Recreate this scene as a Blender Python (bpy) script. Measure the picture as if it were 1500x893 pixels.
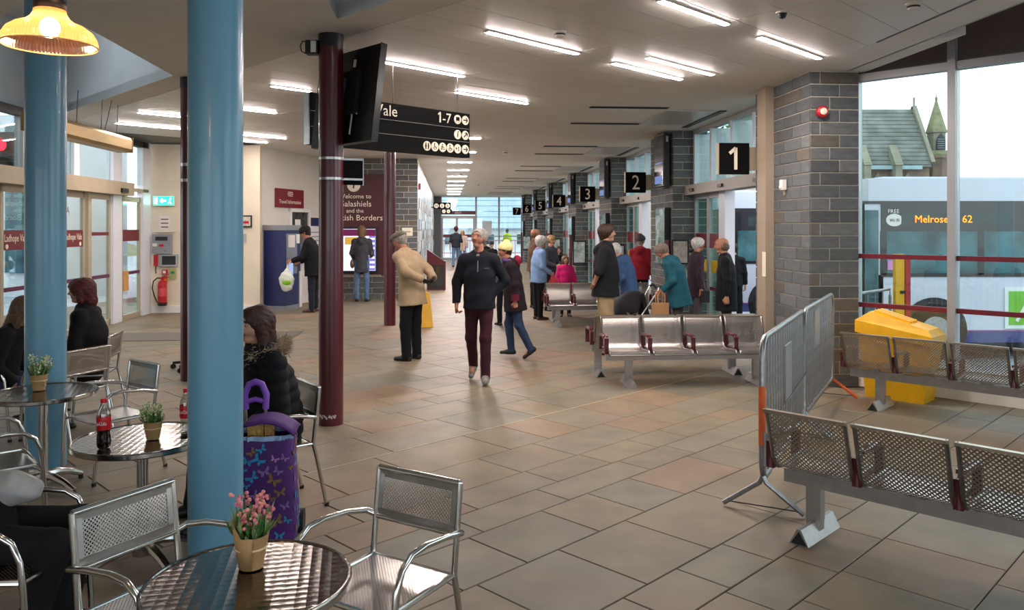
import bpy, math, random
import numpy as np
from mathutils import Matrix, Vector
random.seed(7)
for _o in list(bpy.data.objects): bpy.data.objects.remove(_o)
SC = bpy.context.scene
COL = SC.collection
# ---------------------------------------------------------------- camera
FPX, CX, CY, HC = 1150.0, 750.0, 334.0, 1.75      # focal length in px of the 1500x893 frame, principal column, horizon row, eye height
cam_d = bpy.data.cameras.new('camera'); cam = bpy.data.objects.new('camera', cam_d); COL.objects.link(cam)
cam_d.sensor_width = 36.0; cam_d.lens = 36.0*FPX/1500.0
cam_d.shift_y = -(893/2-CY)/1500.0
cam_d.clip_end = 500
cam.location = (0, 0, HC); cam.rotation_euler = (math.pi/2, 0, 0)
SC.camera = cam
# ---------------------------------------------------------------- sky, exposure
W = bpy.data.worlds.new('overcast_sky'); SC.world = W; W.use_nodes = True
bg = W.node_tree.nodes['Background']; bg.inputs[0].default_value = (0.86, 0.93, 1.0, 1); bg.inputs[1].default_value = 1.2
SC.view_settings.view_transform = 'Standard'; SC.view_settings.look = 'None'
SC.view_settings.gamma = 1.0; SC.view_settings.use_curve_mapping = False
SC.view_settings.exposure = 1.45
try:
    SC.cycles.use_denoising = True
    SC.cycles.max_bounces = 8; SC.cycles.transparent_max_bounces = 24
    SC.cycles.sample_clamp_indirect = 6.0
    SC.cycles.caustics_reflective = False; SC.cycles.caustics_refractive = False
except Exception: pass
STRIP_E = 75.0        # radiance of the ceiling light strips
# ---------------------------------------------------------------- frames of reference
def P(px, py, z=0.0):                       # point of the photograph lying on the level plane z
    t = (HC-z)/(py-CY); return Vector(((px-CX)*t, FPX*t, z))
def D(px, py, Y):                           # point of the photograph at depth Y
    return Vector(((px-CX)*Y/FPX, Y, HC-(py-CY)*Y/FPX))
HP = Vector((0.9966, 0.0823, 0)); HQ = Vector((-0.0823, 0.9966, 0))      # across / along the hall
def Hh(p, q, z=0.0): v = HP*p+HQ*q; v.z = z; return v
def toH(w): return (w.x*HP.x+w.y*HP.y, w.x*HQ.x+w.y*HQ.y)
RH = math.atan2(0.0823, 0.9966)             # rotation of the hall frame
S2 = math.sqrt(.5)
GU = Vector((-S2, S2, 0)); GV = Vector((S2, S2, 0))                       # floor grid at 45 degrees
def Gg(u, v, z=0.0): w = GU*u+GV*v; w.z = z; return w
def toG(w): return ((-w.x+w.y)*S2, (w.x+w.y)*S2)
ZC = 3.48                                   # ceiling height
# ---------------------------------------------------------------- materials
def lin(c):
    if isinstance(c, str):
        c = c.lstrip('#'); c = tuple(int(c[i:i+2], 16)/255 for i in (0, 2, 4))
    return tuple((x/12.92 if x <= .04045 else ((x+.055)/1.055)**2.4) for x in c)+(1.0,)
MATS = {}
def mat(name, col, rough=.6, metal=0.0, var=.08, scale=6.0, bump=0.0, bscale=60.0, spec=.5, alpha=None, sheen=0.0, coat=0.0, stretch=None, col2=None):
    """procedural material: base colour broken up by noise, optional fine relief"""
    if name in MATS: return MATS[name]
    m = bpy.data.materials.new(name); m.use_nodes = True; nt = m.node_tree; N = nt.nodes; L = nt.links
    b = N['Principled BSDF']; b.inputs['Roughness'].default_value = rough; b.inputs['Metallic'].default_value = metal
    b.inputs['Specular IOR Level'].default_value = spec
    if coat: b.inputs['Coat Weight'].default_value = coat
    if sheen: b.inputs['Sheen Weight'].default_value = sheen
    c = lin(col)
    tc = N.new('ShaderNodeTexCoord'); src = tc.outputs['Object']
    if stretch:
        mp = N.new('ShaderNodeMapping'); mp.inputs['Scale'].default_value = stretch; L.new(src, mp.inputs[0]); src = mp.outputs[0]
    if var > 0 or col2:
        nz = N.new('ShaderNodeTexNoise'); nz.inputs['Scale'].default_value = scale; nz.inputs['Detail'].default_value = 5; nz.inputs['Roughness'].default_value = .6
        L.new(src, nz.inputs['Vector'])
        cr = N.new('ShaderNodeValToRGB')
        lo = lin(col2) if col2 else tuple(max(0, x*(1-var*1.6)) for x in c[:3])+(1,)
        hi = c if col2 else tuple(min(1, x*(1+var*1.6)) for x in c[:3])+(1,)
        cr.color_ramp.elements[0].position = .33; cr.color_ramp.elements[1].position = .67
        cr.color_ramp.elements[0].color = lo; cr.color_ramp.elements[1].color = hi
        L.new(nz.outputs['Fac'], cr.inputs[0]); L.new(cr.outputs[0], b.inputs['Base Color'])
    else: b.inputs['Base Color'].default_value = c
    if bump > 0:
        n2 = N.new('ShaderNodeTexNoise'); n2.inputs['Scale'].default_value = bscale; n2.inputs['Detail'].default_value = 4
        L.new(src, n2.inputs['Vector'])
        bp = N.new('ShaderNodeBump'); bp.inputs['Strength'].default_value = bump; bp.inputs['Distance'].default_value = .01
        L.new(n2.outputs['Fac'], bp.inputs['Height']); L.new(bp.outputs[0], b.inputs['Normal'])
    if alpha is not None: b.inputs['Alpha'].default_value = alpha
    MATS[name] = m; return m
def emit(name, col, strength):
    if name in MATS: return MATS[name]
    m = bpy.data.materials.new(name); m.use_nodes = True; N = m.node_tree.nodes; N.clear()
    e = N.new('ShaderNodeEmission'); e.inputs[0].default_value = lin(col); e.inputs[1].default_value = strength
    o = N.new('ShaderNodeOutputMaterial'); m.node_tree.links.new(e.outputs[0], o.inputs[0]); MATS[name] = m; return m
def glassmat(name, tint='#eef6f5', refl=.06, rough=.0):
    if name in MATS: return MATS[name]
    m = bpy.data.materials.new(name); m.use_nodes = True; N = m.node_tree.nodes; L = m.node_tree.links; N.clear()
    t = N.new('ShaderNodeBsdfTransparent'); t.inputs[0].default_value = lin(tint)
    g = N.new('ShaderNodeBsdfGlossy'); g.inputs['Roughness'].default_value = rough; g.inputs[0].default_value = (1, 1, 1, 1)
    fr = N.new('ShaderNodeLayerWeight'); fr.inputs[0].default_value = .25
    mul = N.new('ShaderNodeMath'); mul.operation = 'MULTIPLY_ADD'; mul.inputs[1].default_value = .35; mul.inputs[2].default_value = refl
    L.new(fr.outputs['Fresnel'], mul.inputs[0])
    mx = N.new('ShaderNodeMixShader'); L.new(mul.outputs[0], mx.inputs[0]); L.new(t.outputs[0], mx.inputs[1]); L.new(g.outputs[0], mx.inputs[2])
    o = N.new('ShaderNodeOutputMaterial'); L.new(mx.outputs[0], o.inputs[0]); MATS[name] = m; return m
def perfmat(name, col, scale, thr, rough=.3, metal=1.0):
    """sheet metal punched with a staggered grid of round holes (in UV metres)"""
    if name in MATS: return MATS[name]
    m = mat(name, col, rough, metal, .04, 20)
    N = m.node_tree.nodes; L = m.node_tree.links; b = N['Principled BSDF']; o = N['Material Output']
    uv = N.new('ShaderNodeUVMap'); mp = N.new('ShaderNodeMapping'); mp.inputs['Rotation'].default_value = (0, 0, math.pi/4); mp.inputs['Scale'].default_value = (scale,)*3
    L.new(uv.outputs[0], mp.inputs[0])
    vo = N.new('ShaderNodeTexVoronoi'); vo.voronoi_dimensions = '2D'; vo.inputs['Randomness'].default_value = 0; vo.inputs['Scale'].default_value = 1
    L.new(mp.outputs[0], vo.inputs['Vector'])
    lt = N.new('ShaderNodeMath'); lt.operation = 'LESS_THAN'; lt.inputs[1].default_value = thr; L.new(vo.outputs['Distance'], lt.inputs[0])
    # plain margin round the punched field: u,v stored as metres from the field edge in the second map
    t = N.new('ShaderNodeBsdfTransparent'); mx = N.new('ShaderNodeMixShader')
    u2 = N.new('ShaderNodeUVMap'); u2.uv_map = 'edge'; sp = N.new('ShaderNodeSeparateXYZ'); L.new(u2.outputs[0], sp.inputs[0])
    g1 = N.new('ShaderNodeMath'); g1.operation = 'GREATER_THAN'; g1.inputs[1].default_value = .0; L.new(sp.outputs[0], g1.inputs[0])
    g2 = N.new('ShaderNodeMath'); g2.operation = 'GREATER_THAN'; g2.inputs[1].default_value = .0; L.new(sp.outputs[1], g2.inputs[0])
    a1 = N.new('ShaderNodeMath'); a1.operation = 'MULTIPLY'; L.new(g1.outputs[0], a1.inputs[0]); L.new(g2.outputs[0], a1.inputs[1])
    a2 = N.new('ShaderNodeMath'); a2.operation = 'MULTIPLY'; L.new(a1.outputs[0], a2.inputs[0]); L.new(lt.outputs[0], a2.inputs[1])
    L.new(a2.outputs[0], mx.inputs[0]); L.new(b.outputs[0], mx.inputs[1]); L.new(t.outputs[0], mx.inputs[2]); L.new(mx.outputs[0], o.inputs[0])
    return m
# ---------------------------------------------------------------- mesh builder
def _chain(o):
    M = Matrix.Identity(4)
    while o is not None: M = o.matrix_basis @ M; o = o.parent
    return M
class MB:
    def __init__(s): s.v = []; s.f = []; s.mi = []; s.uv = {}; s.M = None
    def add(s, vs, fs, mi=0):
        n = len(s.v); M = s.M
        s.v += [tuple(M @ Vector(x)) if M is not None else tuple(x) for x in vs]
        for f in fs: s.f.append(tuple(i+n for i in f)); s.mi.append(mi)
        return s
    def box(s, c, d, rz=0.0, mi=0, R=None):
        hx, hy, hz = d[0]/2, d[1]/2, d[2]/2; c = Vector(c)
        R = R or Matrix.Rotation(rz, 3, 'Z')
        vs = [c+R@Vector((x*hx, y*hy, z*hz)) for x in (-1, 1) for y in (-1, 1) for z in (-1, 1)]
        return s.add(vs, [(0, 1, 3, 2), (4, 6, 7, 5), (0, 4, 5, 1), (2, 3, 7, 6), (0, 2, 6, 4), (1, 5, 7, 3)], mi)
    def beam(s, a, b, w, h, up=(0, 0, 1), mi=0):
        a, b = Vector(a), Vector(b); d = b-a; l = d.length; d.normalize(); up = Vector(up)
        if abs(d.dot(up)) > .98: up = Vector((0, 1, 0)) if abs(d.y) < .9 else Vector((1, 0, 0))
        x = d.cross(up).normalized(); z = x.cross(d)
        R = Matrix((x, d, z)).transposed()
        return s.box((a+b)/2, (w, l, h), R=R, mi=mi)
    def tube(s, pts, r, n=8, cap=True, mi=0, closed=False):
        pts = [Vector(p) for p in pts]; N = len(pts); rs = r if isinstance(r, (list, tuple)) else [r]*N
        d0 = (pts[1]-pts[0]).normalized(); up = Vector((0, 0, 1)) if abs(d0.z) < .9 else Vector((1, 0, 0))
        x = d0.cross(up).normalized(); vs = []; fs = []
        for i in range(N):
            if closed: d = pts[(i+1) % N]-pts[i-1]
            elif i == 0: d = pts[1]-pts[0]
            elif i == N-1: d = pts[-1]-pts[-2]
            else: d = (pts[i+1]-pts[i]).normalized()+(pts[i]-pts[i-1]).normalized()
            d.normalize(); x = (x-d*x.dot(d)).normalized(); y = d.cross(x)
            for k in range(n):
                a = 2*math.pi*k/n; vs.append(pts[i]+(x*math.cos(a)+y*math.sin(a))*rs[i])
        M_ = N if closed else N-1
        for i in range(M_):
            for k in range(n):
                a = i*n+k; b = i*n+(k+1) % n; j = ((i+1) % N)*n
                fs.append((a, b, j+(k+1) % n, j+k))
        if cap and not closed: fs.append(tuple(range(n-1, -1, -1))); fs.append(tuple((N-1)*n+k for k in range(n)))
        return s.add(vs, fs, mi)
    def lathe(s, prof, n=24, c=(0, 0, 0), mi=0, cap=False, rib=None):
        c = Vector(c); vs = []; fs = []
        for (r, z) in prof:
            for k in range(n):
                a = 2*math.pi*k/n; rr = r*(1+(rib*math.cos(a*rib_n(n)) if rib else 0)); vs.append(c+Vector((rr*math.cos(a), rr*math.sin(a), z)))
        for i in range(len(prof)-1):
            for k in range(n): fs.append((i*n+k, i*n+(k+1) % n, (i+1)*n+(k+1) % n, (i+1)*n+k))
        if cap: fs.append(tuple(range(n-1, -1, -1))); fs.append(tuple((len(prof)-1)*n+k for k in range(n)))
        return s.add(vs, fs, mi)
    def cyl(s, c, r, h, n=20, mi=0): return s.lathe([(r, 0), (r, h)], n, c, mi, True)
    def prism(s, poly, z0, z1, mi=0):
        n = len(poly); vs = [(p[0], p[1], z0) for p in poly]+[(p[0], p[1], z1) for p in poly]
        fs = [tuple(range(n-1, -1, -1)), tuple(range(n, 2*n))]+[(i, (i+1) % n, n+(i+1) % n, n+i) for i in range(n)]
        return s.add(vs, fs, mi)
    def extr(s, poly, a, b, mi=0):      # closed outline (list of 3-vectors) swept by the vector b-a
        n = len(poly); d = Vector(b)-Vector(a); vs = [Vector(p) for p in poly]; vs = vs+[p+d for p in vs]
        fs = [tuple(range(n-1, -1, -1)), tuple(range(n, 2*n))]+[(i, (i+1) % n, n+(i+1) % n, n+i) for i in range(n)]
        return s.add(vs, fs, mi)
    def ball(s, c, r, n=12, m=8, sc=(1, 1, 1), mi=0):
        c = Vector(c); vs = [c+Vector((0, 0, -r*sc[2]))]; fs = []
        for j in range(1, m):
            t = -math.pi/2+math.pi*j/m
            for k in range(n):
                a = 2*math.pi*k/n; vs.append(c+Vector((r*sc[0]*math.cos(t)*math.cos(a), r*sc[1]*math.cos(t)*math.sin(a), r*sc[2]*math.sin(t))))
        vs.append(c+Vector((0, 0, r*sc[2]))); e = len(vs)-1
        for k in range(n): fs.append((0, 1+(k+1) % n, 1+k)); fs.append((e, 1+(m-2)*n+k, 1+(m-2)*n+(k+1) % n))
        for j in range(m-2):
            for k in range(n): a = 1+j*n+k; b = 1+j*n+(k+1) % n; fs.append((a, b, b+n, a+n))
        return s.add(vs, fs, mi)
    def build(s, name, m, parent=None, world=False, smooth=False, loc=None):
        me = bpy.data.meshes.new(name); vs = s.v
        if world and parent is not None:
            I = _chain(parent).inverted(); vs = [tuple(I @ Vector(x)) for x in vs]
        me.from_pydata(vs, [], s.f); ms = m if isinstance(m, (list, tuple)) else [m]
        for k in ms: me.materials.append(k)
        if len(ms) > 1: me.polygons.foreach_set('material_index', s.mi)
        if smooth: me.shade_smooth(); me.set_sharp_from_angle(angle=math.radians(38))
        me.update(); o = bpy.data.objects.new(name, me); COL.objects.link(o)
        if parent is not None: o.parent = parent
        if loc is not None: o.location = loc
        return o
def rib_n(n): return n/2
def sheet(name, prof, x0, x1, m, parent, th=.0016, margin=.03, xm=None, smooth=True):
    """punched sheet bent along profile [(y,z)...], spanning x0..x1, both faces carrying UVs in metres"""
    n = len(prof); arc = [0.0]
    for i in range(1, n): arc.append(arc[-1]+math.hypot(prof[i][0]-prof[i-1][0], prof[i][1]-prof[i-1][1]))
    nr = []
    for i in range(n):
        a = prof[max(0, i-1)]; b = prof[min(n-1, i+1)]; l = math.hypot(b[0]-a[0], b[1]-a[1]); nr.append((-(b[1]-a[1])/l, (b[0]-a[0])/l))
    xs = [x0, x1]; vs = []; fs = []; uv = []; ed = []
    for side in (0, 1):
        for i in range(n):
            y = prof[i][0]+nr[i][0]*th*side; z = prof[i][1]+nr[i][1]*th*side
            for x in xs: vs.append((x, y, z))
    def put(f, ijs):
        fs.append(f)
        for (i, k) in ijs: uv.append((xs[k], arc[i])); ed.append((min(xs[k]-x0, x1-xs[k]), 0))
    for side in (0, 1):
        o = side*2*n
        for i in range(n-1):
            f = (o+2*i, o+2*i+1, o+2*i+3, o+2*i+2); ij = [(i, 0), (i, 1), (i+1, 1), (i+1, 0)]
            if side == 0: f = f[::-1]; ij = ij[::-1]
            put(f, ij)
    me = bpy.data.meshes.new(name); 
    # rims
    for i in range(n-1):
        for k in (0, 1): put((2*i+k, 2*n+2*i+k, 2*n+2*i+2+k, 2*i+2+k) if k == 1 else (2*i+k, 2*i+2+k, 2*n+2*i+2+k, 2*n+2*i+k), [(0, 0)]*4)
    put((0, 2*n, 2*n+1, 1), [(0, 0)]*4); put((2*n-2, 2*n-1, 4*n-1, 4*n-2), [(0, 0)]*4)
    me.from_pydata(vs, [], fs)
    L1 = me.uv_layers.new(name='UVMap'); L2 = me.uv_layers.new(name='edge')
    L = arc[-1]
    nf = 2*(n-1)*4
    for li in range(len(me.loops)):
        L1.data[li].uv = uv[li]
    # edge map: exact signed distance fields need per-corner linear values, so margins are cut in the mesh instead
    for li in range(len(me.loops)):
        L2.data[li].uv = (1, 1) if li < nf else (-1, -1)
    me.materials.append(m)
    if smooth: me.shade_smooth(); me.set_sharp_from_angle(angle=math.radians(40))
    o = bpy.data.objects.new(name, me); COL.objects.link(o)
    if parent is not None: o.parent = parent
    return o
def thing(name, label, cat, loc=(0, 0, 0), rz=0.0, group=None, kind=None):
    o = bpy.data.objects.new(name, None); COL.objects.link(o); o.location = loc; o.rotation_euler = (0, 0, rz); o.empty_display_size = .1
    return tag(o, label, cat, group, kind)
def tag(o, label, cat, group=None, kind=None):
    if label: o['label'] = label
    if cat: o['category'] = cat
    if group: o['group'] = group
    if kind: o['kind'] = kind
    return o
def struct(o, label=None):
    o['kind'] = 'structure'
    if label: o['label'] = label
    return o
def sroot(name, label=None, loc=(0, 0, 0), rz=0):
    o = bpy.data.objects.new(name, None); COL.objects.link(o); o.location = loc; o.rotation_euler = (0, 0, rz); return struct(o, label)
def inst(name, me, parent, loc, rz=0.0, rot=None):
    o = bpy.data.objects.new(name, me); COL.objects.link(o); o.parent = parent; o.location = loc
    o.rotation_euler = rot if rot else (0, 0, rz); return o
def copy_tree(o, parent=None):
    c = o.copy(); COL.objects.link(c)
    if parent is not None: c.parent = parent
    for ch in list(o.children): copy_tree(ch, c)
    return c
def text(body, parent, pos, xdir, updir, size, m, name='lettering', align='LEFT', world=False, sx=1.0, ext=.0008):
    cu = bpy.data.curves.new(name, 'FONT'); cu.body = body; cu.size = size; cu.extrude = ext; cu.align_x = align; cu.resolution_u = 2
    cu.materials.append(m); o = bpy.data.objects.new(name, cu); COL.objects.link(o)
    x = Vector(xdir).normalized(); y = Vector(updir).normalized(); z = x.cross(y)
    M = Matrix.Translation(Vector(pos)) @ Matrix((x, y, z)).transposed().to_4x4() @ Matrix.Diagonal((sx, 1, 1, 1))
    if parent is not None:
        o.parent = parent
        if world: M = _chain(parent).inverted() @ M
    o.matrix_basis = M
    return o
def clip_poly(poly, halfs):                 # half planes: (nx, ny, c) keeps nx*x+ny*y<=c
    for nx, ny, c in halfs:
        out = []
        for i in range(len(poly)):
            a, b = poly[i], poly[(i+1) % len(poly)]; da = nx*a[0]+ny*a[1]-c; db = nx*b[0]+ny*b[1]-c
            if da <= 0: out.append(a)
            if da*db < 0: t = da/(da-db); out.append((a[0]+t*(b[0]-a[0]), a[1]+t*(b[1]-a[1])))
        poly = out
        if not poly: return []
    return poly
# shared materials
M_white = mat('white_paint', '#e6e2dc', .6, 0, .02, 3)
M_cream = mat('cream_wall', '#e3d6bf', .7, 0, .03, 2)
M_ceil = mat('ceiling_plaster', '#eceae6', .8, 0, .02, 2)
M_plank = mat('ceiling_metal', '#e6e3df', .42, 0, .02, 2)
M_steel = mat('brushed_steel', '#b9b7b4', .28, 1, .06, 14)
M_chrome = mat('polished_aluminium', '#d6d4d0', .16, 1, .05, 10)
M_galv = mat('galvanised_steel', '#9a9c9d', .38, .9, .12, 22)
M_alu = mat('grey_aluminium_frame', '#a7a8a9', .45, .25, .03, 4)
M_alub = mat('beige_aluminium', '#b3a48c', .5, .2, .04, 4)
M_burg = mat('burgundy_paint', '#500c1b', .3, 0, .05, 3, coat=.3)
M_blue = mat('sky_blue_paint', '#6399b3', .32, 0, .03, 2, coat=.2)
M_black = mat('black_plastic', '#0d0d0f', .4, 0, .1, 8)
M_dark = mat('dark_grey_metal', '#2a2a2c', .45, .3, .1, 8)
M_glass = glassmat('clear_glass')
M_glassg = glassmat('greenish_glass', '#e2f1ed', .06)
M_signb = mat('sign_black', '#060607', .75, 0, .05, 5, spec=.15)
M_signw = mat('sign_cream', '#efe6cf', .5, 0, .02, 5)
M_band = mat('burgundy_band', '#6d1626', .45, 0, .04, 6)
M_red = mat('red_paint', '#b3121d', .35, 0, .05, 6)
M_yel = mat('yellow_plastic', '#efb418', .42, 0, .05, 5)
M_orange = mat('orange_paint', '#e0662a', .45, 0, .1, 8)
M_rub = mat('black_rubber', '#131314', .7, 0, .1, 10)
# ================================================================ FLOOR: stone slabs on a 45 degree grid
M_joint = mat('floor_joint', '#655a4a', .9, 0, .1, 30)
def slabmat(i, a, b):
    m = mat('paving_stone_%d' % i, a, .56, 0, .1, 1.1, .10, 14, col2=b); N = m.node_tree.nodes; L = m.node_tree.links
    geo = N.new('ShaderNodeNewGeometry'); pb = N['Principled BSDF']
    for n_ in list(N):
        if n_.type == 'TEX_NOISE': L.new(geo.outputs['Position'], n_.inputs['Vector'])
    # rusty and grey-green clouding of the sandstone
    n1 = N.new('ShaderNodeTexNoise'); n1.inputs['Scale'].default_value = .75; n1.inputs['Detail'].default_value = 6; n1.inputs['Distortion'].default_value = .6; L.new(geo.outputs['Position'], n1.inputs['Vector'])
    r1 = N.new('ShaderNodeValToRGB'); r1.color_ramp.elements[0].position = .52; r1.color_ramp.elements[1].position = .70; r1.color_ramp.elements[0].color = (0, 0, 0, 1); r1.color_ramp.elements[1].color = (.55, .55, .55, 1); L.new(n1.outputs['Fac'], r1.inputs[0])
    src = pb.inputs['Base Color'].links[0].from_socket; mx = N.new('ShaderNodeMix'); mx.data_type = 'RGBA'; mx.inputs[7].default_value = lin('#98765a'); L.new(r1.outputs[0], mx.inputs[0]); L.new(src, mx.inputs[6])
    n2 = N.new('ShaderNodeTexNoise'); n2.inputs['Scale'].default_value = 3.2; n2.inputs['Detail'].default_value = 8; L.new(geo.outputs['Position'], n2.inputs['Vector'])
    r2 = N.new('ShaderNodeMapRange'); r2.inputs[1].default_value = .3; r2.inputs[2].default_value = .7; r2.inputs[3].default_value = .66; r2.inputs[4].default_value = .92; L.new(n2.outputs['Fac'], r2.inputs[0])
    m2 = N.new('ShaderNodeVectorMath'); m2.operation = 'SCALE'; L.new(mx.outputs[2], m2.inputs[0]); L.new(r2.outputs[0], m2.inputs['Scale']); L.new(m2.outputs[0], pb.inputs['Base Color'])
    return m
SLAB = [slabmat(0, '#918268', '#80725b'), slabmat(1, '#8a7e67', '#7b705c'), slabmat(2, '#847e6b', '#76705f'), slabmat(3, '#978066', '#836e56'), slabmat(4, '#8e836e', '#7d7361')]
floor = sroot('floor', 'sandstone slab floor laid diagonally')
fb = MB(); room = [(-14, -5), (12, -5), (9.5, 3.6), (4.4, 8.75), (4.45, 9.2), (4.6, 20), (2, 47), (-6.2, 47), (-10, 17)]
fb.prism(room, -.30, -.012); fb.build('screed', M_joint, floor)
rows = [1.95, 2.26, 2.85, 3.316, 3.61, 3.93, 4.40, 4.99]
pat = [.30, .60, .46, .30, .33, .47, .59]
while rows[-1] < 38: rows.append(rows[-1]+pat[len(rows) % 7])
k = 0
while rows[0] > -7: rows.insert(0, rows[0]-pat[k % 7]); k += 1
slabs = []
rnd = random.Random(3)
inroom = lambda x, y: (y > -4.8 and x > -9.0-.0*y and (x*HP.x+y*HP.y) < (4.42 if y > 8.6 else 99) and (x+y)*S2 < 8.95+(99 if y > 8.6 else 0) and y < 46)
roomclip = [(HP.x, HP.y, 4.5)]
for r in range(len(rows)-1):
    u0, u1 = rows[r], rows[r+1]; v = -8+rnd.random()*.8
    while v < 36:
        l = rnd.choice([.6, .6, .75, .9, .45]); c = Gg((u0+u1)/2, v+l/2)
        if inroom(c.x, c.y):
            vis = c.y > .9 and abs(c.x)/max(c.y, .1) < .75
            slabs.append((c, u0, u1, v, l, vis))
        v += l
slabs.sort(key=lambda s: (not s[5], s[0].y))
rest = MB(); JN = .0026; nind = 0; ROT45 = math.pi/4
meshc = {}
for c, u0, u1, v, l, vis in slabs:
    w = u1-u0; mi = rnd.choice([0, 0, 1, 1, 2, 2, 3, 4, 4]); dz = rnd.uniform(-.0012, .0)
    if c.y < 2.0 and not vis: pass
    if vis and nind < 300:
        key = (round(w, 3), round(l, 3), mi)
        if key not in meshc:
            b = MB(); hx, hy = l/2-JN, w/2-JN; e = .004
            vs = [(-hx, -hy, -.03), (hx, -hy, -.03), (hx, hy, -.03), (-hx, hy, -.03), (-hx, -hy, -e), (hx, -hy, -e), (hx, hy, -e), (-hx, hy, -e), (-hx+e, -hy+e, 0), (hx-e, -hy+e, 0), (hx-e, hy-e, 0), (-hx+e, hy-e, 0)]
            fs = [(0, 1, 5, 4), (1, 2, 6, 5), (2, 3, 7, 6), (3, 0, 4, 7), (4, 5, 9, 8), (5, 6, 10, 9), (6, 7, 11, 10), (7, 4, 8, 11), (8, 9, 10, 11)]
            b.add(vs, fs); o = b.build('paving_slab', SLAB[mi], floor); o.location = (c.x, c.y, dz); o.rotation_euler = (0, 0, ROT45); meshc[key] = o.data
        else: inst('paving_slab', meshc[key], floor, (c.x, c.y, dz), ROT45)
        nind += 1
    else:
        rest.box((c.x, c.y, -.015+dz), (l-2*JN, w-2*JN, .03), ROT45, mi)
o = rest.build('paving_slabs_beyond', SLAB, floor); o['kind'] = 'stuff'
ej = MB(); a = Gg(4.99, -1); b_ = Gg(4.99, 10.5); ej.beam((a.x, a.y, -.004), (b_.x, b_.y, -.004), .012, .012); ej.build('expansion_joint', mat('pale_sealant', '#b3a58f', .8, 0, .1, 30), floor)
mt = MB(); a = P(60, 494); b_ = P(300, 494); mt.box((-6.1, 12.62, .004), (5.2, .95, .008), RH); tag(mt.build('entrance_mat', mat('mat_fibre', '#6b655d', .95, 0, .12, 90, .5, 300)), 'dark grey entrance mat strip on the floor behind the blue pillar', 'mat')
# ================================================================ WALL BLOCKS
M_mort = mat('mortar', '#cdc6b4', .9, 0, .06, 40)
BLK = [mat('grey_block_%d' % i, c, .75, 0, .14, 9, .35, 70, stretch=(1, 1, 2.5)) for i, c in enumerate(['#5d6162', '#55595a', '#676a69', '#4e5151', '#625c53'])]
CH, BL, JT = .139, .445, .012
blkmesh = {}
def block(parent, local, l, mi, rz, depth=.05):
    key = (round(l, 2), mi)
    if key not in blkmesh:
        b = MB(); hx, hz, e = l/2, (CH-JT)/2, .003
        vs = [(-hx, -depth, -hz), (hx, -depth, -hz), (hx, -depth, hz), (-hx, -depth, hz), (-hx, -e, -hz), (hx, -e, -hz), (hx, -e, hz), (-hx, -e, hz), (-hx+e, 0, -hz+e), (hx-e, 0, -hz+e), (hx-e, 0, hz-e), (-hx+e, 0, hz-e)]
        fs = [(0, 1, 5, 4)[::-1], (1, 2, 6, 5)[::-1], (2, 3, 7, 6)[::-1], (3, 0, 4, 7)[::-1], (4, 5, 9, 8)[::-1], (5, 6, 10, 9)[::-1], (6, 7, 11, 10)[::-1], (7, 4, 8, 11)[::-1], (8, 9, 10, 11)[::-1]]
        b.add(vs, fs); me = bpy.data.meshes.new('block'); me.from_pydata(b.v, [], b.f); me.materials.append(BLK[mi]); blkmesh[key] = me
    return inst('block', blkmesh[key], parent, local, rz)
def blockface(parent, a, b, z0, z1, single, brnd, stuff=None, holes=()):
    """courses of blocks on the face from a to b (local xy); the outward normal is left of... a->b rotated -90 flipped to +y of the block"""
    a = Vector((a[0], a[1], 0)); b = Vector((b[0], b[1], 0)); d = b-a; L = d.length; d.normalize(); rz = math.atan2(d.y, d.x)
    n = int(round((z1-z0)/CH)); out = Vector((-d.y, d.x, 0))
    for c in range(n):
        z = z0+CH*(c+.5); x = -(BL/2 if c % 2 else 0)
        if c % 4 == 2: x -= .11
        while x < L-.01:
            s0, s1 = max(0, x), min(L, x+BL)
            if s1-s0 > .03:
                mid = (s0+s1)/2
                if not any(h[0] < mid < h[1] and h[2] < z < h[3] for h in holes):
                    w = a+d*mid+out*.004; mi = brnd.choice([0, 0, 1, 1, 2, 3, 4])
                    if single: block(parent, (w.x, w.y, z), s1-s0-JT, mi, rz)
                    else:
                        R = Matrix.Rotation(rz, 3, 'Z'); cc = w-out*.022; stuff.box((cc.x, cc.y, z), (s1-s0-JT, .044, CH-JT), rz, mi)
            x += BL
PQ0, PSP, PLEN, PW, PP = 8.34, 5.25, 1.52, .62, 3.98
brnd = random.Random(11)
for n in range(7):
    q0 = PQ0+PSP*n; root = sroot('wall_pier', None, Hh(0, 0), RH)
    wid = .56 if n == 0 else PW
    b = MB(); b.box((PP+wid/2+.004, q0+PLEN/2, ZC/2), (wid-.012, PLEN-.012, ZC)); b.build('core', M_mort, root)
    st = MB() if n >= 3 else None
    # near face (facing the camera) then the hall side; faces run so that block +y points outward
    blockface(root, (PP+wid, q0), (PP, q0), .0, ZC, n < 3, brnd, st)
    blockface(root, (PP, q0), (PP, q0+PLEN), .0, ZC, n < 3, brnd, st)
    if st: o = st.build('blocks', BLK, root); o['kind'] = 'stuff'
# beige service column on pier 1
b = MB(); c = Hh(PP-.055, 9.42); b.box((c.x, c.y, ZC/2), (.11, .26, ZC), RH)
struct(b.build('trim_1', mat('beige_cladding', '#a1917d', .55, 0, .03, 3), None), 'beige boxed service column on the first pier')
b = MB(); c = Hh(PP-.112, 9.33); b.box((c.x, c.y, 1.31), (.006, .10, .3), RH); tag(b.build('blank_plate', M_signw), 'small cream plate on the beige column', 'plate')
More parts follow.
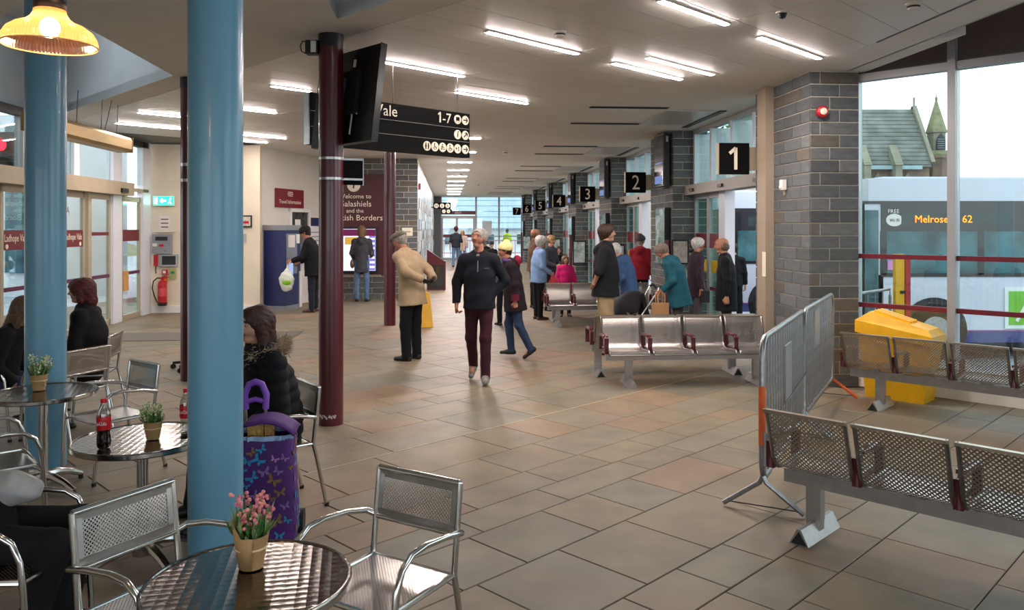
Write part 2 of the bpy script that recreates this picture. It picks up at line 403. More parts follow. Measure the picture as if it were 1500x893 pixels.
# ================================================================ HALL RIGHT: door bays between the piers
M_hdr = mat('door_header', '#a29a90', .45, .1, .03, 4)
GP = 4.34
M_lower = glassmat('door_glass', '#d3ebe6', .07)
M_fin = mat('white_frame_fin', '#e4e8f0', .4, .1, .02, 4)
for n in range(7):
    qa = PQ0+PSP*n+PLEN; qb = qa+PSP-PLEN if n < 6 else 43.5
    L = qb-qa; root = sroot('window_%d' % (n+1), None, Hh(0, 0), RH)
    def bx(p0, p1, q0, q1, z0, z1): return MB().box(((p0+p1)/2, (q0+q1)/2, (z0+z1)/2), (p1-p0, q1-q0, z1-z0))
    bx(GP-.16, GP+.1, qa, qb, 2.33, 2.50).build('door_operator', M_hdr, root)
    for f in (.12, .5, .88): bx(GP-.19, GP-.16, qa+L*f-.09, qa+L*f+.09, 2.38, 2.43).build('sensor', M_black, root)
    bx(GP, GP+.1, qa, qb, 3.40, ZC).build('head_rail', M_alu, root)
    for f in (0, .26, .5, .76, 1):
        q = qa+.04+(L-.08)*f; bx(GP, GP+.34, q-.04, q+.04, 2.5, 3.4).build('mullion', M_fin, root)
    for f0, f1 in ((0, .26), (.26, .5), (.5, .76), (.76, 1)):
        bx(GP+.04, GP+.05, qa+.085+(L-.08)*f0, qa-.005+(L-.08)*f1, 2.5, 3.4).build('pane', M_glassg, root)
    # side screens and parked sliding leaves (doors stand open in the middle)
    for (f0, f1, off) in ((0, .20, 0), (.64, .80, 0), (.80, 1, 0)):
        q0, q1 = qa+.03+(L-.06)*f0, qa+.03+(L-.06)*f1
        leaf = MB()
        for q in (q0+.03, q1-.03): leaf.box((GP+.04+off, q, 1.165), (.06, .06, 2.33))
        leaf.box((GP+.04+off, (q0+q1)/2, .05), (.06, q1-q0, .1)); leaf.box((GP+.04+off, (q0+q1)/2, 2.29), (.06, q1-q0, .08))
        lf = leaf.build('door_leaf', M_alu, root)
        bx(GP+.035, GP+.045, q0+.06, q1-.06, .1, 2.25).build('pane', M_lower, lf)
        bx(GP+.022, GP+.032, q0+.06, q1-.06, 1.42, 1.66).build('manifestation_band', M_band, lf)
        bx(GP+.022, GP+.032, q0+.06, q1-.06, .72, .78).build('rail', M_band, lf)
        if n < 2: bx(GP+.022, GP+.03, q0+.12, q1-.12, 1.02, 1.22).build('notice', mat('yellow_notice', '#d9b51e', .6, 0, .05, 9), lf)
    q = qa+L*.60; bx(GP-.02, GP+.14, q-.16, q+.12, 0, 2.33).build('jamb', mat('white_jamb', '#d9dbe2', .4, .1, .02, 4), root)
# ================================================================ RIGHT CURTAIN WALL (45 degrees) beside the buses
WV = 8.92
cw = sroot('window_8', 'tall curtain wall window looking out at the buses')
fr = lambda u, z0, z1, w=.09, d=.16: MB().box(tuple(Gg(u, WV+.04, (z0+z1)/2)), (d, w, z1-z0), math.pi/4)
U0 = toG(Hh(PP+.56, PQ0))[0]
uA = 3.50; um = [uA, 2.51, 1.45, .35, -.75, -2.0, -3.8, -5.5]
for u in um: fr(u, .0, 4.55, .075).build('mullion', M_alu, cw)
def ubeam(u0, u1, z0, z1, v0, v1, name, m, par=None):
    b = MB(); c = Gg((u0+u1)/2, (v0+v1)/2, (z0+z1)/2); b.box(tuple(c), (v1-v0, u1-u0, z1-z0), math.pi/4); return b.build(name, m, par or cw)
M_brown = mat('brown_spandrel', '#6b5a54', .55, 0, .05, 3)
M_plinth = mat('white_plinth', '#ece7dd', .6, 0, .02, 3)
for i in range(len(um)-1):
    u1, u0 = um[i], um[i+1]
    ubeam(u0, u1, 3.38, 3.46, WV-.02, WV+.1, 'transom', M_alu)
    ubeam(u0, u1, .22, .30, WV-.02, WV+.1, 'transom', M_alu)
    ubeam(u0+.04, u1-.04, .30, 3.38, WV+.045, WV+.055, 'pane', M_glass)
    ubeam(u0+.04, u1-.04, 3.46, 4.5, WV+.04, WV+.07, 'spandrel', M_brown)
    for z in (.90, 1.44): ubeam(u0+.04, u1-.04, z-.025, z+.025, WV+.0, WV+.04, 'guard_rail', M_band)
ubeam(-5.5, uA+.05, .0, .22, WV-.05, WV+.12, 'plinth', M_plinth)
# ================================================================ CEILING
ceil = sroot('ceiling', 'white ceiling with a diagonal band of metal planks')
def gh(u=None, v=None, p=None, sgn=1): pass
BIG = [(-30, -8), (30, -8), (30, 60), (-30, 60)]
nU, nV = (-S2, S2), (S2, S2)
def half_v(c, less): return (S2, S2, c) if less else (-S2, -S2, -c)
def half_p(c, less): return (HP.x, HP.y, c) if less else (-HP.x, -HP.y, -c)
def half_q(c, less): return (HQ.x, HQ.y, c) if less else (-HQ.x, -HQ.y, -c)
V1, V0, VR = 7.83, 3.96, 3.58
def slab(name, halfs, m, z0=ZC, z1=ZC+.12, par=None):
    poly = clip_poly(BIG, halfs)
    if len(poly) < 3: return
    return MB().prism(poly, z0, z1).build(name, m, par or ceil)
slab('plaster_soffit', [half_v(V1, False), half_p(4.62, True), half_p(-6.3, False), half_q(44.2, True)], M_ceil)
slab('plaster_soffit', [half_v(V1, True), half_p(3.98, False), half_p(4.40, True), half_q(-6, False)], M_ceil)
slab('plaster_soffit', [half_v(V0, True), half_v(VR, False), half_p(3.98, True), half_p(-6.3, False)], M_ceil)
slab('plaster_soffit', [half_v(VR, True), half_p(-3.1, False), half_p(-.91, True), half_q(-6, False)], M_ceil)
slab('plaster_soffit', [half_v(1.6, True), half_p(-3.1, True), half_p(-9.5, False), half_q(-6, False)], M_ceil)
slab('plaster_soffit', [half_v(.2, True), half_p(-.91, False), half_p(3.98, True), half_q(-6, False)], M_ceil)
# raised rooflight wells
M_well = mat('well_white', '#dfe3e8', .8, 0, .02, 3)
def well(halfs, name):
    poly = clip_poly(BIG, halfs); n = len(poly); b = MB(); z0, z1 = ZC+.12, ZC+1.3
    vs = [(x, y, ZC+.002) for x, y in poly]+[(x, y, z1) for x, y in poly]
    b.add(vs, [(i, (i+1) % n, n+(i+1) % n, n+i)[::-1] for i in range(n)]); b.build('rooflight_well', M_well, ceil)
    cx = sum(x for x, y in poly)/n; cy = sum(y for x, y in poly)/n
    inner = [(cx+(x-cx)*.45, cy+(y-cy)*.45) for x, y in poly]
    b = MB(); vs = [(x, y, z1) for x, y in poly]+[(x, y, z1) for x, y in inner]
    b.add(vs, [(i, (i+1) % n, n+(i+1) % n, n+i)[::-1] for i in range(n)]); b.build('well_ceiling', M_ceil, ceil)
    b = MB(); b.add([(x, y, z1+.05) for x, y in inner], [tuple(range(n))[::-1]]); b.build('rooflight_pane', M_glass, ceil)
well([half_v(VR, True), half_v(1.6, False), half_p(-3.1, True), half_p(-6.2, False)], 'a')
well([half_v(VR, True), half_v(.2, False), half_p(-.91, False), half_p(3.98, True)], 'b')
# metal planks
u = -3.0
while u < 15:
    for va, vb in ((V0, 5.9), (5.9, V1)):
        poly = clip_poly([tuple(Gg(u+.003, va+.003)[:2]), tuple(Gg(u+.003, vb-.003)[:2]), tuple(Gg(u+.417, vb-.003)[:2]), tuple(Gg(u+.417, va+.003)[:2])], [half_p(3.97, True), half_p(-6.3, False)])
        if len(poly) >= 3:
            a = sum(poly[i][0]*poly[(i+1) % len(poly)][1]-poly[(i+1) % len(poly)][0]*poly[i][1] for i in range(len(poly)))
            if a < 0: poly = poly[::-1]
            if abs(a) > .02: MB().prism(poly, ZC-.002, ZC+.02).build('ceiling_plank', M_plank, ceil)
    u += .42
slab('void_cover', [half_v(V1, True), half_v(V0, False), half_p(3.98, True), half_p(-6.3, False)], mat('void_dark', '#7d7a76', .9, 0, 0), ZC+.03, ZC+.12)
# shadow gap between the planks and the plain margin
b = MB(); a, c = Hh(3.985, -4), Hh(3.985, 7.0); b.beam((a.x, a.y, ZC-.001), (c.x, c.y, ZC-.001), .02, .01); b.build('shadow_gap', M_dark, ceil)
# high ceiling over the curtain wall
slab('upper_soffit', [half_p(4.38, False), half_v(9.1, True), half_q(-6, False)], M_brown, 4.5, 4.6)
b = MB()
a, c = Hh(4.40, -4, 0), Hh(4.40, 8.4, 0); b.beam((a.x, a.y, ZC+.5), (c.x, c.y, ZC+.5), .02, 1.0); b.build('bulkhead', M_ceil, ceil)
# ================================================================ LEFT: cream walls, entrance glazing
wl = MB(); c = Hh((-6.13-3.97)/2, 16.78+.1); wl.box((c.x, c.y, ZC/2), (2.3, .2, ZC), RH); struct(wl.build('wall_left', M_cream), 'cream wall by the entrance')
wb = MB(); c = Hh((-6.05-3.97)/2-.02, 16.77); wb.box((c.x, c.y, .075), (2.12, .03, .15), RH); struct(wb.build('baseboard_left', M_white))
A0 = Vector((-5.40, 16.40, 0)); A1 = Vector((-4.56, 19.65, 0))
dw = (A1-A0); wr = MB(); nrm = Vector((-dw.y, dw.x, 0)).normalized(); mid = (A0+A1)/2+nrm*.1
wr.box((mid.x, mid.y, ZC/2), (dw.length, .2, ZC), math.atan2(dw.y, dw.x)); struct(wr.build('wall_side', mat('pale_wall', '#dcd6cc', .7, 0, .02, 3)), 'pale wall behind the ticket machine')
wb = MB(); mid = (A0+A1)/2-nrm*.01; wb.box((mid.x, mid.y, .075), (dw.length, .02, .15), math.atan2(dw.y, dw.x)); struct(wb.build('baseboard_side', M_white))
# information block
IQ, IP0, IP1 = 19.55, -3.4, -.73
wi = sroot('wall_information', 'grey block wall carrying the welcome panel', Hh(0, 0), RH)
MB().box(((IP0+IP1)/2, IQ+1.0, ZC/2), (IP1-IP0, 1.99, ZC)).build('core', M_mort, wi)
blockface(wi, (IP1, IQ), (IP0, IQ), 0, ZC, True, brnd, None, holes=[(.84, 2.5, .55, 3.1)])
wside = sroot('wall_hall', 'speckled tile wall along the left of the hall', Hh(0, 0), RH)
MB().box((IP1-.6, (IQ+1.99+44.0)/2, ZC/2), (1.2, 44.0-IQ-1.99, ZC)).build('core', mat('pale_tile', '#b6b6b2', .3, 0, .05, 3), wside)
st = MB(); trn = random.Random(5); TL = [mat('hall_tile_%d' % i, c, .25, 0, .06, 8) for i, c in enumerate(['#c9c9c4', '#a9aaa7', '#55585a', '#8a8c8b', '#3b3d3f'])]
for ci in range(12):
    q = IQ+.02
    while q < 43.4:
        w = trn.choice([.3, .45, .6]); st.box((IP1+.006, q+w/2, .15+ci*.28), (.014, w-.012, .265), 0, trn.choice([0, 0, 0, 1, 2, 3, 4, 1])); q += w
o = st.build('wall_tiles', TL, wside); o['kind'] = 'stuff'
# ---- entrance glazing on the left, along the hall direction
LP = -6.13
wg = sroot('window_9', 'glazed entrance screen on the left', Hh(0, 0), RH)
def lx(q0, q1, z0, z1, name, m, d0=-.06, d1=.06, par=None):
    return MB().box((LP+(d0+d1)/2, (q0+q1)/2, (z0+z1)/2), (d1-d0, q1-q0, z1-z0)).build(name, m, par or wg)
qpx = lambda px: (lambda Y: toH(Vector(((px-CX)/FPX*Y, Y, 0)))[1])(LP/((px-CX)/FPX*HP.x+HP.y))
lx(6.0, qpx(181), 2.36, 2.60, 'door_operator', M_alub, -.05, .2)
lx(qpx(181), qpx(214), 2.47, 2.53, 'transom', M_alub)
lx(6.0, qpx(214), 3.36, ZC, 'head_rail', M_dark)
qs = qpx(163); MB().box((LP+.22, qs+.05, 2.44), (.04, .26, .08)).build('sensor', M_black, wg)
for a, b2, z0 in ((205, 217, 0), (161, 174, 0), (103, 111, 2.6), (124, 129, 0)):
    lx(qpx(a), qpx(b2), z0, ZC if a != 124 else 2.36, 'mullion', M_alub if a == 124 else M_fin)
for px in (30, -60): lx(qpx(px)-.05, qpx(px)+.05, 2.6, ZC, 'mullion', M_alu)
for a, b2 in ((-130, -64), (-56, 26), (32, 103), (111, 161), (174, 205)): lx(qpx(a), qpx(b2), 2.6, 3.36, 'pane', M_glass, -.005, .005)
def leaf(pa, pb, txt=None, bandz=(1.44, 1.72), d=.0, bm=M_band):
    q0, q1 = qpx(pa), qpx(pb); b = MB()
    for q in (q0+.03, q1-.03): b.box((LP+d, q, 1.18), (.05, .06, 2.36))
    b.box((LP+d, (q0+q1)/2, .05), (.05, q1-q0, .1)); b.box((LP+d, (q0+q1)/2, 2.31), (.05, q1-q0, .1)); lf = b.build('door_leaf', M_alub, wg)
    lx(q0+.06, q1-.06, .1, 2.27, 'pane', M_glass, d-.005, d+.005, lf)
    lx(q0+.06, q1-.06, bandz[0], bandz[1], 'manifestation_band', bm, d+.008, d+.014, lf)
    lx(q0+.06, q1-.06, .86, .92, 'rail', mat('plum_rail', '#5a2148', .5, 0, .05, 5), d+.008, d+.03, lf)
    if txt:
        w = q1-q0-.16
        text(txt, lf, (LP+d+.016, q0+.09 if pa < 50 else q1-.09, bandz[1]-.16), (0, 1, 0), (0, 0, 1), .15, M_signw, align='LEFT' if pa < 50 else 'RIGHT', sx=.72)
        b = MB(); b.M = Matrix.Translation((LP+d+.017, q0+.15 if pa < 50 else q1-.15, bandz[0]+.05)) @ Matrix.Rotation(math.pi/2, 4, 'Y'); b.cyl((0, 0, 0), .035, .004, 14); b.build('symbol', M_signw, lf)
    return lf
leaf(-1, 52, 'Ladhope Vale'); leaf(66, 122, 'Ladhope Vale'); leaf(-80, -4)
lA = leaf(129, 160, None, (1.62, 1.68)); lB = leaf(176, 204, None, (1.50, 1.72))
text('A', lA.parent, (LP+.03, qpx(94), 1.98), (0, 1, 0), (0, 0, 1), .17, mat('brown_letter', '#6b4232', .6, 0, 0))
nb = MB(); nb.box((LP+.04, qpx(178)+.1, .75), (.02, .22, .38)); nb.build('kick_notice', mat('amber_notice', '#c9975a', .6, 0, .1, 12), lB)
# end-wall glazing
EQ = 43.5
we = sroot('window_10', 'glazed end wall with exit doors', Hh(0, 0), RH)
def ex(p0, p1, z0, z1, name, m, d0=-.05, d1=.05, par=None):
    return MB().box(((p0+p1)/2, EQ+(d0+d1)/2, (z0+z1)/2), (p1-p0, d1-d0, z1-z0)).build(name, m, par or we)
pE = lambda px: (px-655)/FPX*43.7
ex(-.73, -.35, 0, ZC, 'pier', BLK[1], -.5, .2)
for px in (646, 697, 730.5, 764): ex(pE(px)-.05, pE(px)+.05, 0, ZC, 'mullion', M_alu)
ex(pE(646), pE(696), 2.5, 2.7, 'exit_fascia', M_band, -.1, .05)
text('EXIT', we, (pE(671), EQ-.105, 2.54), (1, 0, 0), (0, 0, 1), .17, M_signw, align='CENTER')
ex(pE(646), pE(696), 2.28, 2.44, 'door_operator', M_alu, -.15, .05)
for px in (647.5, 669, 694): ex(pE(px)-.06, pE(px)+.06, 0, 2.3, 'door_stile', M_alu)
for a, b2 in ((648, 668), (670, 693)):
    ex(pE(a), pE(b2), .1, 2.25, 'pane', M_glass, -.005, .005); ex(pE(a), pE(b2), 1.24, 1.40, 'manifestation_band', M_band, -.02, -.01); ex(pE(a), pE(b2), 0, .12, 'kick_rail', M_alu)
for a, b2, z0, z1 in ((646, 697, 2.7, ZC), (697, 730, .1, ZC), (731, 764, .1, ZC)): ex(pE(a), pE(b2), z0, z1, 'pane', M_glass, -.005, .005)
for z in (1.3,): ex(pE(697), pE(764), z-.03, z+.03, 'transom', M_alu)
ex(pE(697), pE(764), 0, .1, 'sill', M_alu)
ex(pE(706), pE(720), 1.35, 2.15, 'paper_notice', mat('paper', '#cfd4d6', .8, 0, .03, 5), -.03, -.02)
# back wall behind the viewer (glazed shopfront)
bk = sroot('wall_back', 'glazed front behind the viewer')
for x0, x1, z0, z1 in ((-14, 12, 2.9, 4.6), (-14, 12, 0, .4), (-14, -9, .4, 2.9), (-1.2, -.2, .4, 2.9), (7, 12, .4, 2.9)):
    MB().box(((x0+x1)/2, -5.1, (z0+z1)/2), (x1-x0, .2, z1-z0)).build('panel', M_cream, bk)
b = MB(); b.box((-9.2, 1.5, 1.75), (.2, 13, 3.5)); struct(b.build('wall_cafe', M_cream), 'cream wall of the cafe left of the viewer')
# ================================================================ CEILING LIGHTS
M_strip = emit('led_strip', '#ffefe9', STRIP_E)
strips = [((715, 45), (845, 77), 'ending at the smoke detector'), ((553, 88), (680, 110), 'behind the black display screen'), ((965, 0), (1067, 33), 'nearest the top edge'), ((1113, 53), (1200, 84), 'nearest the block pier'), ((950, 83), (1042, 108), 'right one of the close pair'), ((900, 91), (996, 115), 'left one of the close pair'), ((672, 133), (768, 151), 'above the right end of the hanging sign'), ((397, 125), (455, 132), 'left of the tall red column'), ((230, 166), (266, 170), 'just left of the thin red column'), ((168, 180), (266, 187), 'nearest the entrance doors'), ((353, 159), (405, 164), 'right of the big blue pillar'), ((353, 197), (421, 201), 'low beside the big blue pillar'), ((353, 205), (391, 208), 'lowest beside the big blue pillar')]
for (a, b2, lab) in strips:
    A, B = P(a[0], a[1], ZC), P(b2[0], b2[1], ZC); c = (A+B)/2; l = (B-A).length
    if l < .4: l = .9
    l = min(l, 1.7)
    t = thing('strip_light', 'slim white recessed strip light %s' % lab, 'light', (c.x, c.y, ZC-.012), math.pi/4, 'slim strip lights in the plank ceiling')
    MB().box((0, 0, .004), (l+.03, .072, .012)).build('trim_frame', M_white, t); MB().box((0, 0, -.004), (l, .046, .008)).build('diffuser', M_strip, t)
ords = ['nearest', 'second', 'third', 'fourth', 'fifth', 'sixth', 'seventh', 'eighth', 'ninth', 'farthest']
for i in range(10):
    q = 15.0+2.76*i; c = Hh(.33, q); t = thing('strip_light', 'pinkish white cross strip light in the hall row, %s' % ords[i], 'light', (c.x, c.y, ZC-.012), RH, 'row of strip lights down the hall')
    MB().box((0, 0, .004), (.66, .2, .012)).build('trim_frame', M_white, t); MB().box((0, 0, -.004), (.61, .15, .008)).build('diffuser', emit('hall_led', '#fff0ee', 130), t)
for i in range(6):
    for j, dq in enumerate((0, 1.72)):
        q = 11.1+5.33*i+dq; c = Hh(2.6, q); t = thing('slot_diffuser', 'dark linear ceiling slot, %s of the %s pair from the viewer' % (('near one', 'far one')[j], ords[i]), 'air vent', (c.x, c.y, ZC-.006), RH, 'dark slots in the hall ceiling')
        MB().box((0, .07, -.006), (1.16, .03, .014)).build('slot_edge', M_white, t); MB().box((0, -.02, 0), (1.14, .14, .006)).build('slot', mat('slot_black', '#17130f', .7, 0, .1, 9), t)
for i in range(5):
    q = 12.0+PSP*i; c = Hh(3.55, q); t = thing('ceiling_heater', 'flat metal ceiling panel above the queue, %s along the hall' % ords[i], 'ceiling panel', (c.x, c.y, ZC-.01), RH, 'metal ceiling panels by the stands')
    MB().box((0, 0, 0), (.72, 1.5, .016)).build('panel', mat('satin_panel', '#cfccc8', .35, .2, .03, 5), t); MB().box((.5, .2, .002), (.10, 1.9, .012)).build('slot', M_dark, t)
for i, (px, py) in enumerate(((820, 46), (655, 277), (675, 254), (700, 270), (740, 222), (1338, 5))):
    c = P(px, py, ZC); t = thing('smoke_detector', ['white smoke detector between the slim strip lights', 'white detector low down the hall by the end wall', 'small detector beside the hall light row', 'small white detector near the far hall lights', 'white detector dome beside the hanging sign', 'white detector at the top right of the ceiling'][i], 'detector', (c.x, c.y, ZC-.05), 0, 'ceiling detectors')
    MB().lathe([(.0, 0), (.035, 0), (.045, .012), (.045, .03), (.058, .034), (.062, .05)], 16).build('housing', M_white, t, smooth=True)
    MB().lathe([(.047, .014), (.047, .028)], 16).build('vent_ring', M_dark, t)
c = P(1146, 17, ZC); t = thing('dome_camera', 'small dark ceiling camera near the top right', 'camera', (c.x, c.y, ZC-.06)); MB().lathe([(0, 0), (.025, .01), (.035, .035), (.04, .06)], 14).build('dome', M_black, t, smooth=True); MB().lathe([(.05, .045), (.05, .06)], 14, cap=True).build('base', M_white, t)
# ================================================================ COLUMNS
def column(name, label, px, py, r, m, caps=True, base=None, top=ZC):
    c = P(px, py); t = thing(name, label, 'column', (c.x, c.y, 0))
    MB().lathe([(r, 0), (r, top)], 40, cap=True).build('shaft', m, t, smooth=True)
    return t, c
rp1, c1 = column('steel_column', 'tall burgundy steel column carrying the black display screen', 485, 620, .108, M_burg)
rp2, c2 = column('steel_column', 'burgundy steel column beside the man in the flat cap', 571, 476, .105, M_burg)
rp3, c3 = column('steel_column', 'dark burgundy column half hidden behind the big blue pillar', 279, 556, .108, M_burg)
for t, h in ((rp1, 3.36), (rp3, 3.36)): MB().lathe([(.112, h), (.112, ZC)], 32).build('black_collar', M_black, t, smooth=True)
for t in (rp3,):
    for h in (2.28, 2.46): MB().lathe([(.111, h), (.111, h+.035)], 32).build('steel_strap', M_steel, t, smooth=True)
_sc = MB()
for k_ in range(11):
    if k_ == 6: continue
    a_ = math.radians(-143+k_*8); _sc.beam((.1085*math.cos(a_), .1085*math.sin(a_), .08+.012*math.sin(k_*2.3)), (.1085*math.cos(a_+.11), .1085*math.sin(a_+.11), .088+.01*math.cos(k_*1.9)), .002, .014+.006*(k_ % 3))
_sc.build('worn_paint_mark', mat('worn_white', '#c7b8b4', .7, 0, .3, 60), rp1)
bpx = Vector((-1.434, 3.8, 0)); t = thing('painted_pillar', 'large light blue round pillar in front of the seated woman', 'column', bpx); MB().lathe([(.127, 0), (.127, ZC)], 48, cap=True).build('shaft', M_blue, t, smooth=True)
bp2 = P(67, 683); t = thing('painted_pillar', 'light blue round pillar at far left below the pendant lamp', 'column', (bp2.x, bp2.y, 0)); MB().lathe([(.135, 0), (.135, ZC)], 48, cap=True).build('shaft', M_blue, t, smooth=True)
# ---- devices on the tall column
t = thing('wall_camera', 'small black and white camera box strapped to the column top', 'camera', (c1.x-.16, c1.y-.02, 3.33))
MB().box((0, 0, .03), (.11, .1, .12)).build('housing', M_black, t); MB().box((.02, -.055, .03), (.045, .012, .1)).build('face_plate', M_white, t); MB().box((.09, 0, .06), (.1, .05, .04)).build('bracket', M_dark, t)
MB().tube([(-.05, 0, .08), (-.09, 0, .09), (-.11, 0, .05), (-.10, 0, .0), (-.06, 0, -.02)], .006, 6).build('cable', M_rub, t, smooth=True)
t = thing('display_screen', 'large black display seen from behind on the burgundy column', 'screen', (c1.x, c1.y, 0), -math.pi/4)
# local x runs to the right and towards the viewer
sm = MB(); sm.M = Matrix.Translation((.0, .17, 2.93)) @ Matrix.Rotation(math.radians(-7), 4, 'X')
sm.box((0, 0, 0), (.98, .06, .86)); sm.build('casing', mat('screen_black', '#08080a', .35, 0, .1, 6), t)
sm2 = MB(); sm2.M = sm.M; sm2.box((.492, 0, 0), (.012, .065, .87)); sm2.box((0, .034, 0), (.96, .004, .84)); sm2.build('bezel', mat('screen_bezel', '#1b1b1e', .25, .2, .05, 6), t)
sm3 = MB(); sm3.M = sm.M; sm3.box((-.0, -.05, .02), (.5, .05, .4)); sm3.build('rear_cover', mat('rear_plastic', '#101012', .5, 0, .1, 9), t)
sm4 = MB(); sm4.M = sm.M; sm4.tube([(.1, -.04, -.14), (.18, -.06, -.13), (.2, -.06, -.2), (.19, -.06, -.36)], .008, 6); sm4.tube([(.18, -.06, -.13), (.26, -.05, -.18)], .006, 6); sm4.build('white_cable', mat('cable_white', '#c9c9c6', .5, 0, .05, 9), t, smooth=True)
sm5 = MB(); sm5.M = sm.M; sm5.box((.12, -.036, .3), (.03, .01, .07)); sm5.build('label_sticker', M_white, t)
MB().beam((.0, .05, 2.95), (.02, .13, 2.95), .1, .3).build('mount_arm', M_dark, t)
t = thing('flag_sign', 'small black flag sign strapped to the burgundy column', 'sign', (c1.x, c1.y, 0), math.radians(20))
MB().box((.19, .03, 2.26), (.19, .05, .235)).build('panel', M_signb, t); MB().box((.288, .03, 2.26), (.008, .056, .24)).build('edge_trim', M_steel, t)
for z in (2.18, 2.36): MB().lathe([(.111, z), (.111, z+.022)], 32).build('strap', M_steel, t, smooth=True); MB().box((.18, -.002, z+.011), (.2, .008, .018)).build('strap_arm', M_steel, t)
# ---- hanging direction sign, along the 45 degree axis
RE = Vector((-.484, 8.98, 0)); SL = 2.06
t = thing('hanging_sign', 'black hanging direction sign with cream pictograms and arrows', 'sign', (RE.x, RE.y, 2.554), math.pi/4)
MB().box((-SL/2, .04, .25), (SL, .08, .5)).build('panel', M_signb, t)
MB().box((-SL-.006, .04, .25), (.012, .084, .5)).build('end_trim', M_steel, t)
for z in (.175, .325): MB().box((-SL/2, -.0012, z), (SL-.02, .003, .004)).build('divider', mat('sign_grey', '#8b8a86', .5, 0, 0), t)
for x in (-.15, -1.05, -1.9): MB().tube([(x, .04, .5), (x, .04, ZC-2.554)], .005, 6).build('hanger_wire', M_dark, t)
text('Ladhope Vale', t, (-1.02, -.004, .365), (1, 0, 0), (0, 0, 1), .165, M_signw, align='RIGHT')
text('-7', t, (-.28, -.004, .365), (1, 0, 0), (0, 0, 1), .155, M_signw, align='RIGHT'); one = MB(); one.box((-.44, -.004, .42), (.018, .004, .115)); one.beam((-.44, -.004, .473), (-.468, -.004, .448), .004, .017, up=(0, 0, 1)); one.build('numeral', M_signw, t)
def disc(par, x, z, r=.052, y=-.002):
    b = MB(); b.M = Matrix.Translation((x, y, z)) @ Matrix.Rotation(math.pi/2, 4, 'X'); b.cyl((0, 0, 0), r, .003, 24); return b.build('symbol_disc', M_signw, par)
def glyph(par, x, z, kind, s=1.0, y=-.006):
    b = MB(); bar = lambda x0, z0, x1, z1, w: b.beam((x+x0*s, y, z+z0*s), (x+x1*s, y, z+z1*s), .002, w*s, up=(0, 0, 1)) if abs(x1-x0) > abs(z1-z0) else b.beam((x+x0*s, y, z+z0*s), (x+x1*s, y, z+z1*s), w*s, .002, up=(0, 1, 0))
    def dot(x0, z0, r): b.M = Matrix.Translation((x+x0*s, y+.001, z+z0*s)) @ Matrix.Rotation(math.pi/2, 4, 'X'); b.cyl((0, 0, 0), r*s, .002, 12); b.M = None
    if kind == 'right': bar(-.03, 0, .03, 0, .011); bar(.032, 0, .008, .025, .011); bar(.032, 0, .008, -.025, .011)
    elif kind == 'upright': bar(-.022, -.022, .022, .022, .011); bar(.024, .026, -.008, .026, .011); bar(.026, .024, .026, -.008, .011)
    elif kind == 'bus': b.box((x, y, z+.006*s), (.05*s, .002, .042*s)); bar(-.018, -.022, -.018, -.028, .01); bar(.018, -.022, .018, -.028, .01)
    elif kind == 'i': dot(.006, .03, .008); bar(.002, .014, -.003, -.028, .011); bar(-.008, .014, .004, .014, .006)
    elif kind == 'wc':
        for dx in (-.018, .018): dot(dx, .028, .008); b.box((x+dx*s, y, z+.002*s), (.018*s, .002, .034*s)); b.box((x+dx*s, y, z-.024*s), (.012*s, .002, .024*s))
    elif kind == 'chair': dot(-.006, .03, .008); bar(-.006, .02, -.006, -.006, .009); bar(-.006, -.004, .016, -.006, .008); bar(.016, -.004, .022, -.026, .008); bar(-.02, -.004, -.018, -.024, .006); bar(-.018, -.024, .008, -.03, .006)
    elif kind == 'baby': dot(-.004, .03, .008); bar(-.008, .02, -.016, -.028, .011); bar(-.006, .012, .02, -.008, .007); bar(.006, -.02, .03, -.02, .007)
    elif kind == 'adapt': bar(-.032, .002, -.008, .002, .008); bar(-.02, .016, -.02, -.012, .006); dot(.012, .016, .007); bar(.012, .008, .012, -.012, .008); bar(.0, -.02, .024, -.02, .006)
    return b.build('pictogram', M_signb, par)
for x, z, kd in ((-.185, .42, 'bus'), (-.07, .42, 'right'), (-.185, .25, 'i'), (-.07, .25, 'upright'), (-.625, .09, 'wc'), (-.515, .09, 'chair'), (-.405, .09, 'baby'), (-.295, .09, 'chair'), (-.185, .09, 'adapt'), (-.07, .09, 'right')): disc(t, x, z); glyph(t, x, z, kd)
# ---- small toilet signs down the hall
c = Hh(-.2, 31.0); t = thing('hanging_sign', 'small black sign with three cream symbols far down the hall', 'sign', (c.x, c.y, 2.52), RH)
MB().box((0, .02, .11), (.68, .04, .26)).build('panel', M_signb, t)
for x, k_ in ((-.22, 'wc'), (0, 'chair'), (.22, 'chair')): disc(t, x, .11, .09); glyph(t, x, .11, k_, 1.6)
MB().box((.17, .02, -.11), (.42, .04, .17)).build('lower_panel', M_signb, t)
for x in (.07, .25): disc(t, x, -.11, .07); glyph(t, x, -.11, 'chair', 1.2)
MB().box((-.38, .02, .05), (.1, .03, .06)).build('bracket', M_dark, t)
NW = ['one', 'two', 'three', 'four', 'five', 'six', 'seven']
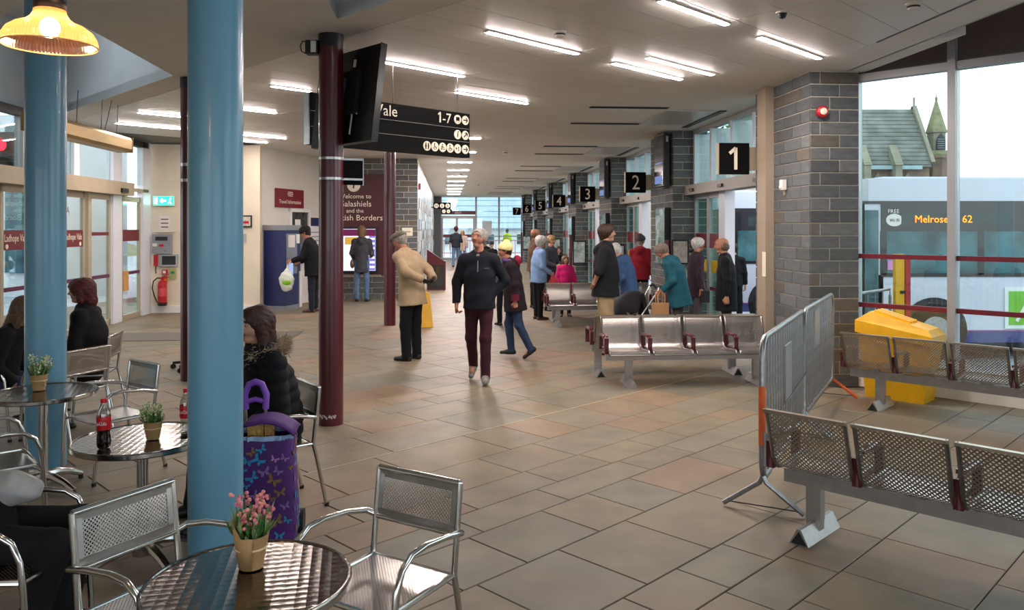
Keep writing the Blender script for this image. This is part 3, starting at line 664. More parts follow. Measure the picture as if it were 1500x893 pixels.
# ================================================================ STAND NUMBER SIGNS, MONITORS, POSTER CASES
for n in range(7):
    q = 9.78+PSP*n; c = Hh(3.66, q); t = thing('stand_sign', 'black square stand sign with a cream number %s' % NW[n], 'sign', (c.x, c.y, 2.44), RH, 'numbered stand signs along the hall')
    MB().box((0, .03, .2), (.40, .06, .40)).build('panel', M_signb, t); MB().box((-.205, .035, .2), (.014, .075, .405)).build('edge_trim', M_alub, t)
    MB().box((.26, .04, .2), (.12, .04, .3)).build('bracket', M_alub, t)
    if n: text(str(n+1), t, (0, -.004, .065), (1, 0, 0), (0, 0, 1), .40, M_signw, 'number', 'CENTER', sx=.85)
    else: one = MB(); one.box((.02, -.004, .2), (.042, .006, .28)); one.beam((.02, -.004, .335), (-.06, -.004, .265), .006, .042, up=(0, 0, 1)); one.build('number', M_signw, t)
M_scr = mat('screen_face', '#23283a', .15, 0, .15, 3)
M_glow = emit('screen_glow', '#7f93c8', .35)
M_post = mat('poster_print', '#cfd5d2', .25, 0, .3, 7, col2='#6f8480')
for n in range(1, 7):
    q0 = PQ0+PSP*n
    c = Hh(PP-.07, q0+.55); t = thing('departure_monitor', 'tall black departure monitor on the pier at stand %s' % NW[n], 'screen', (c.x, c.y, 2.5), RH, 'departure monitors on the piers')
    b = MB(); b.M = Matrix.Rotation(math.radians(0), 4, 'Y'); b.box((-.04, -.2, .47), (.1, .62, .94)); b.build('casing', M_black, t)
    MB().box((-.093, -.2, .47), (.006, .56, .88)).build('screen', M_scr, t); MB().box((-.097, -.2, .12), (.003, .5, .14)).build('lit_rows', M_glow, t); MB().box((-.097, -.2, .42), (.003, .4, .02)).build('lit_line', M_glow, t)
    MB().box((-.03, -.514, .83), (.035, .006, .1)).build('label_plate', M_alu, t)
    c = Hh(PP-.06, q0+.45); t = thing('poster_case', 'glazed timetable case below the monitor at stand %s' % NW[n], 'poster case', (c.x, c.y, 1.08), RH, 'timetable cases on the piers')
    MB().box((0, 0, .52), (.1, .62, 1.04)).build('casing', M_black, t); MB().box((-.053, 0, .52), (.006, .56, .98)).build('poster', M_post, t); MB().box((-.058, 0, .52), (.003, .58, 1.0)).build('glazing', M_glass, t)
    c = Hh(PP-.25, q0-.55); 
    t = thing('barrier_post', 'burgundy guide post with dark panel before stand %s' % NW[n], 'post', (c.x, c.y, 0), RH, 'guide posts by the stands')
    MB().lathe([(.045, 0), (.045, 1.55)], 16, cap=True).build('post', M_burg, t, smooth=True)
    MB().box((.26, 0, 1.0), (.4, .03, .75)).build('panel_frame', M_dark, t); MB().box((.26, -.018, 1.02), (.33, .006, .62)).build('panel_face', M_post, t)
# freestanding notice frame by pier 2
# ================================================================ DEVICES ON PIER 1
c = D(1203, 164, 8.62); t = thing('alarm_sounder', 'round red fire alarm sounder high on the block pier', 'alarm', (c.x, c.y, c.z-.06), RH)
b = MB(); b.M = Matrix.Translation((0, 0, .06)) @ Matrix.Rotation(math.pi/2, 4, 'X'); b.lathe([(.06, 0), (.065, .02), (.06, .05), (.045, .06)], 24, cap=True); b.build('body', M_red, t, smooth=True)
b = MB(); b.M = Matrix.Translation((0, -.06, .06)) @ Matrix.Rotation(math.pi/2, 4, 'X'); b.lathe([(0, .012), (.035, .008), (.04, 0)], 20); b.build('grille', M_signw, t, smooth=True)
cq = Hh(PP-.02, 8.95); t = thing('motion_sensor', 'small white motion sensor on the side of the block pier', 'sensor', (cq.x, cq.y, 2.26), RH)
MB().box((-.02, 0, 0), (.05, .085, .12)).build('body', M_white, t); MB().ball((-.045, 0, -.025), .035, 12, 8, (.6, 1, .9)).build('lens', M_white, t, smooth=True); MB().box((.0, 0, -.09), (.02, .03, .06)).build('cable_clip', M_alub, t)
# ================================================================ LEFT WALL FITTINGS (cream wall faces the viewer)
def onwall(px, py, q=16.755):
    r = (px-CX)/FPX; Y = q/(HQ.y+r*HQ.x); return D(px, py, Y)
c = onwall(241, 294); t = thing('exit_sign', 'lit green emergency exit sign on the cream wall', 'sign', (c.x, c.y, c.z-.1), RH)
MB().box((0, -.03, .1), (.42, .06, .2)).build('housing', M_white, t); MB().box((0, -.062, .1), (.40, .004, .18)).build('lit_face', emit('exit_green', '#27d0a0', 1.6), t)
wht = emit('exit_white', '#e8fff6', 2.2)
b = MB(); b.beam((-.06, -.066, .1), (.05, -.066, .1), .003, .035); b.beam((-.06, -.066, .1), (-.02, -.066, .14), .003, .03); b.beam((-.06, -.066, .1), (-.02, -.066, .06), .003, .03); b.build('arrow', wht, t)
b = MB(); b.box((-.15, -.066, .1), (.06, .003, .13)); b.build('door_symbol', wht, t)
b = MB(); b.ball((.14, -.066, .15), .016, 8, 6, (1, .1, 1)); b.beam((.13, -.066, .13), (.12, -.066, .09), .003, .03, up=(1, 0, 0)); b.beam((.12, -.066, .09), (.155, -.066, .04), .003, .018, up=(1, 0, 0)); b.beam((.12, -.066, .09), (.09, -.066, .04), .003, .018, up=(1, 0, 0)); b.build('running_figure', wht, t)
c = onwall(241, 326); t = thing('framed_notice', 'paper notice behind a clear cover above the fire panel', 'notice', (c.x, c.y, c.z-.15), RH)
MB().box((0, -.008, .15), (.46, .016, .40)).build('backing', mat('pale_card', '#ded5c3', .6, 0, .02, 5), t); MB().box((.01, -.02, .15), (.2, .004, .28)).build('sheet', M_white, t)
pm = mat('notice_print', '#8a5a62', .7, 0, .1, 40)
for i in range(3): MB().box((.01, -.024, .06+i*.08), (.15, .002, .025)).build('printed_line', pm, t)
c = onwall(239, 357); t = thing('fire_alarm_cabinet', 'grey fire alarm control panel on the cream wall', 'control panel', (c.x, c.y, c.z-.2), RH)
MB().box((0, -.05, .2), (.38, .1, .40)).build('cabinet', mat('panel_grey', '#8d8f94', .45, 0, .04, 6), t); MB().box((0, -.103, .31), (.24, .006, .08)).build('display', M_dark, t); MB().box((.0, -.104, .17), (.085, .008, .045)).build('red_tab', M_red, t); MB().box((-.13, -.104, .18), (.09, .004, .06)).build('white_sticker', M_white, t)
text('FIRE', t, (.05, -.103, .04), (1, 0, 0), (0, 0, 1), .03, M_dark)
c = onwall(243, 381); t = thing('telephone_panel', 'pale intercom panel with a red handset on the cream wall', 'intercom', (c.x, c.y, c.z-.12), RH)
MB().box((.03, -.03, .12), (.44, .06, .24)).build('housing', M_alu, t); MB().box((.08, -.063, .12), (.27, .006, .18)).build('dark_face', M_dark, t); MB().box((-.17, -.08, .12), (.075, .06, .22)).build('handset', M_red, t); MB().tube([(-.17, -.08, .01), (-.18, -.07, -.08), (-.17, -.07, -.15)], .012, 8).build('handset_cord', M_burg, t, smooth=True)
c = onwall(242, 398); t = thing('call_point', 'small red break glass call point above the extinguisher', 'alarm', (c.x, c.y, c.z-.05), RH); MB().box((0, -.025, .05), (.1, .05, .1)).build('body', M_red, t); MB().box((0, -.052, .05), (.055, .004, .055)).build('glass_face', M_white, t)
c = onwall(253, 401); t = thing('safety_notice', 'small yellow green safety notice by the call point', 'notice', (c.x, c.y, c.z-.09), RH); MB().box((0, -.006, .09), (.14, .012, .2)).build('plate', mat('olive_sign', '#a8ad6e', .5, 0, .1, 20), t); MB().box((0, -.014, .12), (.07, .003, .05)).build('green_mark', mat('sign_green', '#1f6a3a', .5, 0, 0), t)
c = onwall(242, 410); t = thing('safety_notice', 'narrow red and yellow extinguisher notice on the cream wall', 'notice', (c.x, c.y, c.z-.05), RH); MB().box((0, -.006, .05), (.09, .012, .16)).build('plate', mat('redyellow', '#c85a2a', .5, 0, .2, 30), t); MB().box((0, -.014, .05), (.06, .003, .04)).build('yellow_mark', M_yel, t)
c = onwall(241, 448); t = thing('fire_extinguisher', 'red fire extinguisher with black hose hung on the cream wall', 'fire extinguisher', (c.x, c.y-.1, .16), RH)
MB().lathe([(.0, .03), (.085, .03), (.088, .08), (.088, .42), (.07, .49), (.03, .52), (.03, .55)], 24).build('cylinder', M_red, t, smooth=True)
MB().lathe([(.0, 0), (.085, 0), (.092, .03), (.09, .07)], 24).build('base_ring', M_black, t, smooth=True)
b = MB(); b.box((.0, 0, .565), (.05, .04, .04)); b.beam((-.02, 0, .58), (.13, 0, .64), .02, .015); b.beam((-.02, 0, .57), (.13, 0, .59), .02, .015); b.build('valve_handle', M_red, t)
MB().tube([(-.02, 0, .56), (-.1, 0, .57), (-.18, 0, .5), (-.2, 0, .36), (-.16, 0, .2), (-.1, -.02, .08), (-.06, -.03, .05)], .013, 8).build('hose', M_rub, t, smooth=True)
MB().lathe([(.0895, .2), (.0895, .36)], 24).build('label_band', mat('ext_label', '#c9474c', .5, 0, .3, 40), t)
c = onwall(218, 452); t = thing('bollard_stub', 'short white door stop post beside the entrance frame', 'door stop', (c.x, c.y-.06, 0), RH); MB().lathe([(.035, 0), (.035, .26), (.02, .28)], 14, cap=True).build('post', M_white, t, smooth=True); MB().box((0, 0, .29), (.09, .09, .02)).build('cap', M_alu, t)
c = onwall(360, 324); t = thing('wall_notice', 'small dark framed notice on the cream wall right of the blue pillar', 'notice', (c.x, c.y, c.z-.12), RH); MB().box((0, -.01, .12), (.26, .02, .25)).build('frame', M_dark, t); MB().box((0, -.022, .12), (.2, .004, .19)).build('sheet', mat('notice_sheet', '#c8bfae', .6, 0, .2, 20), t); MB().box((.0, -.025, .10), (.14, .003, .05)).build('red_flash', M_red, t)
c = onwall(357, 348); t = thing('wall_notice', 'small grey plate under the framed notice by the blue pillar', 'notice', (c.x, c.y, c.z-.08), RH); MB().box((0, -.01, .08), (.1, .02, .16)).build('plate', M_alu, t)
# ---- brass air curtain and its wires
a = Hh(-4.64, 9.2); b2 = Hh(-4.64, 11.75); m_ = (a+b2)/2; t = thing('air_curtain', 'long brass coloured box hung on wires above the entrance doors', 'air curtain', (m_.x, m_.y, 2.84), RH)
b = MB(); pr = [(-.11, 0, .0), (.09, 0, 0), (.11, 0, .04), (.11, 0, .17), (.09, 0, .21), (-.11, 0, .21)]; b.extr([(x, -1.28, z) for x, y, z in pr], (0, 0, 0), (0, 2.56, 0)); b.build('casing', mat('brass_casing', '#ab8e58', .35, .7, .12, 4, stretch=(1, .3, 1)), t)
MB().box((0, 1.285, .105), (.23, .012, .215)).build('end_cap', M_alub, t)
for y in (-1.0, -.2, .5, .6, 1.0): MB().tube([(0, y, .21), (0.02 if y != .6 else .1, y, ZC-2.84)], .005, 6).build('hanger_wire', M_dark, t)
# ---- pendant lamp
lc = D(73, 68, 2.5); t = thing('pendant_lamp', 'amber ribbed glass pendant lamp glowing at the top left', 'lamp', (lc.x, lc.y, lc.z)); t.scale = (.91, .91, .80)
def shade_mat():
    m = bpy.data.materials.new('amber_glass'); m.use_nodes = True; N = m.node_tree.nodes; L = m.node_tree.links; N.clear()
    tr = N.new('ShaderNodeBsdfTranslucent'); tr.inputs[0].default_value = lin('#ffb87c'); tp = N.new('ShaderNodeBsdfTransparent'); tp.inputs[0].default_value = lin('#ffd6b4')
    gl = N.new('ShaderNodeBsdfGlossy'); gl.inputs['Roughness'].default_value = .12
    m1 = N.new('ShaderNodeMixShader'); m1.inputs[0].default_value = .5; L.new(tr.outputs[0], m1.inputs[1]); L.new(tp.outputs[0], m1.inputs[2])
    m2 = N.new('ShaderNodeMixShader'); m2.inputs[0].default_value = .10; L.new(m1.outputs[0], m2.inputs[1]); L.new(gl.outputs[0], m2.inputs[2])
    o = N.new('ShaderNodeOutputMaterial'); L.new(m2.outputs[0], o.inputs[0]); return m
b = MB(); prof = [(.150, 0), (.150, .012), (.146, .035), (.132, .062), (.108, .082), (.078, .096), (.060, .112), (.051, .13), (.047, .15)]
n = 160
for (r, z) in prof:
    for k in range(n):
        a_ = 2*math.pi*k/n; rr = r+(.0022 if k % 2 else -.0012)*(1 if z > .004 else 0); b.v.append((rr*math.cos(a_), rr*math.sin(a_), z))
for i in range(len(prof)-1):
    for k in range(n): b.f.append((i*n+k, i*n+(k+1) % n, (i+1)*n+(k+1) % n, (i+1)*n+k)); b.mi.append(0)
b.build('glass_shade', shade_mat(), t)
MB().tube([(math.cos(k*math.pi/24)*.151, math.sin(k*math.pi/24)*.151, .002) for k in range(48)], .0028, 6, closed=True).build('rim', mat('amber_rim', '#ffb27a', .2, 0, 0), t, smooth=True)
MB().lathe([(.05, .145), (.052, .152), (.052, .175), (.046, .185), (.02, .19), (.012, .215)], 28).build('gallery_cap', mat('bronze', '#5b4433', .35, .8, .1, 20), t, smooth=True)
MB().tube([(0, 0, .2), (0, 0, (ZC-lc.z)/.8)], .006, 8).build('stem', mat('bronze', '#5b4433'), t)
MB().ball((0, 0, .075), .033, 16, 10, (1, 1, 1.25)).build('bulb', emit('warm_bulb', '#ffd6a4', 14), t, smooth=True)
ld = bpy.data.lights.new('pendant_light', 'POINT'); ld.energy = 1.6; ld.color = (1, .68, .38); ld.shadow_soft_size = .04; lo = bpy.data.objects.new('pendant_light', ld); COL.objects.link(lo); lo.parent = t; lo.location = (0, 0, .02)
# ================================================================ INFORMATION PANEL, TICKET MACHINE, TRAVEL SIGNS
c = Hh(-2.35, IQ-.03); t = thing('information_board', 'burgundy welcome board with touch screen on the block wall', 'information board', (c.x, c.y, .62), RH)
wdt = 1.75
MB().box((0, 0, 1.23), (wdt, .07, 2.46)).build('panel', mat('board_burgundy', '#451018', .45, 0, .05, 4), t)
MB().box((.18, -.05, .60), (.96, .05, 1.12)).build('screen_casing', M_black, t)
MB().box((.18, -.077, .60), (.84, .006, 1.02)).build('screen', emit('kiosk_screen', '#b9bfd6', .8), t)
MB().box((.18, -.082, 1.02), (.84, .004, .16)).build('screen_header', emit('kiosk_plum', '#5a2040', .6), t); MB().box((.52, -.082, .52), (.15, .004, .84)).build('screen_menu', emit('kiosk_menu', '#6a5fb0', .7), t)
for i in range(7): MB().box((.52, -.085, .18+i*.115), (.12, .003, .05)).build('menu_tile', emit('kiosk_tile', '#c5c9ea', .8), t)
MB().box((.06, -.082, .82), (.4, .004, .18)).build('screen_picture', emit('kiosk_gold', '#b28b3c', .6), t)
b = MB(); b.M = Matrix.Translation((.07, -.036, 2.18)) @ Matrix.Rotation(math.pi/2, 4, 'X'); b.cyl((0, 0, 0), .16, .004, 28); b.build('symbol_disc', M_signw, t); glyph(t, .07, 2.18, 'i', 2.7, -.043)
for s_, z, sz in (('Welcome to', 1.86, .155), ('Galashiels', 1.66, .20), ('and the', 1.51, .14), ('Scottish Borders', 1.32, .20)): text(s_, t, (.1, -.037, z), (1, 0, 0), (0, 0, 1), sz, M_signw, align='CENTER')
c = Hh(-.98, IQ-.012); t = thing('wall_plaque', 'small cream plaque on the block wall behind the flat cap', 'plaque', (c.x, c.y, 1.56), RH); MB().box((0, 0, .1), (.26, .02, .2)).build('plate', M_signw, t); MB().box((0, -.012, .1), (.16, .004, .03)).build('engraving', M_alub, t)
c = Hh(IP1+.03, 20.0); t = thing('alarm_box', 'small red alarm box high on the hall wall corner', 'alarm', (c.x, c.y, 2.72), RH); MB().box((0, 0, .08), (.08, .16, .16)).build('body', M_red, t); MB().box((.042, 0, .08), (.004, .08, .06)).build('face', M_white, t)
# ticket machine
A = Vector((-4.796, 16.60, 0)); ang = math.atan2(.64, .15)
t = thing('ticket_machine', 'dark blue ticket machine with grey top against the pale wall', 'ticket machine', (A.x, A.y, 0), ang-math.pi/2)
# local: front face at +x, +y runs along the wall
Mn = mat('machine_navy', '#1f2559', .35, 0, .05, 3); Mg = mat('machine_grey', '#8d8f93', .4, .3, .04, 4)
MB().box((-.25, .33, .90), (.50, .66, 1.62)).build('cabinet', Mn, t); MB().box((-.25, .33, .05), (.52, .68, .1)).build('plinth', Mg, t); MB().box((-.25, .33, 1.76), (.53, .69, .11)).build('top', Mg, t)
MB().box((.006, .26, 1.2), (.02, .44, .86)).build('fascia', mat('machine_fascia', '#8a8e98', .35, .2, .05, 6), t); MB().box((.02, .22, 1.47), (.03, .26, .26)).build('notice_sheet', M_white, t); MB().box((.02, .5, 1.52), (.02, .14, .2)).build('small_notice', M_white, t)
MB().box((.02, .17, .88), (.02, .22, .3)).build('touch_screen', emit('machine_screen', '#8aa0e0', .6), t); MB().box((.03, .24, .62), (.03, .16, .06)).build('ticket_slot', M_black, t); MB().box((.03, .45, 1.0), (.05, .1, .14)).build('card_reader', M_dark, t); MB().box((.012, .63, .42), (.03, .1, .78)).build('white_strip', M_white, t)
# travel information sign, ticket window (on the pale wall)
dd = dw.normalized(); wn = Vector((dd.y, -dd.x, 0)); wrz = math.atan2(dd.y, dd.x)
def onside(f): w = A0+dw*f; return w
w = onside(.42); t = thing('travel_sign', 'burgundy travel information sign high on the pale wall', 'sign', (w.x, w.y, 2.22), wrz); MB().box((0, -.02, .2), (1.2, .03, .42)).build('panel', mat('sign_burgundy', '#7c1626', .45, 0, .04, 5), t)
text('Travel Information', t, (0, -.037, .08), (1, 0, 0), (0, 0, 1), .125, M_signw, align='CENTER'); MB().box((0, -.037, .30), (.24, .004, .02)).build('emblem_bar', M_signw, t); MB().box((0, -.037, .26), (.2, .004, .02)).build('emblem_bar', M_signw, t); MB().box((0, -.037, .34), (.2, .004, .02)).build('emblem_bar', M_signw, t)
w = onside(.55); t = thing('ticket_window', 'white framed ticket hatch with dark glass behind the ticket machine', 'window', (w.x, w.y, 1.0), wrz)
b = MB(); 
for x in (-.42, .42): b.box((x, -.02, .6), (.08, .06, 1.2))
b.box((0, -.02, 1.16), (.92, .06, .08)); b.box((0, -.06, .04), (.92, .16, .08)); b.build('frame', M_white, t); MB().box((0, -.005, .6), (.76, .02, 1.1)).build('pane', mat('hatch_dark', '#3d4140', .1, 0, .3, 4), t); MB().box((-.1, -.03, .8), (.24, .004, .3)).build('notice_sheet', M_white, t)
w = onside(.80); t = thing('wall_poster', 'white and navy poster on the pale wall beside the ticket hatch', 'poster', (w.x, w.y, 1.1), wrz); MB().box((0, -.01, .45), (.75, .02, .9)).build('sheet', M_white, t); MB().box((0, -.022, .8), (.75, .004, .2)).build('header', mat('poster_navy', '#232a58', .6, 0, .05, 6), t)
for i in range(5): MB().box((0, -.022, .15+i*.1), (.6, .003, .03)).build('printed_line', mat('poster_grey', '#9aa2b0', .7, 0, .1, 30), t)
# ================================================================ TANDEM BENCHES
M_perf = perfmat('punched_steel', '#b7b3ae', 56.0, .32, .32, .95)
M_seatrim = mat('seat_rim', '#8e8b88', .3, 1, .08, 16)
M_beamm = mat('bench_beam', '#a3a09d', .38, .7, .06, 10)
PITCH, SW = .486, .435
def arcprof():
    # seat profile in (y forward, z): front lip -> seat -> back
    pts = [(.27, .365), (.262, .39), (.235, .405), (.10, .392), (-.04, .378), (-.10, .385), (-.135, .41), (-.155, .45), (-.20, .60), (-.235, .71), (-.252, .728), (-.262, .722)]
    return pts
def bench(label, loc, rz, n, legs, arms=True, group='punched steel waiting benches'):
    t = thing('waiting_bench', label, 'bench', loc, rz, group)
    L = n*PITCH; pr = arcprof()
    b = MB(); b.box((L/2, .02, .315), (L-.04, .075, .075)); b.build('beam', M_beamm, t)
    for x in legs:
        b = MB(); b.box((x, .02, .19), (.085, .06, .2)); b.box((x, .02, .10), (.08, .055, .12)); b.build('leg', M_beamm, t)
        f = MB(); f.extr([(x-.055, -.19, .0), (x+.055, -.19, .0), (x+.012, -.19, .085), (x-.012, -.19, .085)], (0, 0, 0), (0, .42, 0)); fo = f.build('foot', M_beamm, t)
        f = MB(); f.extr([(x-.045, -.193, .004), (x+.045, -.193, .004), (x, -.193, .075)], (0, 0, 0), (0, .004, 0)); f.build('foot_cap', M_rub, fo)
    s0 = None
    for i in range(n):
        x0 = i*PITCH+(PITCH-SW)/2; x1 = x0+SW
        if s0 is None:
            s0 = sheet('seat_shell', pr, -SW/2, SW/2, M_perf, t); s0.location = ((x0+x1)/2, 0, 0)
            r = MB()
            for sx in (-SW/2, SW/2): r.tube([(sx, y, z) for y, z in pr], .013, 6)
            r.tube([(-SW/2, pr[0][0], pr[0][1]), (SW/2, pr[0][0], pr[0][1])], .010, 6)
            ro = r.build('rim', M_seatrim, s0, smooth=True)
            to = MB().box((0, -.25, .729), (SW+.02, .035, .016)).build('top_rail', mat('top_rail', '#b9aa98', .3, .9, .05, 12), s0)
            br = MB().box((0, .02, .362), (.1, .06, .03)).build('bracket', M_beamm, s0)
        else:
            c = inst('seat_shell', s0.data, t, ((x0+x1)/2, 0, 0))
            for ch in (ro, to, br): d = ch.copy(); COL.objects.link(d); d.parent = c
    if arms:
        a0 = None
        for i in range(n+1):
            x = i*PITCH
            if a0 is None:
                b = MB(); b.tube([(0, -.14, .38), (0, -.13, .50), (0, -.09, .545), (0, .0, .56), (0, .12, .555), (0, .175, .53), (0, .18, .45), (0, .16, .37)], .017, 8)
                b.box((0, .02, .555), (.05, .24, .022)); b.box((0, .178, .455), (.046, .03, .17)); b.box((0, -.135, .455), (.046, .03, .15)); a0 = b.build('armrest', M_burg, t)
            else: inst('armrest', a0.data, t, (x, 0, 0))
    return t
# near bench (seen from behind), window bench (from behind), double bench, far bench
o1 = Vector((1.40, 4.42, 0))+GV*.26; bench('punched steel bench in the right foreground seen from behind', (o1.x, o1.y, 0), -math.pi/4, 5, (.19, 2.2))
o2 = Vector((3.19, 7.68, 0))+GV*.26; bench('punched steel bench facing the window beside the yellow bin', (o2.x, o2.y, 0), -math.pi/4, 5, (.30, 2.1))
# benches facing the viewer are rotated half a turn
e1 = Vector((1.02, 8.78, 0))+HP*(4*PITCH); bench('bright steel bench facing the viewer behind the metal barriers', (e1.x, e1.y, 0), RH+math.pi, 4, (.19, 1.66))
e2 = Vector((.93, 9.38, 0)); bench('steel bench back to back with the one facing the viewer', (e2.x, e2.y, 0), RH, 4, (.10, 1.75))
e3 = Vector((.62, 14.15, 0))+HP*(4*PITCH); bench('far steel bench facing the viewer behind the young man', (e3.x, e3.y, 0), RH+math.pi, 4, (.2, 1.74))
e4 = Vector((.60, 14.75, 0)); bench('farthest steel bench back to back by the blue cardigan woman', (e4.x, e4.y, 0), RH, 4, (.2, 1.74))
# ================================================================ CROWD BARRIERS
def barrier(label, a, b, orange):
    a, b = Vector(a), Vector(b); d = b-a; L = d.length; t = thing('crowd_barrier', label, 'barrier', (a.x, a.y, 0), math.atan2(d.y, d.x), 'steel crowd barriers')
    z0, z1, r = .20, 1.07, .12
    pts = []
    for cx, cz, a0 in ((L-r, z1-r, 0), (r, z1-r, 90), (r, z0+r, 180), (L-r, z0+r, 270)):
        for k in range(5): an = math.radians(a0+k*22.5); pts.append((cx+r*math.cos(an), 0, cz+r*math.sin(an)))
    MB().tube(pts, .019, 10, closed=True).build('frame', M_galv, t, smooth=True)
    n = int(L/.105); bar = None
    for i in range(1, n):
        x = L*i/n
        if bar is None: bar = MB().tube([(0, 0, z0), (0, 0, z1)], .0075, 6).build('bar', M_galv, t, smooth=True); bar.location = (x, 0, 0)
        else: inst('bar', bar.data, t, (x, 0, 0))
    for x, oc in ((.03, orange[0]), (L-.03, orange[1])):
        for s in (-1, 1):
            MB().tube([(x, 0, z0+.02), (x, s*.02, z0-.02), (x, s*.24, .02)], .016, 8).build('foot', M_orange if (oc and s == -1) else M_galv, t, smooth=True)
        MB().tube([(x, -.2, .035), (x, .2, .035)], .004, 6).build('foot_tie', M_dark, t)
    if orange[2]: MB().tube([(0, 0, .42), (0, 0, .78)], .0215, 10).build('orange_sleeve', M_orange, t, smooth=True); MB().tube([(-.012, -.02, .3), (-.012, -.02, .5)], .012, 6).build('hook', M_galv, t)
    return t
ba, bm_, bb = Vector((1.535, 4.82, 0)), Vector((2.43, 6.53, 0)), Vector((3.33, 8.16, 0))
t = barrier('galvanised crowd barrier with an orange sleeve, the nearer of two', ba, bm_-(bm_-ba).normalized()*.03, (False, False, True))
MB().box((.95, -.015, .72), (.28, .012, .40)).build('info_plate', M_alu, t); MB().tube([(.55, -.02, .52), (1.9, -.02, .56)], .004, 6).build('tie_strap', M_rub, t)
t = barrier('galvanised crowd barrier with an orange foot, the farther of two', bm_, bb, (False, True, False))
MB().box((.62, -.015, .86), (.30, .012, .32)).build('info_plate', M_alu, t)
# ================================================================ YELLOW GRIT BIN
c = Gg(2.90, 8.56); t = thing('grit_bin', 'yellow plastic grit bin with sloping lid behind the window bench', 'bin', (c.x, c.y, 0), -math.pi/4); t.scale = (.70, .74, 1.03)
b = MB(); b.add([(-.40, -.22, 0), (.40, -.22, 0), (.40, .22, 0), (-.40, .22, 0), (-.50, -.27, .66), (.50, -.27, .58), (.50, .27, .58), (-.50, .27, .66)], [(3, 2, 1, 0), (4, 5, 6, 7), (0, 1, 5, 4), (1, 2, 6, 5), (2, 3, 7, 6), (3, 0, 4, 7)]); b.build('tub', M_yel, t)
b = MB(); b.box((0, 0, .62), (1.04, .58, .03), R=Matrix.Rotation(math.radians(4.6), 3, 'Y')); b.build('tub_rim', M_yel, t)
lid = MB(); lid.add([(-.53, -.30, .65), (.53, -.30, .57), (.53, .30, .57), (-.53, .30, .65), (-.53, -.29, .77), (.53, -.29, .655), (.53, .29, .655), (-.53, .29, .77), (-.34, -.22, .86), (.46, -.22, .715), (.46, .22, .715), (-.34, .22, .86)], [(3, 2, 1, 0), (0, 1, 5, 4), (1, 2, 6, 5), (2, 3, 7, 6), (3, 0, 4, 7), (4, 5, 9, 8), (5, 6, 10, 9), (6, 7, 11, 10), (7, 4, 8, 11), (8, 9, 10, 11)]); lo_ = lid.build('lid', M_yel, t)
for y in (-.13, -.02, .09): MB().beam((-.30, y, .862), (.20, y, .770), .055, .03).build('lid_rib', M_yel, lo_)
MB().tube([(-.25, -.28, .55), (-.25, -.34, .57), (-.06, -.34, .56), (-.06, -.28, .53)], .018, 8).build('handle', M_yel, t, smooth=True)
# ================================================================ CAFE TABLES
def table_top_mat():
    m = mat('swirled_steel_top', '#8d8780', .16, 1, .12, 3)
    N = m.node_tree.nodes; L = m.node_tree.links; b = N['Principled BSDF']; tc = N.new('ShaderNodeTexCoord')
    mp = N.new('ShaderNodeMapping'); mp.inputs['Scale'].default_value = (30, 30, 30); L.new(tc.outputs['Object'], mp.inputs[0])
    vo = N.new('ShaderNodeTexVoronoi'); vo.inputs['Scale'].default_value = 1; vo.inputs['Randomness'].default_value = .0; L.new(mp.outputs[0], vo.inputs[0])
    bp = N.new('ShaderNodeBump'); bp.inputs['Strength'].default_value = .4; bp.inputs['Distance'].default_value = .004; L.new(vo.outputs['Distance'], bp.inputs['Height']); L.new(bp.outputs[0], b.inputs['Normal'])
    return m
M_top = table_top_mat(); TZ = .66
def cafe_table(label, loc, r, rz=0.0):
    t = thing('cafe_table', label, 'table', loc, rz, 'round steel cafe tables')
    MB().lathe([(0, TZ-.004), (r-.012, TZ-.004), (r-.010, TZ), (r-.004, TZ+.001), (r, TZ-.006), (r, TZ-.024), (r-.006, TZ-.03), (0, TZ-.028)], 64).build('table_top', M_top, t, smooth=True)
    MB().lathe([(r+.0006, TZ-.006), (r+.0006, TZ-.024)], 64).build('edge_band', M_chrome, t, smooth=True)
    MB().lathe([(.028, .08), (.028, TZ-.03)], 20).build('pole', M_chrome, t, smooth=True); MB().lathe([(.10, TZ-.045), (.12, TZ-.03)], 20, cap=True).build('top_flange', M_dark, t)
    MB().lathe([(.05, .05), (.055, .1), (.035, .13)], 20, cap=True).build('hub', M_chrome, t, smooth=True)
    for k in range(4):
        a = math.pi/2*k+math.pi/4; d = Vector((math.cos(a), math.sin(a), 0))
        f = MB().tube([d*.03+Vector((0, 0, .10)), d*.10+Vector((0, 0, .10)), d*.2+Vector((0, 0, .075)), d*.29+Vector((0, 0, .035))], [.03, .026, .022, .018], 8).build('foot', M_chrome, t, smooth=True)
        q = MB().lathe([(.016, 0), (.016, .03)], 12, cap=True).build('glide', M_rub, f); q.location = d*.285
    return t
T1, T2, T3 = Vector((-.819, 2.44, 0)), Vector((-1.93, 4.1, 0)), Vector((-3.13, 5.24, 0))
cafe_table('round steel cafe table in the foreground with pink flowers on it', T1, .315, .2)
cafe_table('round steel cafe table left of the big pillar with cola bottles', T2, .335, .1)
cafe_table('round steel cafe table at the left edge with pale flowers', T3, .33, .4)
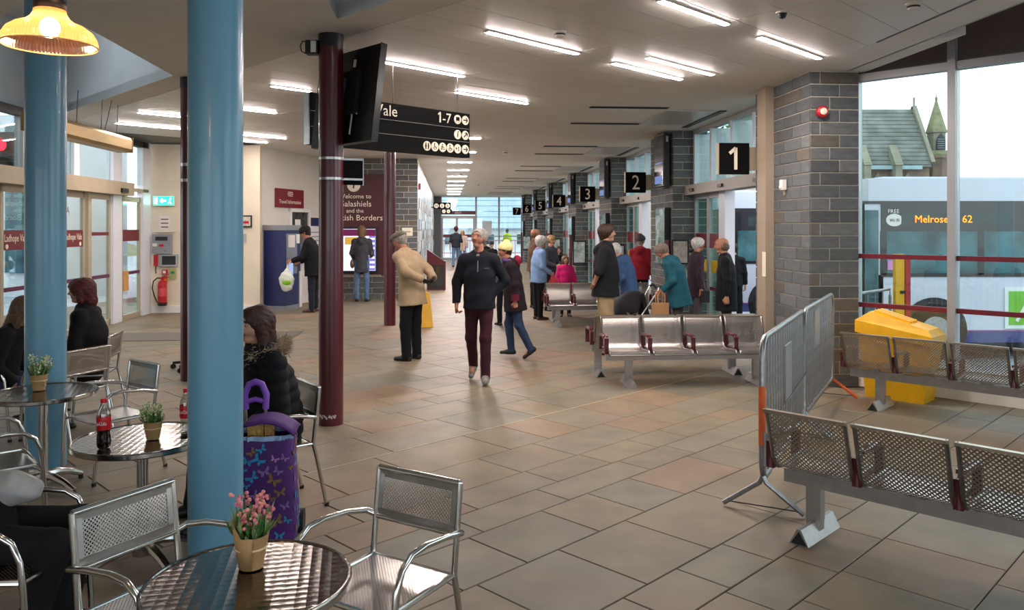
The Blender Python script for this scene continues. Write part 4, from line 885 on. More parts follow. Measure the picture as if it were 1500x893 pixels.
# ================================================================ CAFE CHAIRS
M_perfc = perfmat('punched_aluminium', '#d0cdc8', 92.0, .33, .25, 1.0)
def chair_proto():
    t = thing('cafe_chair', 'x', 'chair', (0, 0, 0), 0, 'aluminium cafe chairs')
    w = .205; r = .0125; SZ = .405
    # local: faces +y, back at y=-.2
    def ybk(z): return -.19-.12*max(0, z-SZ)
    for s in (-1, 1):
        MB().tube([(s*w, -.28, 0), (s*w, -.215, .3), (s*w, ybk(SZ), SZ), (s*w, ybk(.6), .6), (s*w, ybk(.75), .75)], r, 10).build('rear_leg', M_chrome, t, smooth=True)
        a = [(s*(w+.005), ybk(.56), .56), (s*(w+.035), -.19, .575), (s*(w+.045), -.08, .60), (s*(w+.045), .05, .612), (s*(w+.045), .13, .605), (s*(w+.045), .185, .57), (s*(w+.045), .215, .50), (s*(w+.043), .225, .40), (s*(w+.04), .235, .2), (s*(w+.035), .25, 0)]
        # smooth the arm with a few extra points
        MB().tube(a, r, 10).build('arm_and_front_leg', M_chrome, t, smooth=True)
        MB().tube([(s*(w+.042), .222, SZ-.02), (s*w*.99, .19, SZ-.005), (s*w, -.19, SZ)], .010, 8).build('side_rail', M_chrome, t, smooth=True)
        for y in (-.28, .25): MB().lathe([(.015, 0), (.015, .02)], 10, cap=True).build('foot_cap', M_rub, t).location = (s*(w if y < 0 else w+.035), y, 0)
    MB().tube([(-w, ybk(.75), .75), (w, ybk(.75), .75)], r, 10).build('back_top_rail', M_chrome, t, smooth=True)
    MB().tube([(-w, ybk(.555), .555), (w, ybk(.555), .555)], r*.9, 10).build('back_bottom_rail', M_chrome, t, smooth=True)
    # framed punched back
    f = MB(); z0, z1 = .565, .74
    for s in (-1, 1): f.beam((s*(w-.022), ybk(z0), z0), (s*(w-.022), ybk(z1), z1), .022, .008, up=(0, 1, 0))
    f.beam((-w+.012, ybk(z1-.012), z1-.012), (w-.012, ybk(z1-.012), z1-.012), .008, .026); f.beam((-w+.012, ybk(z0+.012), z0+.012), (w-.012, ybk(z0+.012), z0+.012), .008, .026)
    bf = f.build('back_frame', M_steel, t)
    sheet('back_panel', [(ybk(z0), z0), (ybk(z1), z1)], -w+.03, w-.03, M_perfc, t, .002)
    f = MB()
    for s in (-1, 1): f.tube([(s*(w-.005), -.185, SZ), (s*(w-.005), .2, SZ+.004)], .009, 8)
    f.tube([(-w, .2, SZ+.002), (-w*.5, .212, SZ-.004), (w*.5, .212, SZ-.004), (w, .2, SZ+.002)], .011, 8); f.tube([(-w, -.185, SZ), (w, -.185, SZ)], .009, 8); f.build('seat_frame', M_chrome, t, smooth=True)
    sheet('seat_panel', [(-.185, SZ+.002), (0, SZ-.006), (.17, SZ-.002), (.205, SZ-.006)], -w+.008, w-.008, M_perfc, t, .002)
    return t
CH0 = chair_proto(); used = [False]
def chair(label, back_mid, face):
    """back_mid: floor point below the middle of the back top; face: direction the sitter looks"""
    f = Vector((face[0], face[1], 0)).normalized(); o = CH0 if not used[0] else copy_tree(CH0); used[0] = True
    loc = Vector((back_mid[0], back_mid[1], 0))+f*.235; o.location = (loc.x, loc.y, 0); o.rotation_euler = (0, 0, math.atan2(-f.x, f.y)); o['label'] = label; return o
chair('empty aluminium cafe chair in the foreground right of the table', (-.377, 3.19), (-.516, -.857))
chair('empty aluminium cafe chair in the foreground left of the table', (-1.447, 2.933), (.877, -.48))
chair('aluminium cafe chair with curved back beside the far left pillar', (-3.50, 6.50), (-.93, .36))
chair('empty aluminium cafe chair angled behind the cola bottle table', (-2.74, 5.86), (-.6, -.8))
chair('aluminium cafe chair with its arm in front of the left table', (-3.16, 4.32), (.75, .66))
chair('aluminium cafe chair under the seated person with the plastic bag', (-2.30, 3.16), (1, .05))
chair('aluminium cafe chair of the red haired woman', (-3.73, 7.40), (-.98, -.2))
chair('aluminium cafe chair of the long haired person', (-4.62, 6.62), (1, .1))
chair('aluminium cafe chair of the woman in the fur trimmed coat', (-1.33, 5.10), (-.8, -.6))
# ================================================================ THINGS ON THE TABLES
M_kraft = mat('kraft_paper', '#b08a5c', .8, 0, .08, 14, .3, 60); M_twine = mat('twine', '#d8c39a', .9, 0, .1, 80)
M_leaf = mat('leaf_green', '#4f7d3a', .55, 0, .25, 30); M_leaf2 = mat('leaf_pale', '#8aa36a', .55, 0, .25, 30); M_soil = mat('soil', '#241a13', .95, 0, .2, 60)
def pot_plant(label, loc, s, flower, kinds, seed, wrap, grassy=False):
    r = random.Random(seed); t = thing('potted_flowers', label, 'plant pot', loc, r.random()*6)
    h = .085*s; rb, rt = .030*s, .044*s
    MB().lathe([(0, 0), (rb, 0), (rt, h), (rt-.004, h), (rt-.006, h-.012)], 24).build('pot', M_kraft, t, smooth=True)
    MB().lathe([(0, h-.014), (rt-.005, h-.012)], 20).build('soil', M_soil, t)
    MB().tube([(math.cos(k*math.pi/12)*(rb+(rt-rb)*.62+.001), math.sin(k*math.pi/12)*(rb+(rt-rb)*.62+.001), h*.62) for k in range(24)], .0028*s, 6, closed=True).build('twine_band', M_twine, t, smooth=True)
    MB().tube([(rt*.85, 0, h*.6), (rt*1.05, .01, h*.5), (rt*.95, .014, h*.3), (rt*.8, .008, h*.42)], .0018*s, 5).build('twine_tail', M_twine, t)
    if wrap:
        b = MB(); n = 24; vs = []
        for k in range(n+1):
            a = math.radians(-40+250*k/n); hh = h*(1.35+.25*math.sin(k*.5)) if 3 < k < n-3 else h*1.05
            vs += [((rb+.002)*math.cos(a), (rb+.002)*math.sin(a), .002), ((rt+.010)*math.cos(a), (rt+.010)*math.sin(a), hh)]
        b.add(vs, [(2*k, 2*k+2, 2*k+3, 2*k+1) for k in range(n)]); w = b.build('paper_wrap', M_kraft, t, smooth=True); sm_ = w.modifiers.new('thickness', 'SOLIDIFY'); sm_.thickness = .0012
    lf = MB(); stm = MB(); fl = MB()
    for i in range(70):
        a = r.random()*6.28; rr = rt*.75*math.sqrt(r.random()); b0 = Vector((rr*math.cos(a), rr*math.sin(a), h-.012)); ou = Vector((math.cos(a), math.sin(a), 0))
        tip = b0+ou*r.uniform(0, .045)*s+Vector((0, 0, r.uniform(.03, .085)*s)); w = r.uniform(.004, .008)*s*(.45 if grassy and i % 2 else 1)
        sd = Vector((-ou.y, ou.x, 0))*w; m = (b0+tip)/2+ou*.006
        lf.add([b0, m-sd, tip, m+sd], [(0, 1, 2), (0, 2, 3)], i % 2)
    lf.build('leaves', [M_leaf, M_leaf2], t)['kind'] = 'stuff'
    for i in range(13):
        a = r.random()*6.28; rr = rt*.6*math.sqrt(r.random()); b0 = Vector((rr*math.cos(a), rr*math.sin(a), h-.01)); tip = b0+Vector((math.cos(a)*r.uniform(.005, .04)*s, math.sin(a)*r.uniform(.005, .04)*s, r.uniform(.05, .115)*s))
        stm.tube([b0, (b0+tip)/2+Vector((0, 0, .01)), tip], .0012*s, 4)
        for k in range(9):
            f = tip+Vector((r.gauss(0, .008)*s, r.gauss(0, .008)*s, -k*.004*s)); fl.ball(f, r.uniform(.0035, .0062)*s, 6, 4, mi=r.randrange(len(flower)))
    stm.build('stems', M_leaf, t)['kind'] = 'stuff'; fl.build('blossom', flower, t, smooth=True)['kind'] = 'stuff'
    return t
pk = [mat('pink_petal', '#e8808f', .6, 0, .2, 60), mat('coral_petal', '#ee9a8c', .6, 0, .2, 60)]; wp = [mat('cream_petal', '#d9dcb0', .6, 0, .15, 60), mat('pale_green_petal', '#b5c48a', .6, 0, .15, 60)]
c = P(368, 830, TZ); pot_plant('pink flowers in a brown paper pot on the foreground table', (c.x, c.y, TZ+.001), 1.25, pk, 0, 4, True)
c = P(224, 642, TZ); pot_plant('cream flowers in a small tan pot beside the cola bottle', (c.x, c.y, TZ+.001), 1.05, wp, 0, 9, False, True)
c = P(57, 571, TZ); pot_plant('pale green flowers in a tan pot on the left table', (c.x, c.y, TZ+.001), 1.25, wp, 0, 15, False)
M_cola = mat('cola', '#160806', .15, 0, .1, 5, coat=.5); M_clb = mat('cola_label', '#c8141d', .35, 0, .03, 9); M_pet = glassmat('pet_plastic', '#e9efec', .12, .05)
def cola(label, loc, fill=.55):
    t = thing('cola_bottle', label, 'bottle', loc); prof = [(.026, 0), (.031, .008), (.033, .03), (.031, .06), (.029, .075), (.032, .09), (.033, .125), (.033, .155), (.029, .18), (.018, .205), (.013, .215), (.013, .228)]
    MB().lathe(prof, 24, cap=True).build('bottle', M_pet, t, smooth=True)
    lv = [p for p in prof if p[1] <= .23*fill]; MB().lathe([(r+.0005, z) for r, z in lv], 24, cap=True).build('cola', M_cola, t, smooth=True)
    MB().lathe([(.0325, .09), (.0336, .1), (.0338, .125), (.0336, .152), (.0328, .156)], 28).build('label_wrap', M_clb, t, smooth=True)
    MB().lathe([(.0155, .222), (.0155, .24), (.013, .243)], 20, cap=True).build('cap', M_clb, t, smooth=True)
    w = thing_text_arc('Coca-Cola', t, .0345, .115, .026, M_white)
    return t
def thing_text_arc(s, par, r, z, size, m):
    vals = []
    for i, ch in enumerate(s):
        a = math.radians(-152+i*13); o = text(ch, par, (r*math.cos(a), r*math.sin(a), z), (-math.sin(a), math.cos(a), 0), (0, 0, 1), size, m, 'lettering', 'CENTER', ext=.0002)
c = P(152, 655, TZ); cola('half full cola bottle with a red label and cap', (c.x, c.y, TZ+.001))
c = P(273, 636, TZ); cola('nearly empty cola bottle half hidden behind the blue pillar', (c.x, c.y, TZ+.001), .12)
# ================================================================ HALL SMALL THINGS
c = P(640, 424); t = thing('leaflet_bin', 'burgundy bin with a sloping top behind the man in the flat cap', 'bin', (c.x, c.y, 0), RH)
b = MB(); Z = [(-.28, 1.18), (.25, .80)]
b.extr([(-.28, -.18, 0), (.25, -.18, 0), (.25, -.18, .82), (.20, -.18, .82), (-.28, -.18, 1.16)], (0, 0, 0), (0, .36, 0)); b.build('body', M_burg, t); MB().box((-.03, -.185, .38), (.44, .012, .66)).build('dark_front', M_dark, t); MB().box((.08, -.193, .4), (.2, .006, .56)).build('glass_door', M_glassg, t)
c = P(622, 478); t = thing('wet_floor_sign', 'yellow folding wet floor sign behind the man in the flat cap', 'sign', (c.x, c.y, 0), .2)
for s in (-1, 1): b = MB(); b.add([(-.14, s*.14, 0), (.14, s*.14, 0), (.09, s*.015, .6), (-.09, s*.015, .6), (-.14, s*.14-.012*s, 0), (.14, s*.14-.012*s, 0), (.09, s*.003, .6), (-.09, s*.003, .6)], [(0, 1, 2, 3), (7, 6, 5, 4), (0, 4, 5, 1), (1, 5, 6, 2), (2, 6, 7, 3), (3, 7, 4, 0)]); b.build('panel', M_yel, t)
MB().tube([(-.06, 0, .6), (0, 0, .63), (.06, 0, .6)], .01, 6).build('handle', M_yel, t)
# castor base behind the pillars
c = Vector((-3.92, 9.78, 0)); t = thing('swivel_base', 'black five star castor base half hidden behind the pillars', 'stool', (c.x, c.y, 0), 0)
MB().lathe([(.03, .06), (.03, .42)], 14, cap=True).build('gas_column', M_black, t, smooth=True); MB().lathe([(0, .42), (.17, .43), (.18, .47), (.15, .5), (0, .5)], 24).build('seat', M_dark, t, smooth=True)
for k in range(5):
    a = math.pi+k*2*math.pi/5; d = Vector((math.cos(a), math.sin(a), 0)); l_ = MB().beam(d*.02+Vector((0, 0, .1)), d*.30+Vector((0, 0, .075)), .035, .03).build('star_leg', M_black, t)
    q = MB(); q.M = Matrix.Rotation(math.pi/2, 4, 'X'); q.cyl((0, 0, -.015), .03, .03, 14); o = q.build('castor', M_rub, l_); o.location = d*.30+Vector((0, 0, .03))
# information frame stand at the stand 1 queue
c = P(992, 470); c = Vector((2.82, 13.2, 0)); t = thing('notice_stand', 'small grey notice frame on a post beside the second pier', 'notice stand', c, RH)
MB().tube([(0, 0, 0), (0, 0, 1.2)], .02, 8).build('post', M_dark, t); MB().lathe([(.15, 0), (.15, .02)], 20, cap=True).build('base', M_dark, t); MB().box((0, -.02, 1.35), (.3, .03, .42)).build('frame', M_dark, t); MB().box((0, -.038, 1.35), (.24, .005, .36)).build('sheet', mat('notice_sheet2', '#a7a19a', .6, 0, .2, 15), t)
# ---- folded pushchair
c = Vector((1.86, 11.85, 0)); t = thing('pushchair', 'black pushchair with hooked handles behind the bright bench', 'pushchair', c, math.radians(100))
M_cl = mat('pushchair_cloth', '#0c0c10', .8, 0, .2, 20, .2, 40)
b = MB(); n = 14
vs = []; fs = []
for i in range(9):
    a = math.radians(-20+130*i/8)
    for k in range(9): e = math.pi*k/8; vs.append((.21*math.cos(e), .02+.30*math.cos(a)*math.sin(e)**.5, .48+.30*math.sin(a)*math.sin(e)**.5+.03))
for i in range(8):
    for k in range(8): fs.append((i*9+k, i*9+k+1, (i+1)*9+k+1, (i+1)*9+k))
b.add(vs, fs); o = b.build('hood', M_cl, t, smooth=True); o.modifiers.new('thickness', 'SOLIDIFY').thickness = .01
MB().box((0, .12, .40), (.36, .36, .06)).build('seat', M_cl, t); MB().box((0, -.1, .58), (.36, .06, .40), R=Matrix.Rotation(math.radians(-15), 3, 'X')).build('seat_back', M_cl, t)
for s in (-.2, .2):
    MB().tube([(s, .42, .1), (s, .0, .42), (s, -.22, .72), (s, -.3, .86), (s, -.36, .88), (s, -.40, .84)], .013, 8).build('handle_tube', M_steel, t, smooth=True); MB().tube([(s, -.34, .08), (s, .2, .5)], .012, 8).build('frame_tube', M_steel, t, smooth=True)
    for y in (-.34, .42): q = MB(); q.M = Matrix.Translation((s, y, .085)) @ Matrix.Rotation(math.pi/2, 4, 'Y'); q.lathe([(.05, -.015), (.085, -.015), (.085, .015), (.05, .015), (.05, -.015)], 20); q.build('wheel', M_rub, t, smooth=True)
    MB().tube([(s, -.30, .86), (s, -.36, .88), (s, -.41, .83)], .018, 8).build('grip', M_rub, t, smooth=True)
MB().box((.18, .05, .3), (.06, .2, .12)).build('red_pouch', M_red, t)
# ---- purple shopping trolley with butterflies
c = Vector((-1.36, 4.36, 0)); t = thing('shopping_trolley', 'purple butterfly patterned shopping trolley beside the seated woman', 'shopping trolley', c, math.radians(8))
M_pur = mat('purple_fabric', '#4b1f6b', .7, 0, .18, 5, .2, 60); M_purl = mat('purple_plastic', '#7a47b0', .4, 0, .05, 5)
b = MB(); prof = [(.155, .115, .04), (.165, .125, .06), (.165, .125, .2), (.155, .118, .40), (.150, .115, .56), (.148, .11, .60)]
N_ = 28; vs = []; fs = []
for (rx, ry, z) in prof:
    for k in range(N_):
        a = 2*math.pi*k/N_; ca, sa = math.cos(a), math.sin(a); e = .35; vs.append((rx*math.copysign(abs(ca)**e, ca), ry*math.copysign(abs(sa)**e, sa), z+.006*math.sin(5*a+z*20)))
for i in range(len(prof)-1):
    for k in range(N_): fs.append((i*N_+k, i*N_+(k+1) % N_, (i+1)*N_+(k+1) % N_, (i+1)*N_+k))
fs.append(tuple(range(N_-1, -1, -1))); b.add(vs, fs); b.build('bag', M_pur, t, smooth=True)
b = MB(); vs = []; fs = []
for z, g in ((.595, 1.0), (.622, 1.02)):
    for k in range(56): a = 2*math.pi*k/56; ca, sa = math.cos(a), math.sin(a); e = .4; w = (1+.05*(-1)**k); vs.append((.146*g*w*math.copysign(abs(ca)**e, ca), .108*g*w*math.copysign(abs(sa)**e, sa), z))
for k in range(56): fs.append((k, (k+1) % 56, 56+(k+1) % 56, 56+k))
b.add(vs, fs); o = b.build('drawstring_ruffle', mat('pale_blue_lining', '#9bb7d8', .8, 0, .1, 30), t); o.modifiers.new('thickness', 'SOLIDIFY').thickness = .003
b = MB(); vs = []; fs = []
for i in range(9):
    x = -.10+.26*i/8; z = .70-.9*(max(0, x-.0))**2*4*.8-.25*max(0, -x)**1.2; 
    for k in range(5): y = -.12+.24*k/4; vs.append((x, y, z-.6*abs(y)**2))
for i in range(8):
    for k in range(4): fs.append((i*5+k, i*5+k+1, (i+1)*5+k+1, (i+1)*5+k))
b.add(vs, fs); o = b.build('flap', M_pur, t, smooth=True); o.modifiers.new('thickness', 'SOLIDIFY').thickness = .012
for x, s in ((-.055, .085), (.02, .05)):
    q = MB().box((x, -.03, .63), (s, .03, .13)).build('biscuit_packet', mat('golden_wafer', '#c99a4c', .5, 0, .3, 70, .6, 120), t)
tz = .86
for x in (-.14, -.03): MB().tube([(x, .13, .05), (x, .13, .78)], .009, 8).build('handle_tube', M_steel, t, smooth=True)
MB().tube([(-.14, .13, .72), (-.145, .13, .80), (-.12, .13, .86), (-.085, .13, .875), (-.05, .13, .86), (-.025, .13, .80), (-.03, .13, .72)], .019, 10).build('handle_grip', M_purl, t, smooth=True)
MB().tube([(-.14, .13, .76), (-.085, .13, .775), (-.03, .13, .76)], .015, 8).build('handle_bar', M_purl, t, smooth=True)
for s in (-.17, .17): q = MB(); q.M = Matrix.Translation((s, .13, .07)) @ Matrix.Rotation(math.pi/2, 4, 'Y'); q.lathe([(.0, -.015), (.07, -.015), (.07, .015), (.0, .015)], 20); q.build('wheel', M_rub, t, smooth=True)
# butterflies printed on the bag: small flat patches lying on the cloth
bm = [mat('print_pink', '#c583b5', .7, 0, .1, 50), mat('print_teal', '#2f8fc0', .7, 0, .1, 50), mat('print_lilac', '#8a6aa8', .7, 0, .1, 50), mat('print_gold', '#8c6a3a', .7, 0, .1, 50)]
rb = random.Random(21); meshes = {}
def bfly():
    b = MB(); 
    for s in (-1, 1):
        b.add([(0, 0, 0), (s*.022, 0, .02), (s*.026, 0, .008), (s*.014, 0, -.002)], [(0, 1, 2, 3) if s < 0 else (3, 2, 1, 0)]); b.add([(0, 0, 0), (s*.016, 0, -.004), (s*.017, 0, -.018), (s*.006, 0, -.014)], [(0, 1, 2, 3) if s < 0 else (3, 2, 1, 0)])
    return b
placed = []
for i in range(240):
    side = rb.random() < .68
    if side: x, y, rz_ = rb.uniform(-.13, .135), -.128, 0
    else: x, y, rz_ = .1685, rb.uniform(-.1, .1), math.pi/2
    z = rb.uniform(.08, .56)
    if any((x-a)**2+(y-b_)**2+(z-c_)**2 < .052**2 for a, b_, c_ in placed): continue
    placed.append((x, y, z)); mi = rb.randrange(4)
    if mi not in meshes: o = bfly().build('butterfly_print', bm[mi], t); meshes[mi] = o.data; o.location = (x, y, z); o.rotation_euler = (0, rb.uniform(-.8, .8), rz_)
    else: o = inst('butterfly_print', meshes[mi], t, (x, y, z)); o.rotation_euler = (0, rb.uniform(-.8, .8), rz_)
    s = rb.uniform(.9, 1.5); o.scale = (s, 1, s)
    # nudge against the bulging cloth
    k = 1.0 if side else 1.0
    tz_ = z
    ry = np.interp(z, [p[2] for p in prof], [p[1] for p in prof]); rx = np.interp(z, [p[2] for p in prof], [p[0] for p in prof])
    if side: e = .35; cx_ = min(.999, abs(x)/rx); a = math.acos(cx_**(1/e)); o.location.y = -ry*math.sin(a)**e-.003
    else: e = .35; cy_ = min(.999, abs(y)/ry); a = math.asin(cy_**(1/e)); o.location.x = rx*math.cos(a)**e+.003
# ================================================================ OUTSIDE
M_road = mat('asphalt', '#8b9097', .8, 0, .08, 2, .2, 80)
g = MB(); g.prism([(-120, -60), (160, -60), (160, 200), (-120, 200)], -.9, -.36); struct(g.build('floor_road', M_road), 'grey road outside')
pv = MB(); pv.prism([tuple(Hh(-20, -6)[:2]), tuple(Hh(-6.1, -6)[:2]), tuple(Hh(-6.1, 60)[:2]), tuple(Hh(-20, 60)[:2])], -.36, -.03); struct(pv.build('floor_forecourt', mat('forecourt', '#a3a8b0', .7, 0, .08, 2)), 'pale forecourt outside the entrance')
pv = MB(); pv.prism([tuple(Hh(4.4, 9)[:2]), tuple(Hh(5.6, 9)[:2]), tuple(Hh(5.6, 44)[:2]), tuple(Hh(4.4, 44)[:2])], -.36, -.03); struct(pv.build('floor_platform', mat('platform', '#9a9a98', .8, 0, .08, 3)), 'bus platform kerb outside the stands')
pv = MB(); pv.prism([tuple(Hh(-14, 43.6)[:2]), tuple(Hh(9, 43.6)[:2]), tuple(Hh(9, 58)[:2]), tuple(Hh(-14, 58)[:2])], -.36, -.03); struct(pv.build('floor_yard', mat('yard', '#b9bcc0', .8, 0, .05, 2)), 'pale yard beyond the exit doors')
# ---- buses (side on, front at the left)
M_bw = mat('bus_white', '#c9cdd9', .3, 0, .02, 2, coat=.4); M_bk = mat('bus_black', '#191516', .2, 0, .1, 4, coat=.5); M_bg = mat('bus_window', '#4f7f86', .08, 0, .35, 1.6, col2='#1f3338'); M_bp = mat('bus_purple', '#3d3f78', .35, 0, .05, 4)
M_tyre = mat('tyre', '#151515', .8, 0, .1, 20)
def bus(label, loc, dest):
    t = thing('bus', label, 'bus', loc, 0, 'single deck buses at the stands'); L, Wd = 9.6, 2.3
    B = lambda x0, x1, z0, z1, y0=0.0, y1=Wd: MB().box(((x0+x1)/2, (y0+y1)/2, (z0+z1)/2), (x1-x0, y1-y0, z1-z0))
    b = B(.05, L, .28, 1.36); b.box((L/2, Wd/2, 2.72), (L-.2, Wd, .38)); b.box((L/2+.1, Wd/2, 2.92), (L-.6, Wd-.3, .05)); b.box((L-.1, Wd/2, 1.9), (.2, Wd, 1.4)); b.box((L/2, Wd-.03, 1.9), (L-.1, .06, 1.3)); b.build('body', M_bw, t)
    B(.02, L, 2.5, 2.545, -.012, .05).build('gutter', M_bk, t)
    B(.3, L-.3, 2.06, 2.5, -.012, .02).build('header_band', M_bk, t)
    xs = [.34, 1.9, 3.4, 4.9, 6.4, 7.9, 9.3]
    for i in range(len(xs)-1):
        B(xs[i]+.05, xs[i+1]-.05, 1.38, 2.06, -.008, .012).build('window', M_bg, t)
        B(xs[i]-.05, xs[i]+.05, 1.36, 2.06, -.012, .015).build('window_pillar', M_bk, t)
    B(.3, L-.1, 1.33, 1.39, -.012, .02).build('sill_band', M_bk, t)
    # front corner with the door
    B(.0, .34, .3, 2.5, .0, .06).build('door_frame', M_bw, t); B(.04, .26, .4, 2.4, -.008, .02).build('door_glass', M_bg, t); B(-.02, .04, .28, 2.5, .0, Wd).build('windscreen', M_bk, t)
    # side display
    B(.62, 2.4, 2.16, 2.36, -.018, .0).build('display_glass', mat('display_dark', '#2c3a3b', .1, 0, .2, 4), t)
    if dest:
        org = emit('amber_leds', '#ff7a1a', 2.2); text('Melrose', t, (.83, -.022, 2.20), (1, 0, 0), (0, 0, 1), .165, org, 'led_text'); text('62', t, (1.59, -.022, 2.20), (1, 0, 0), (0, 0, 1), .17, org, 'led_text')
        text('FREE', t, (.40, -.02, 2.35), (1, 0, 0), (0, 0, 1), .09, M_white); b = MB(); b.M = Matrix.Translation((.51, -.013, 2.24)) @ Matrix.Rotation(math.pi/2, 4, 'X'); b.lathe([(0, .004), (.1, .004), (.1, 0)], 24); o = b.build('wifi_badge', M_white, t); o.scale = (1.35, 1, 1); o.location.x = -.51*.35
        text('Wi Fi', t, (.51, -.024, 2.215), (1, 0, 0), (0, 0, 1), .07, M_bk, align='CENTER')
        B(.40, .50, 1.44, 1.60, -.02, -.01).build('pink_sticker', mat('sticker_pink', '#d58fc4', .5, 0, .05, 20), t)
        B(2.28, 4.1, .50, 1.16, -.02, .0).build('advert_panel', mat('advert_white', '#dfe6e2', .4, 0, .02, 3), t); B(2.34, 4.04, .56, 1.10, -.026, -.018).build('advert_green', mat('advert_green', '#6fb52c', .4, 0, .05, 3), t); MB().beam((2.46, -.03, .62), (2.62, -.03, .9), .006, .05).build('advert_stroke', M_white, t)
    B(.3, L, .28, .46, -.01, .02).build('purple_skirt', M_bp, t); B(.3, L, .46, .475, -.011, .02).build('pink_line', mat('pink_line', '#9c3a78', .4, 0, .05, 4), t)
    for x in (1.15, 7.2):
        a = MB(); a.M = Matrix.Translation((x, .03, .47)) @ Matrix.Rotation(math.pi/2, 4, 'X'); a.cyl((0, 0, 0), .53, .045, 30); a.build('wheel_arch', M_bk, t)
        w = MB(); w.M = Matrix.Translation((x, .12, .47)) @ Matrix.Rotation(math.pi/2, 4, 'X'); w.lathe([(0, .165), (.2, .165), (.26, .15), (.43, .14), (.46, .1), (.46, 0)], 30); o = w.build('wheel', M_tyre, t, smooth=True)
        h = MB(); h.M = Matrix.Translation((x, -.06, .47)) @ Matrix.Rotation(math.pi/2, 4, 'X'); h.cyl((0, 0, -.01), .23, .02, 24); h.build('wheel_hub', M_galv, o)
    return t
bus('white bus showing an amber route display outside the right window', (5.62, 12.6, -.36), True)
bus('white bus waiting outside the open doors of stand 1', (4.55, 17.2, -.36), False)
# bus interior silhouettes are only tinted glass
# ---- yellow and red kerb post with railing outside the window
c = D(1322, 455, 10.6); t = thing('kerb_post', 'yellow and red upright post outside the window', 'post', (c.x, c.y, -.36)); MB().box((-.05, 0, .88), (.12, .08, 1.76)).build('yellow_face', M_yel, t); MB().box((.05, .0, .88), (.07, .1, 1.74)).build('red_face', M_red, t)
for z in (1.25, .7): MB().box((-.02, -.045, z), (.06, .012, .04)).build('bolt_plate', M_black, t)
t = thing('guard_railing', 'grey guard railing behind the yellow bin outside', 'railing', (c.x-.62, c.y+.1, -.36)); MB().tube([(-.2, 0, 1.18), (.5, 0, 1.28)], .02, 8).build('top_rail', M_galv, t)
for i in range(8): MB().tube([(-.2+.1*i, 0, .1), (-.2+.1*i, 0, 1.18+.0143*i)], .008, 6).build('bar', M_galv, t)
MB().tube([(-.2, 0, .1), (.5, 0, .1)], .016, 8).build('bottom_rail', M_galv, t)
for x in (-.2, .5): MB().tube([(x, 0, 0), (x, 0, 1.2)], .02, 8).build('post', M_galv, t)
# ---- church
M_st = mat('church_stone', '#786557', .9, 0, .22, 1.2, .4, 6); M_sl = mat('church_slate', '#7d817d', .9, 0, .18, .9, .3, 8, spec=.1, col2='#5f625c'); M_cop = mat('church_dressing', '#7f7c6c', .9, 0, .12, 2); M_moss = mat('moss', '#7b7a5c', .95, 0, .2, 3)
t = thing('church', 'stone church with slate roof and pointed turret beyond the bus', 'church', (0, 60, -.5))
X0, X1, ze, zr, zo = 18, 31.9, 7.4, 11.7, .5
b = MB(); b.box(((X0+X1)/2, 2.5, (ze+.0)/2), (X1-X0, 5, ze)); b.add([(X1-.4, 0, ze), (X1-.4, 5, ze), (X1-.4, 2.5, zr-.1)], [(0, 1, 2)]); b.build('nave_wall', M_st, t)
b = MB(); b.add([(X0, -.3, ze-.3), (X1, -.3, ze-.3), (X1, 2.5, zr), (X0, 2.5, zr), (X0, 5.3, ze-.3), (X1, 5.3, ze-.3), (X0, -.3, ze-.5), (X1, -.3, ze-.5), (X1, 5.3, ze-.5), (X0, 5.3, ze-.5)], [(0, 1, 2, 3), (3, 2, 5, 4), (6, 7, 1, 0), (1, 7, 8, 5, 2), (0, 3, 4, 9, 6)]); rf = b.build('roof', M_sl, t)
b = MB(); b.beam((X1+.1, -.3, ze-.2), (X1+.1, 2.5, zr+.2), .3, .3); b.beam((X1+.1, 5.3, ze-.2), (X1+.1, 2.5, zr+.2), .3, .3); b.build('gable_coping', M_cop, rf)
MB().box((X1+.1, 2.5, zr+.6), (.12, .12, .7)).build('finial', M_cop, rf)
for i in range(14): MB().box(((X0+X1)/2, -.32+.2*i, ze-.27+.329*i), (X1-X0, .05, .03), R=Matrix.Rotation(math.atan2(4.6, 2.8), 3, 'X')).build('slate_course', M_sl, rf)
for x in (26.75, 29.1, 24, 21): b = MB(); b.box((x, -.5, 3.6), (.5, 1.0, 7.2)); b.add([(x-.3, -1.1, 7.0), (x+.3, -1.1, 7.0), (x+.3, 0, 8.6), (x-.3, 0, 8.6), (x-.3, 0, 7), (x+.3, 0, 7)], [(0, 1, 2, 3), (0, 3, 4), (1, 5, 2)]); b.build('buttress', M_cop, t)
def arch(x, z0, w, h, y, par, nm, m, dpt=.1):
    pts = [(x-w/2, y, z0), (x+w/2, y, z0), (x+w/2, y, z0+h*.5), (x+w*.36, y, z0+h*.75), (x, y, z0+h), (x-w*.36, y, z0+h*.75), (x-w/2, y, z0+h*.5)]; b = MB(); b.extr(pts, (0, 0, 0), (0, -dpt, 0)); return b.build(nm, m, par)
for x in (27.9, 30.2, 25.4, 22.5): w_ = arch(x, 3.4, 1.5, 3.1, -.02, t, 'window_surround', M_cop); arch(x, 3.5, 1.1, 2.7, -.14, w_, 'window_glass', mat('church_glass', '#8b93a8', .3, 0, .3, 4), .04)
MB().box((28, -.38, ze-.55), (6.2, .3, .28)).build('gutter', mat('copper_gutter', '#8fa8ac', .6, 0, .1, 2), t)
tw = MB(); tw.lathe([(.86, 0), (.86, 7.6), (.98, 7.75), (.98, 8.0), (.72, 8.2)], 8, (33.5, 2.0, 0)); tb = tw.build('turret_base', M_st, t); MB().lathe([(.68, 8.1), (.68, 9.7), (.8, 9.75), (.8, 9.85)], 8, (33.5, 2.0, 0)).build('belfry', M_cop, t)
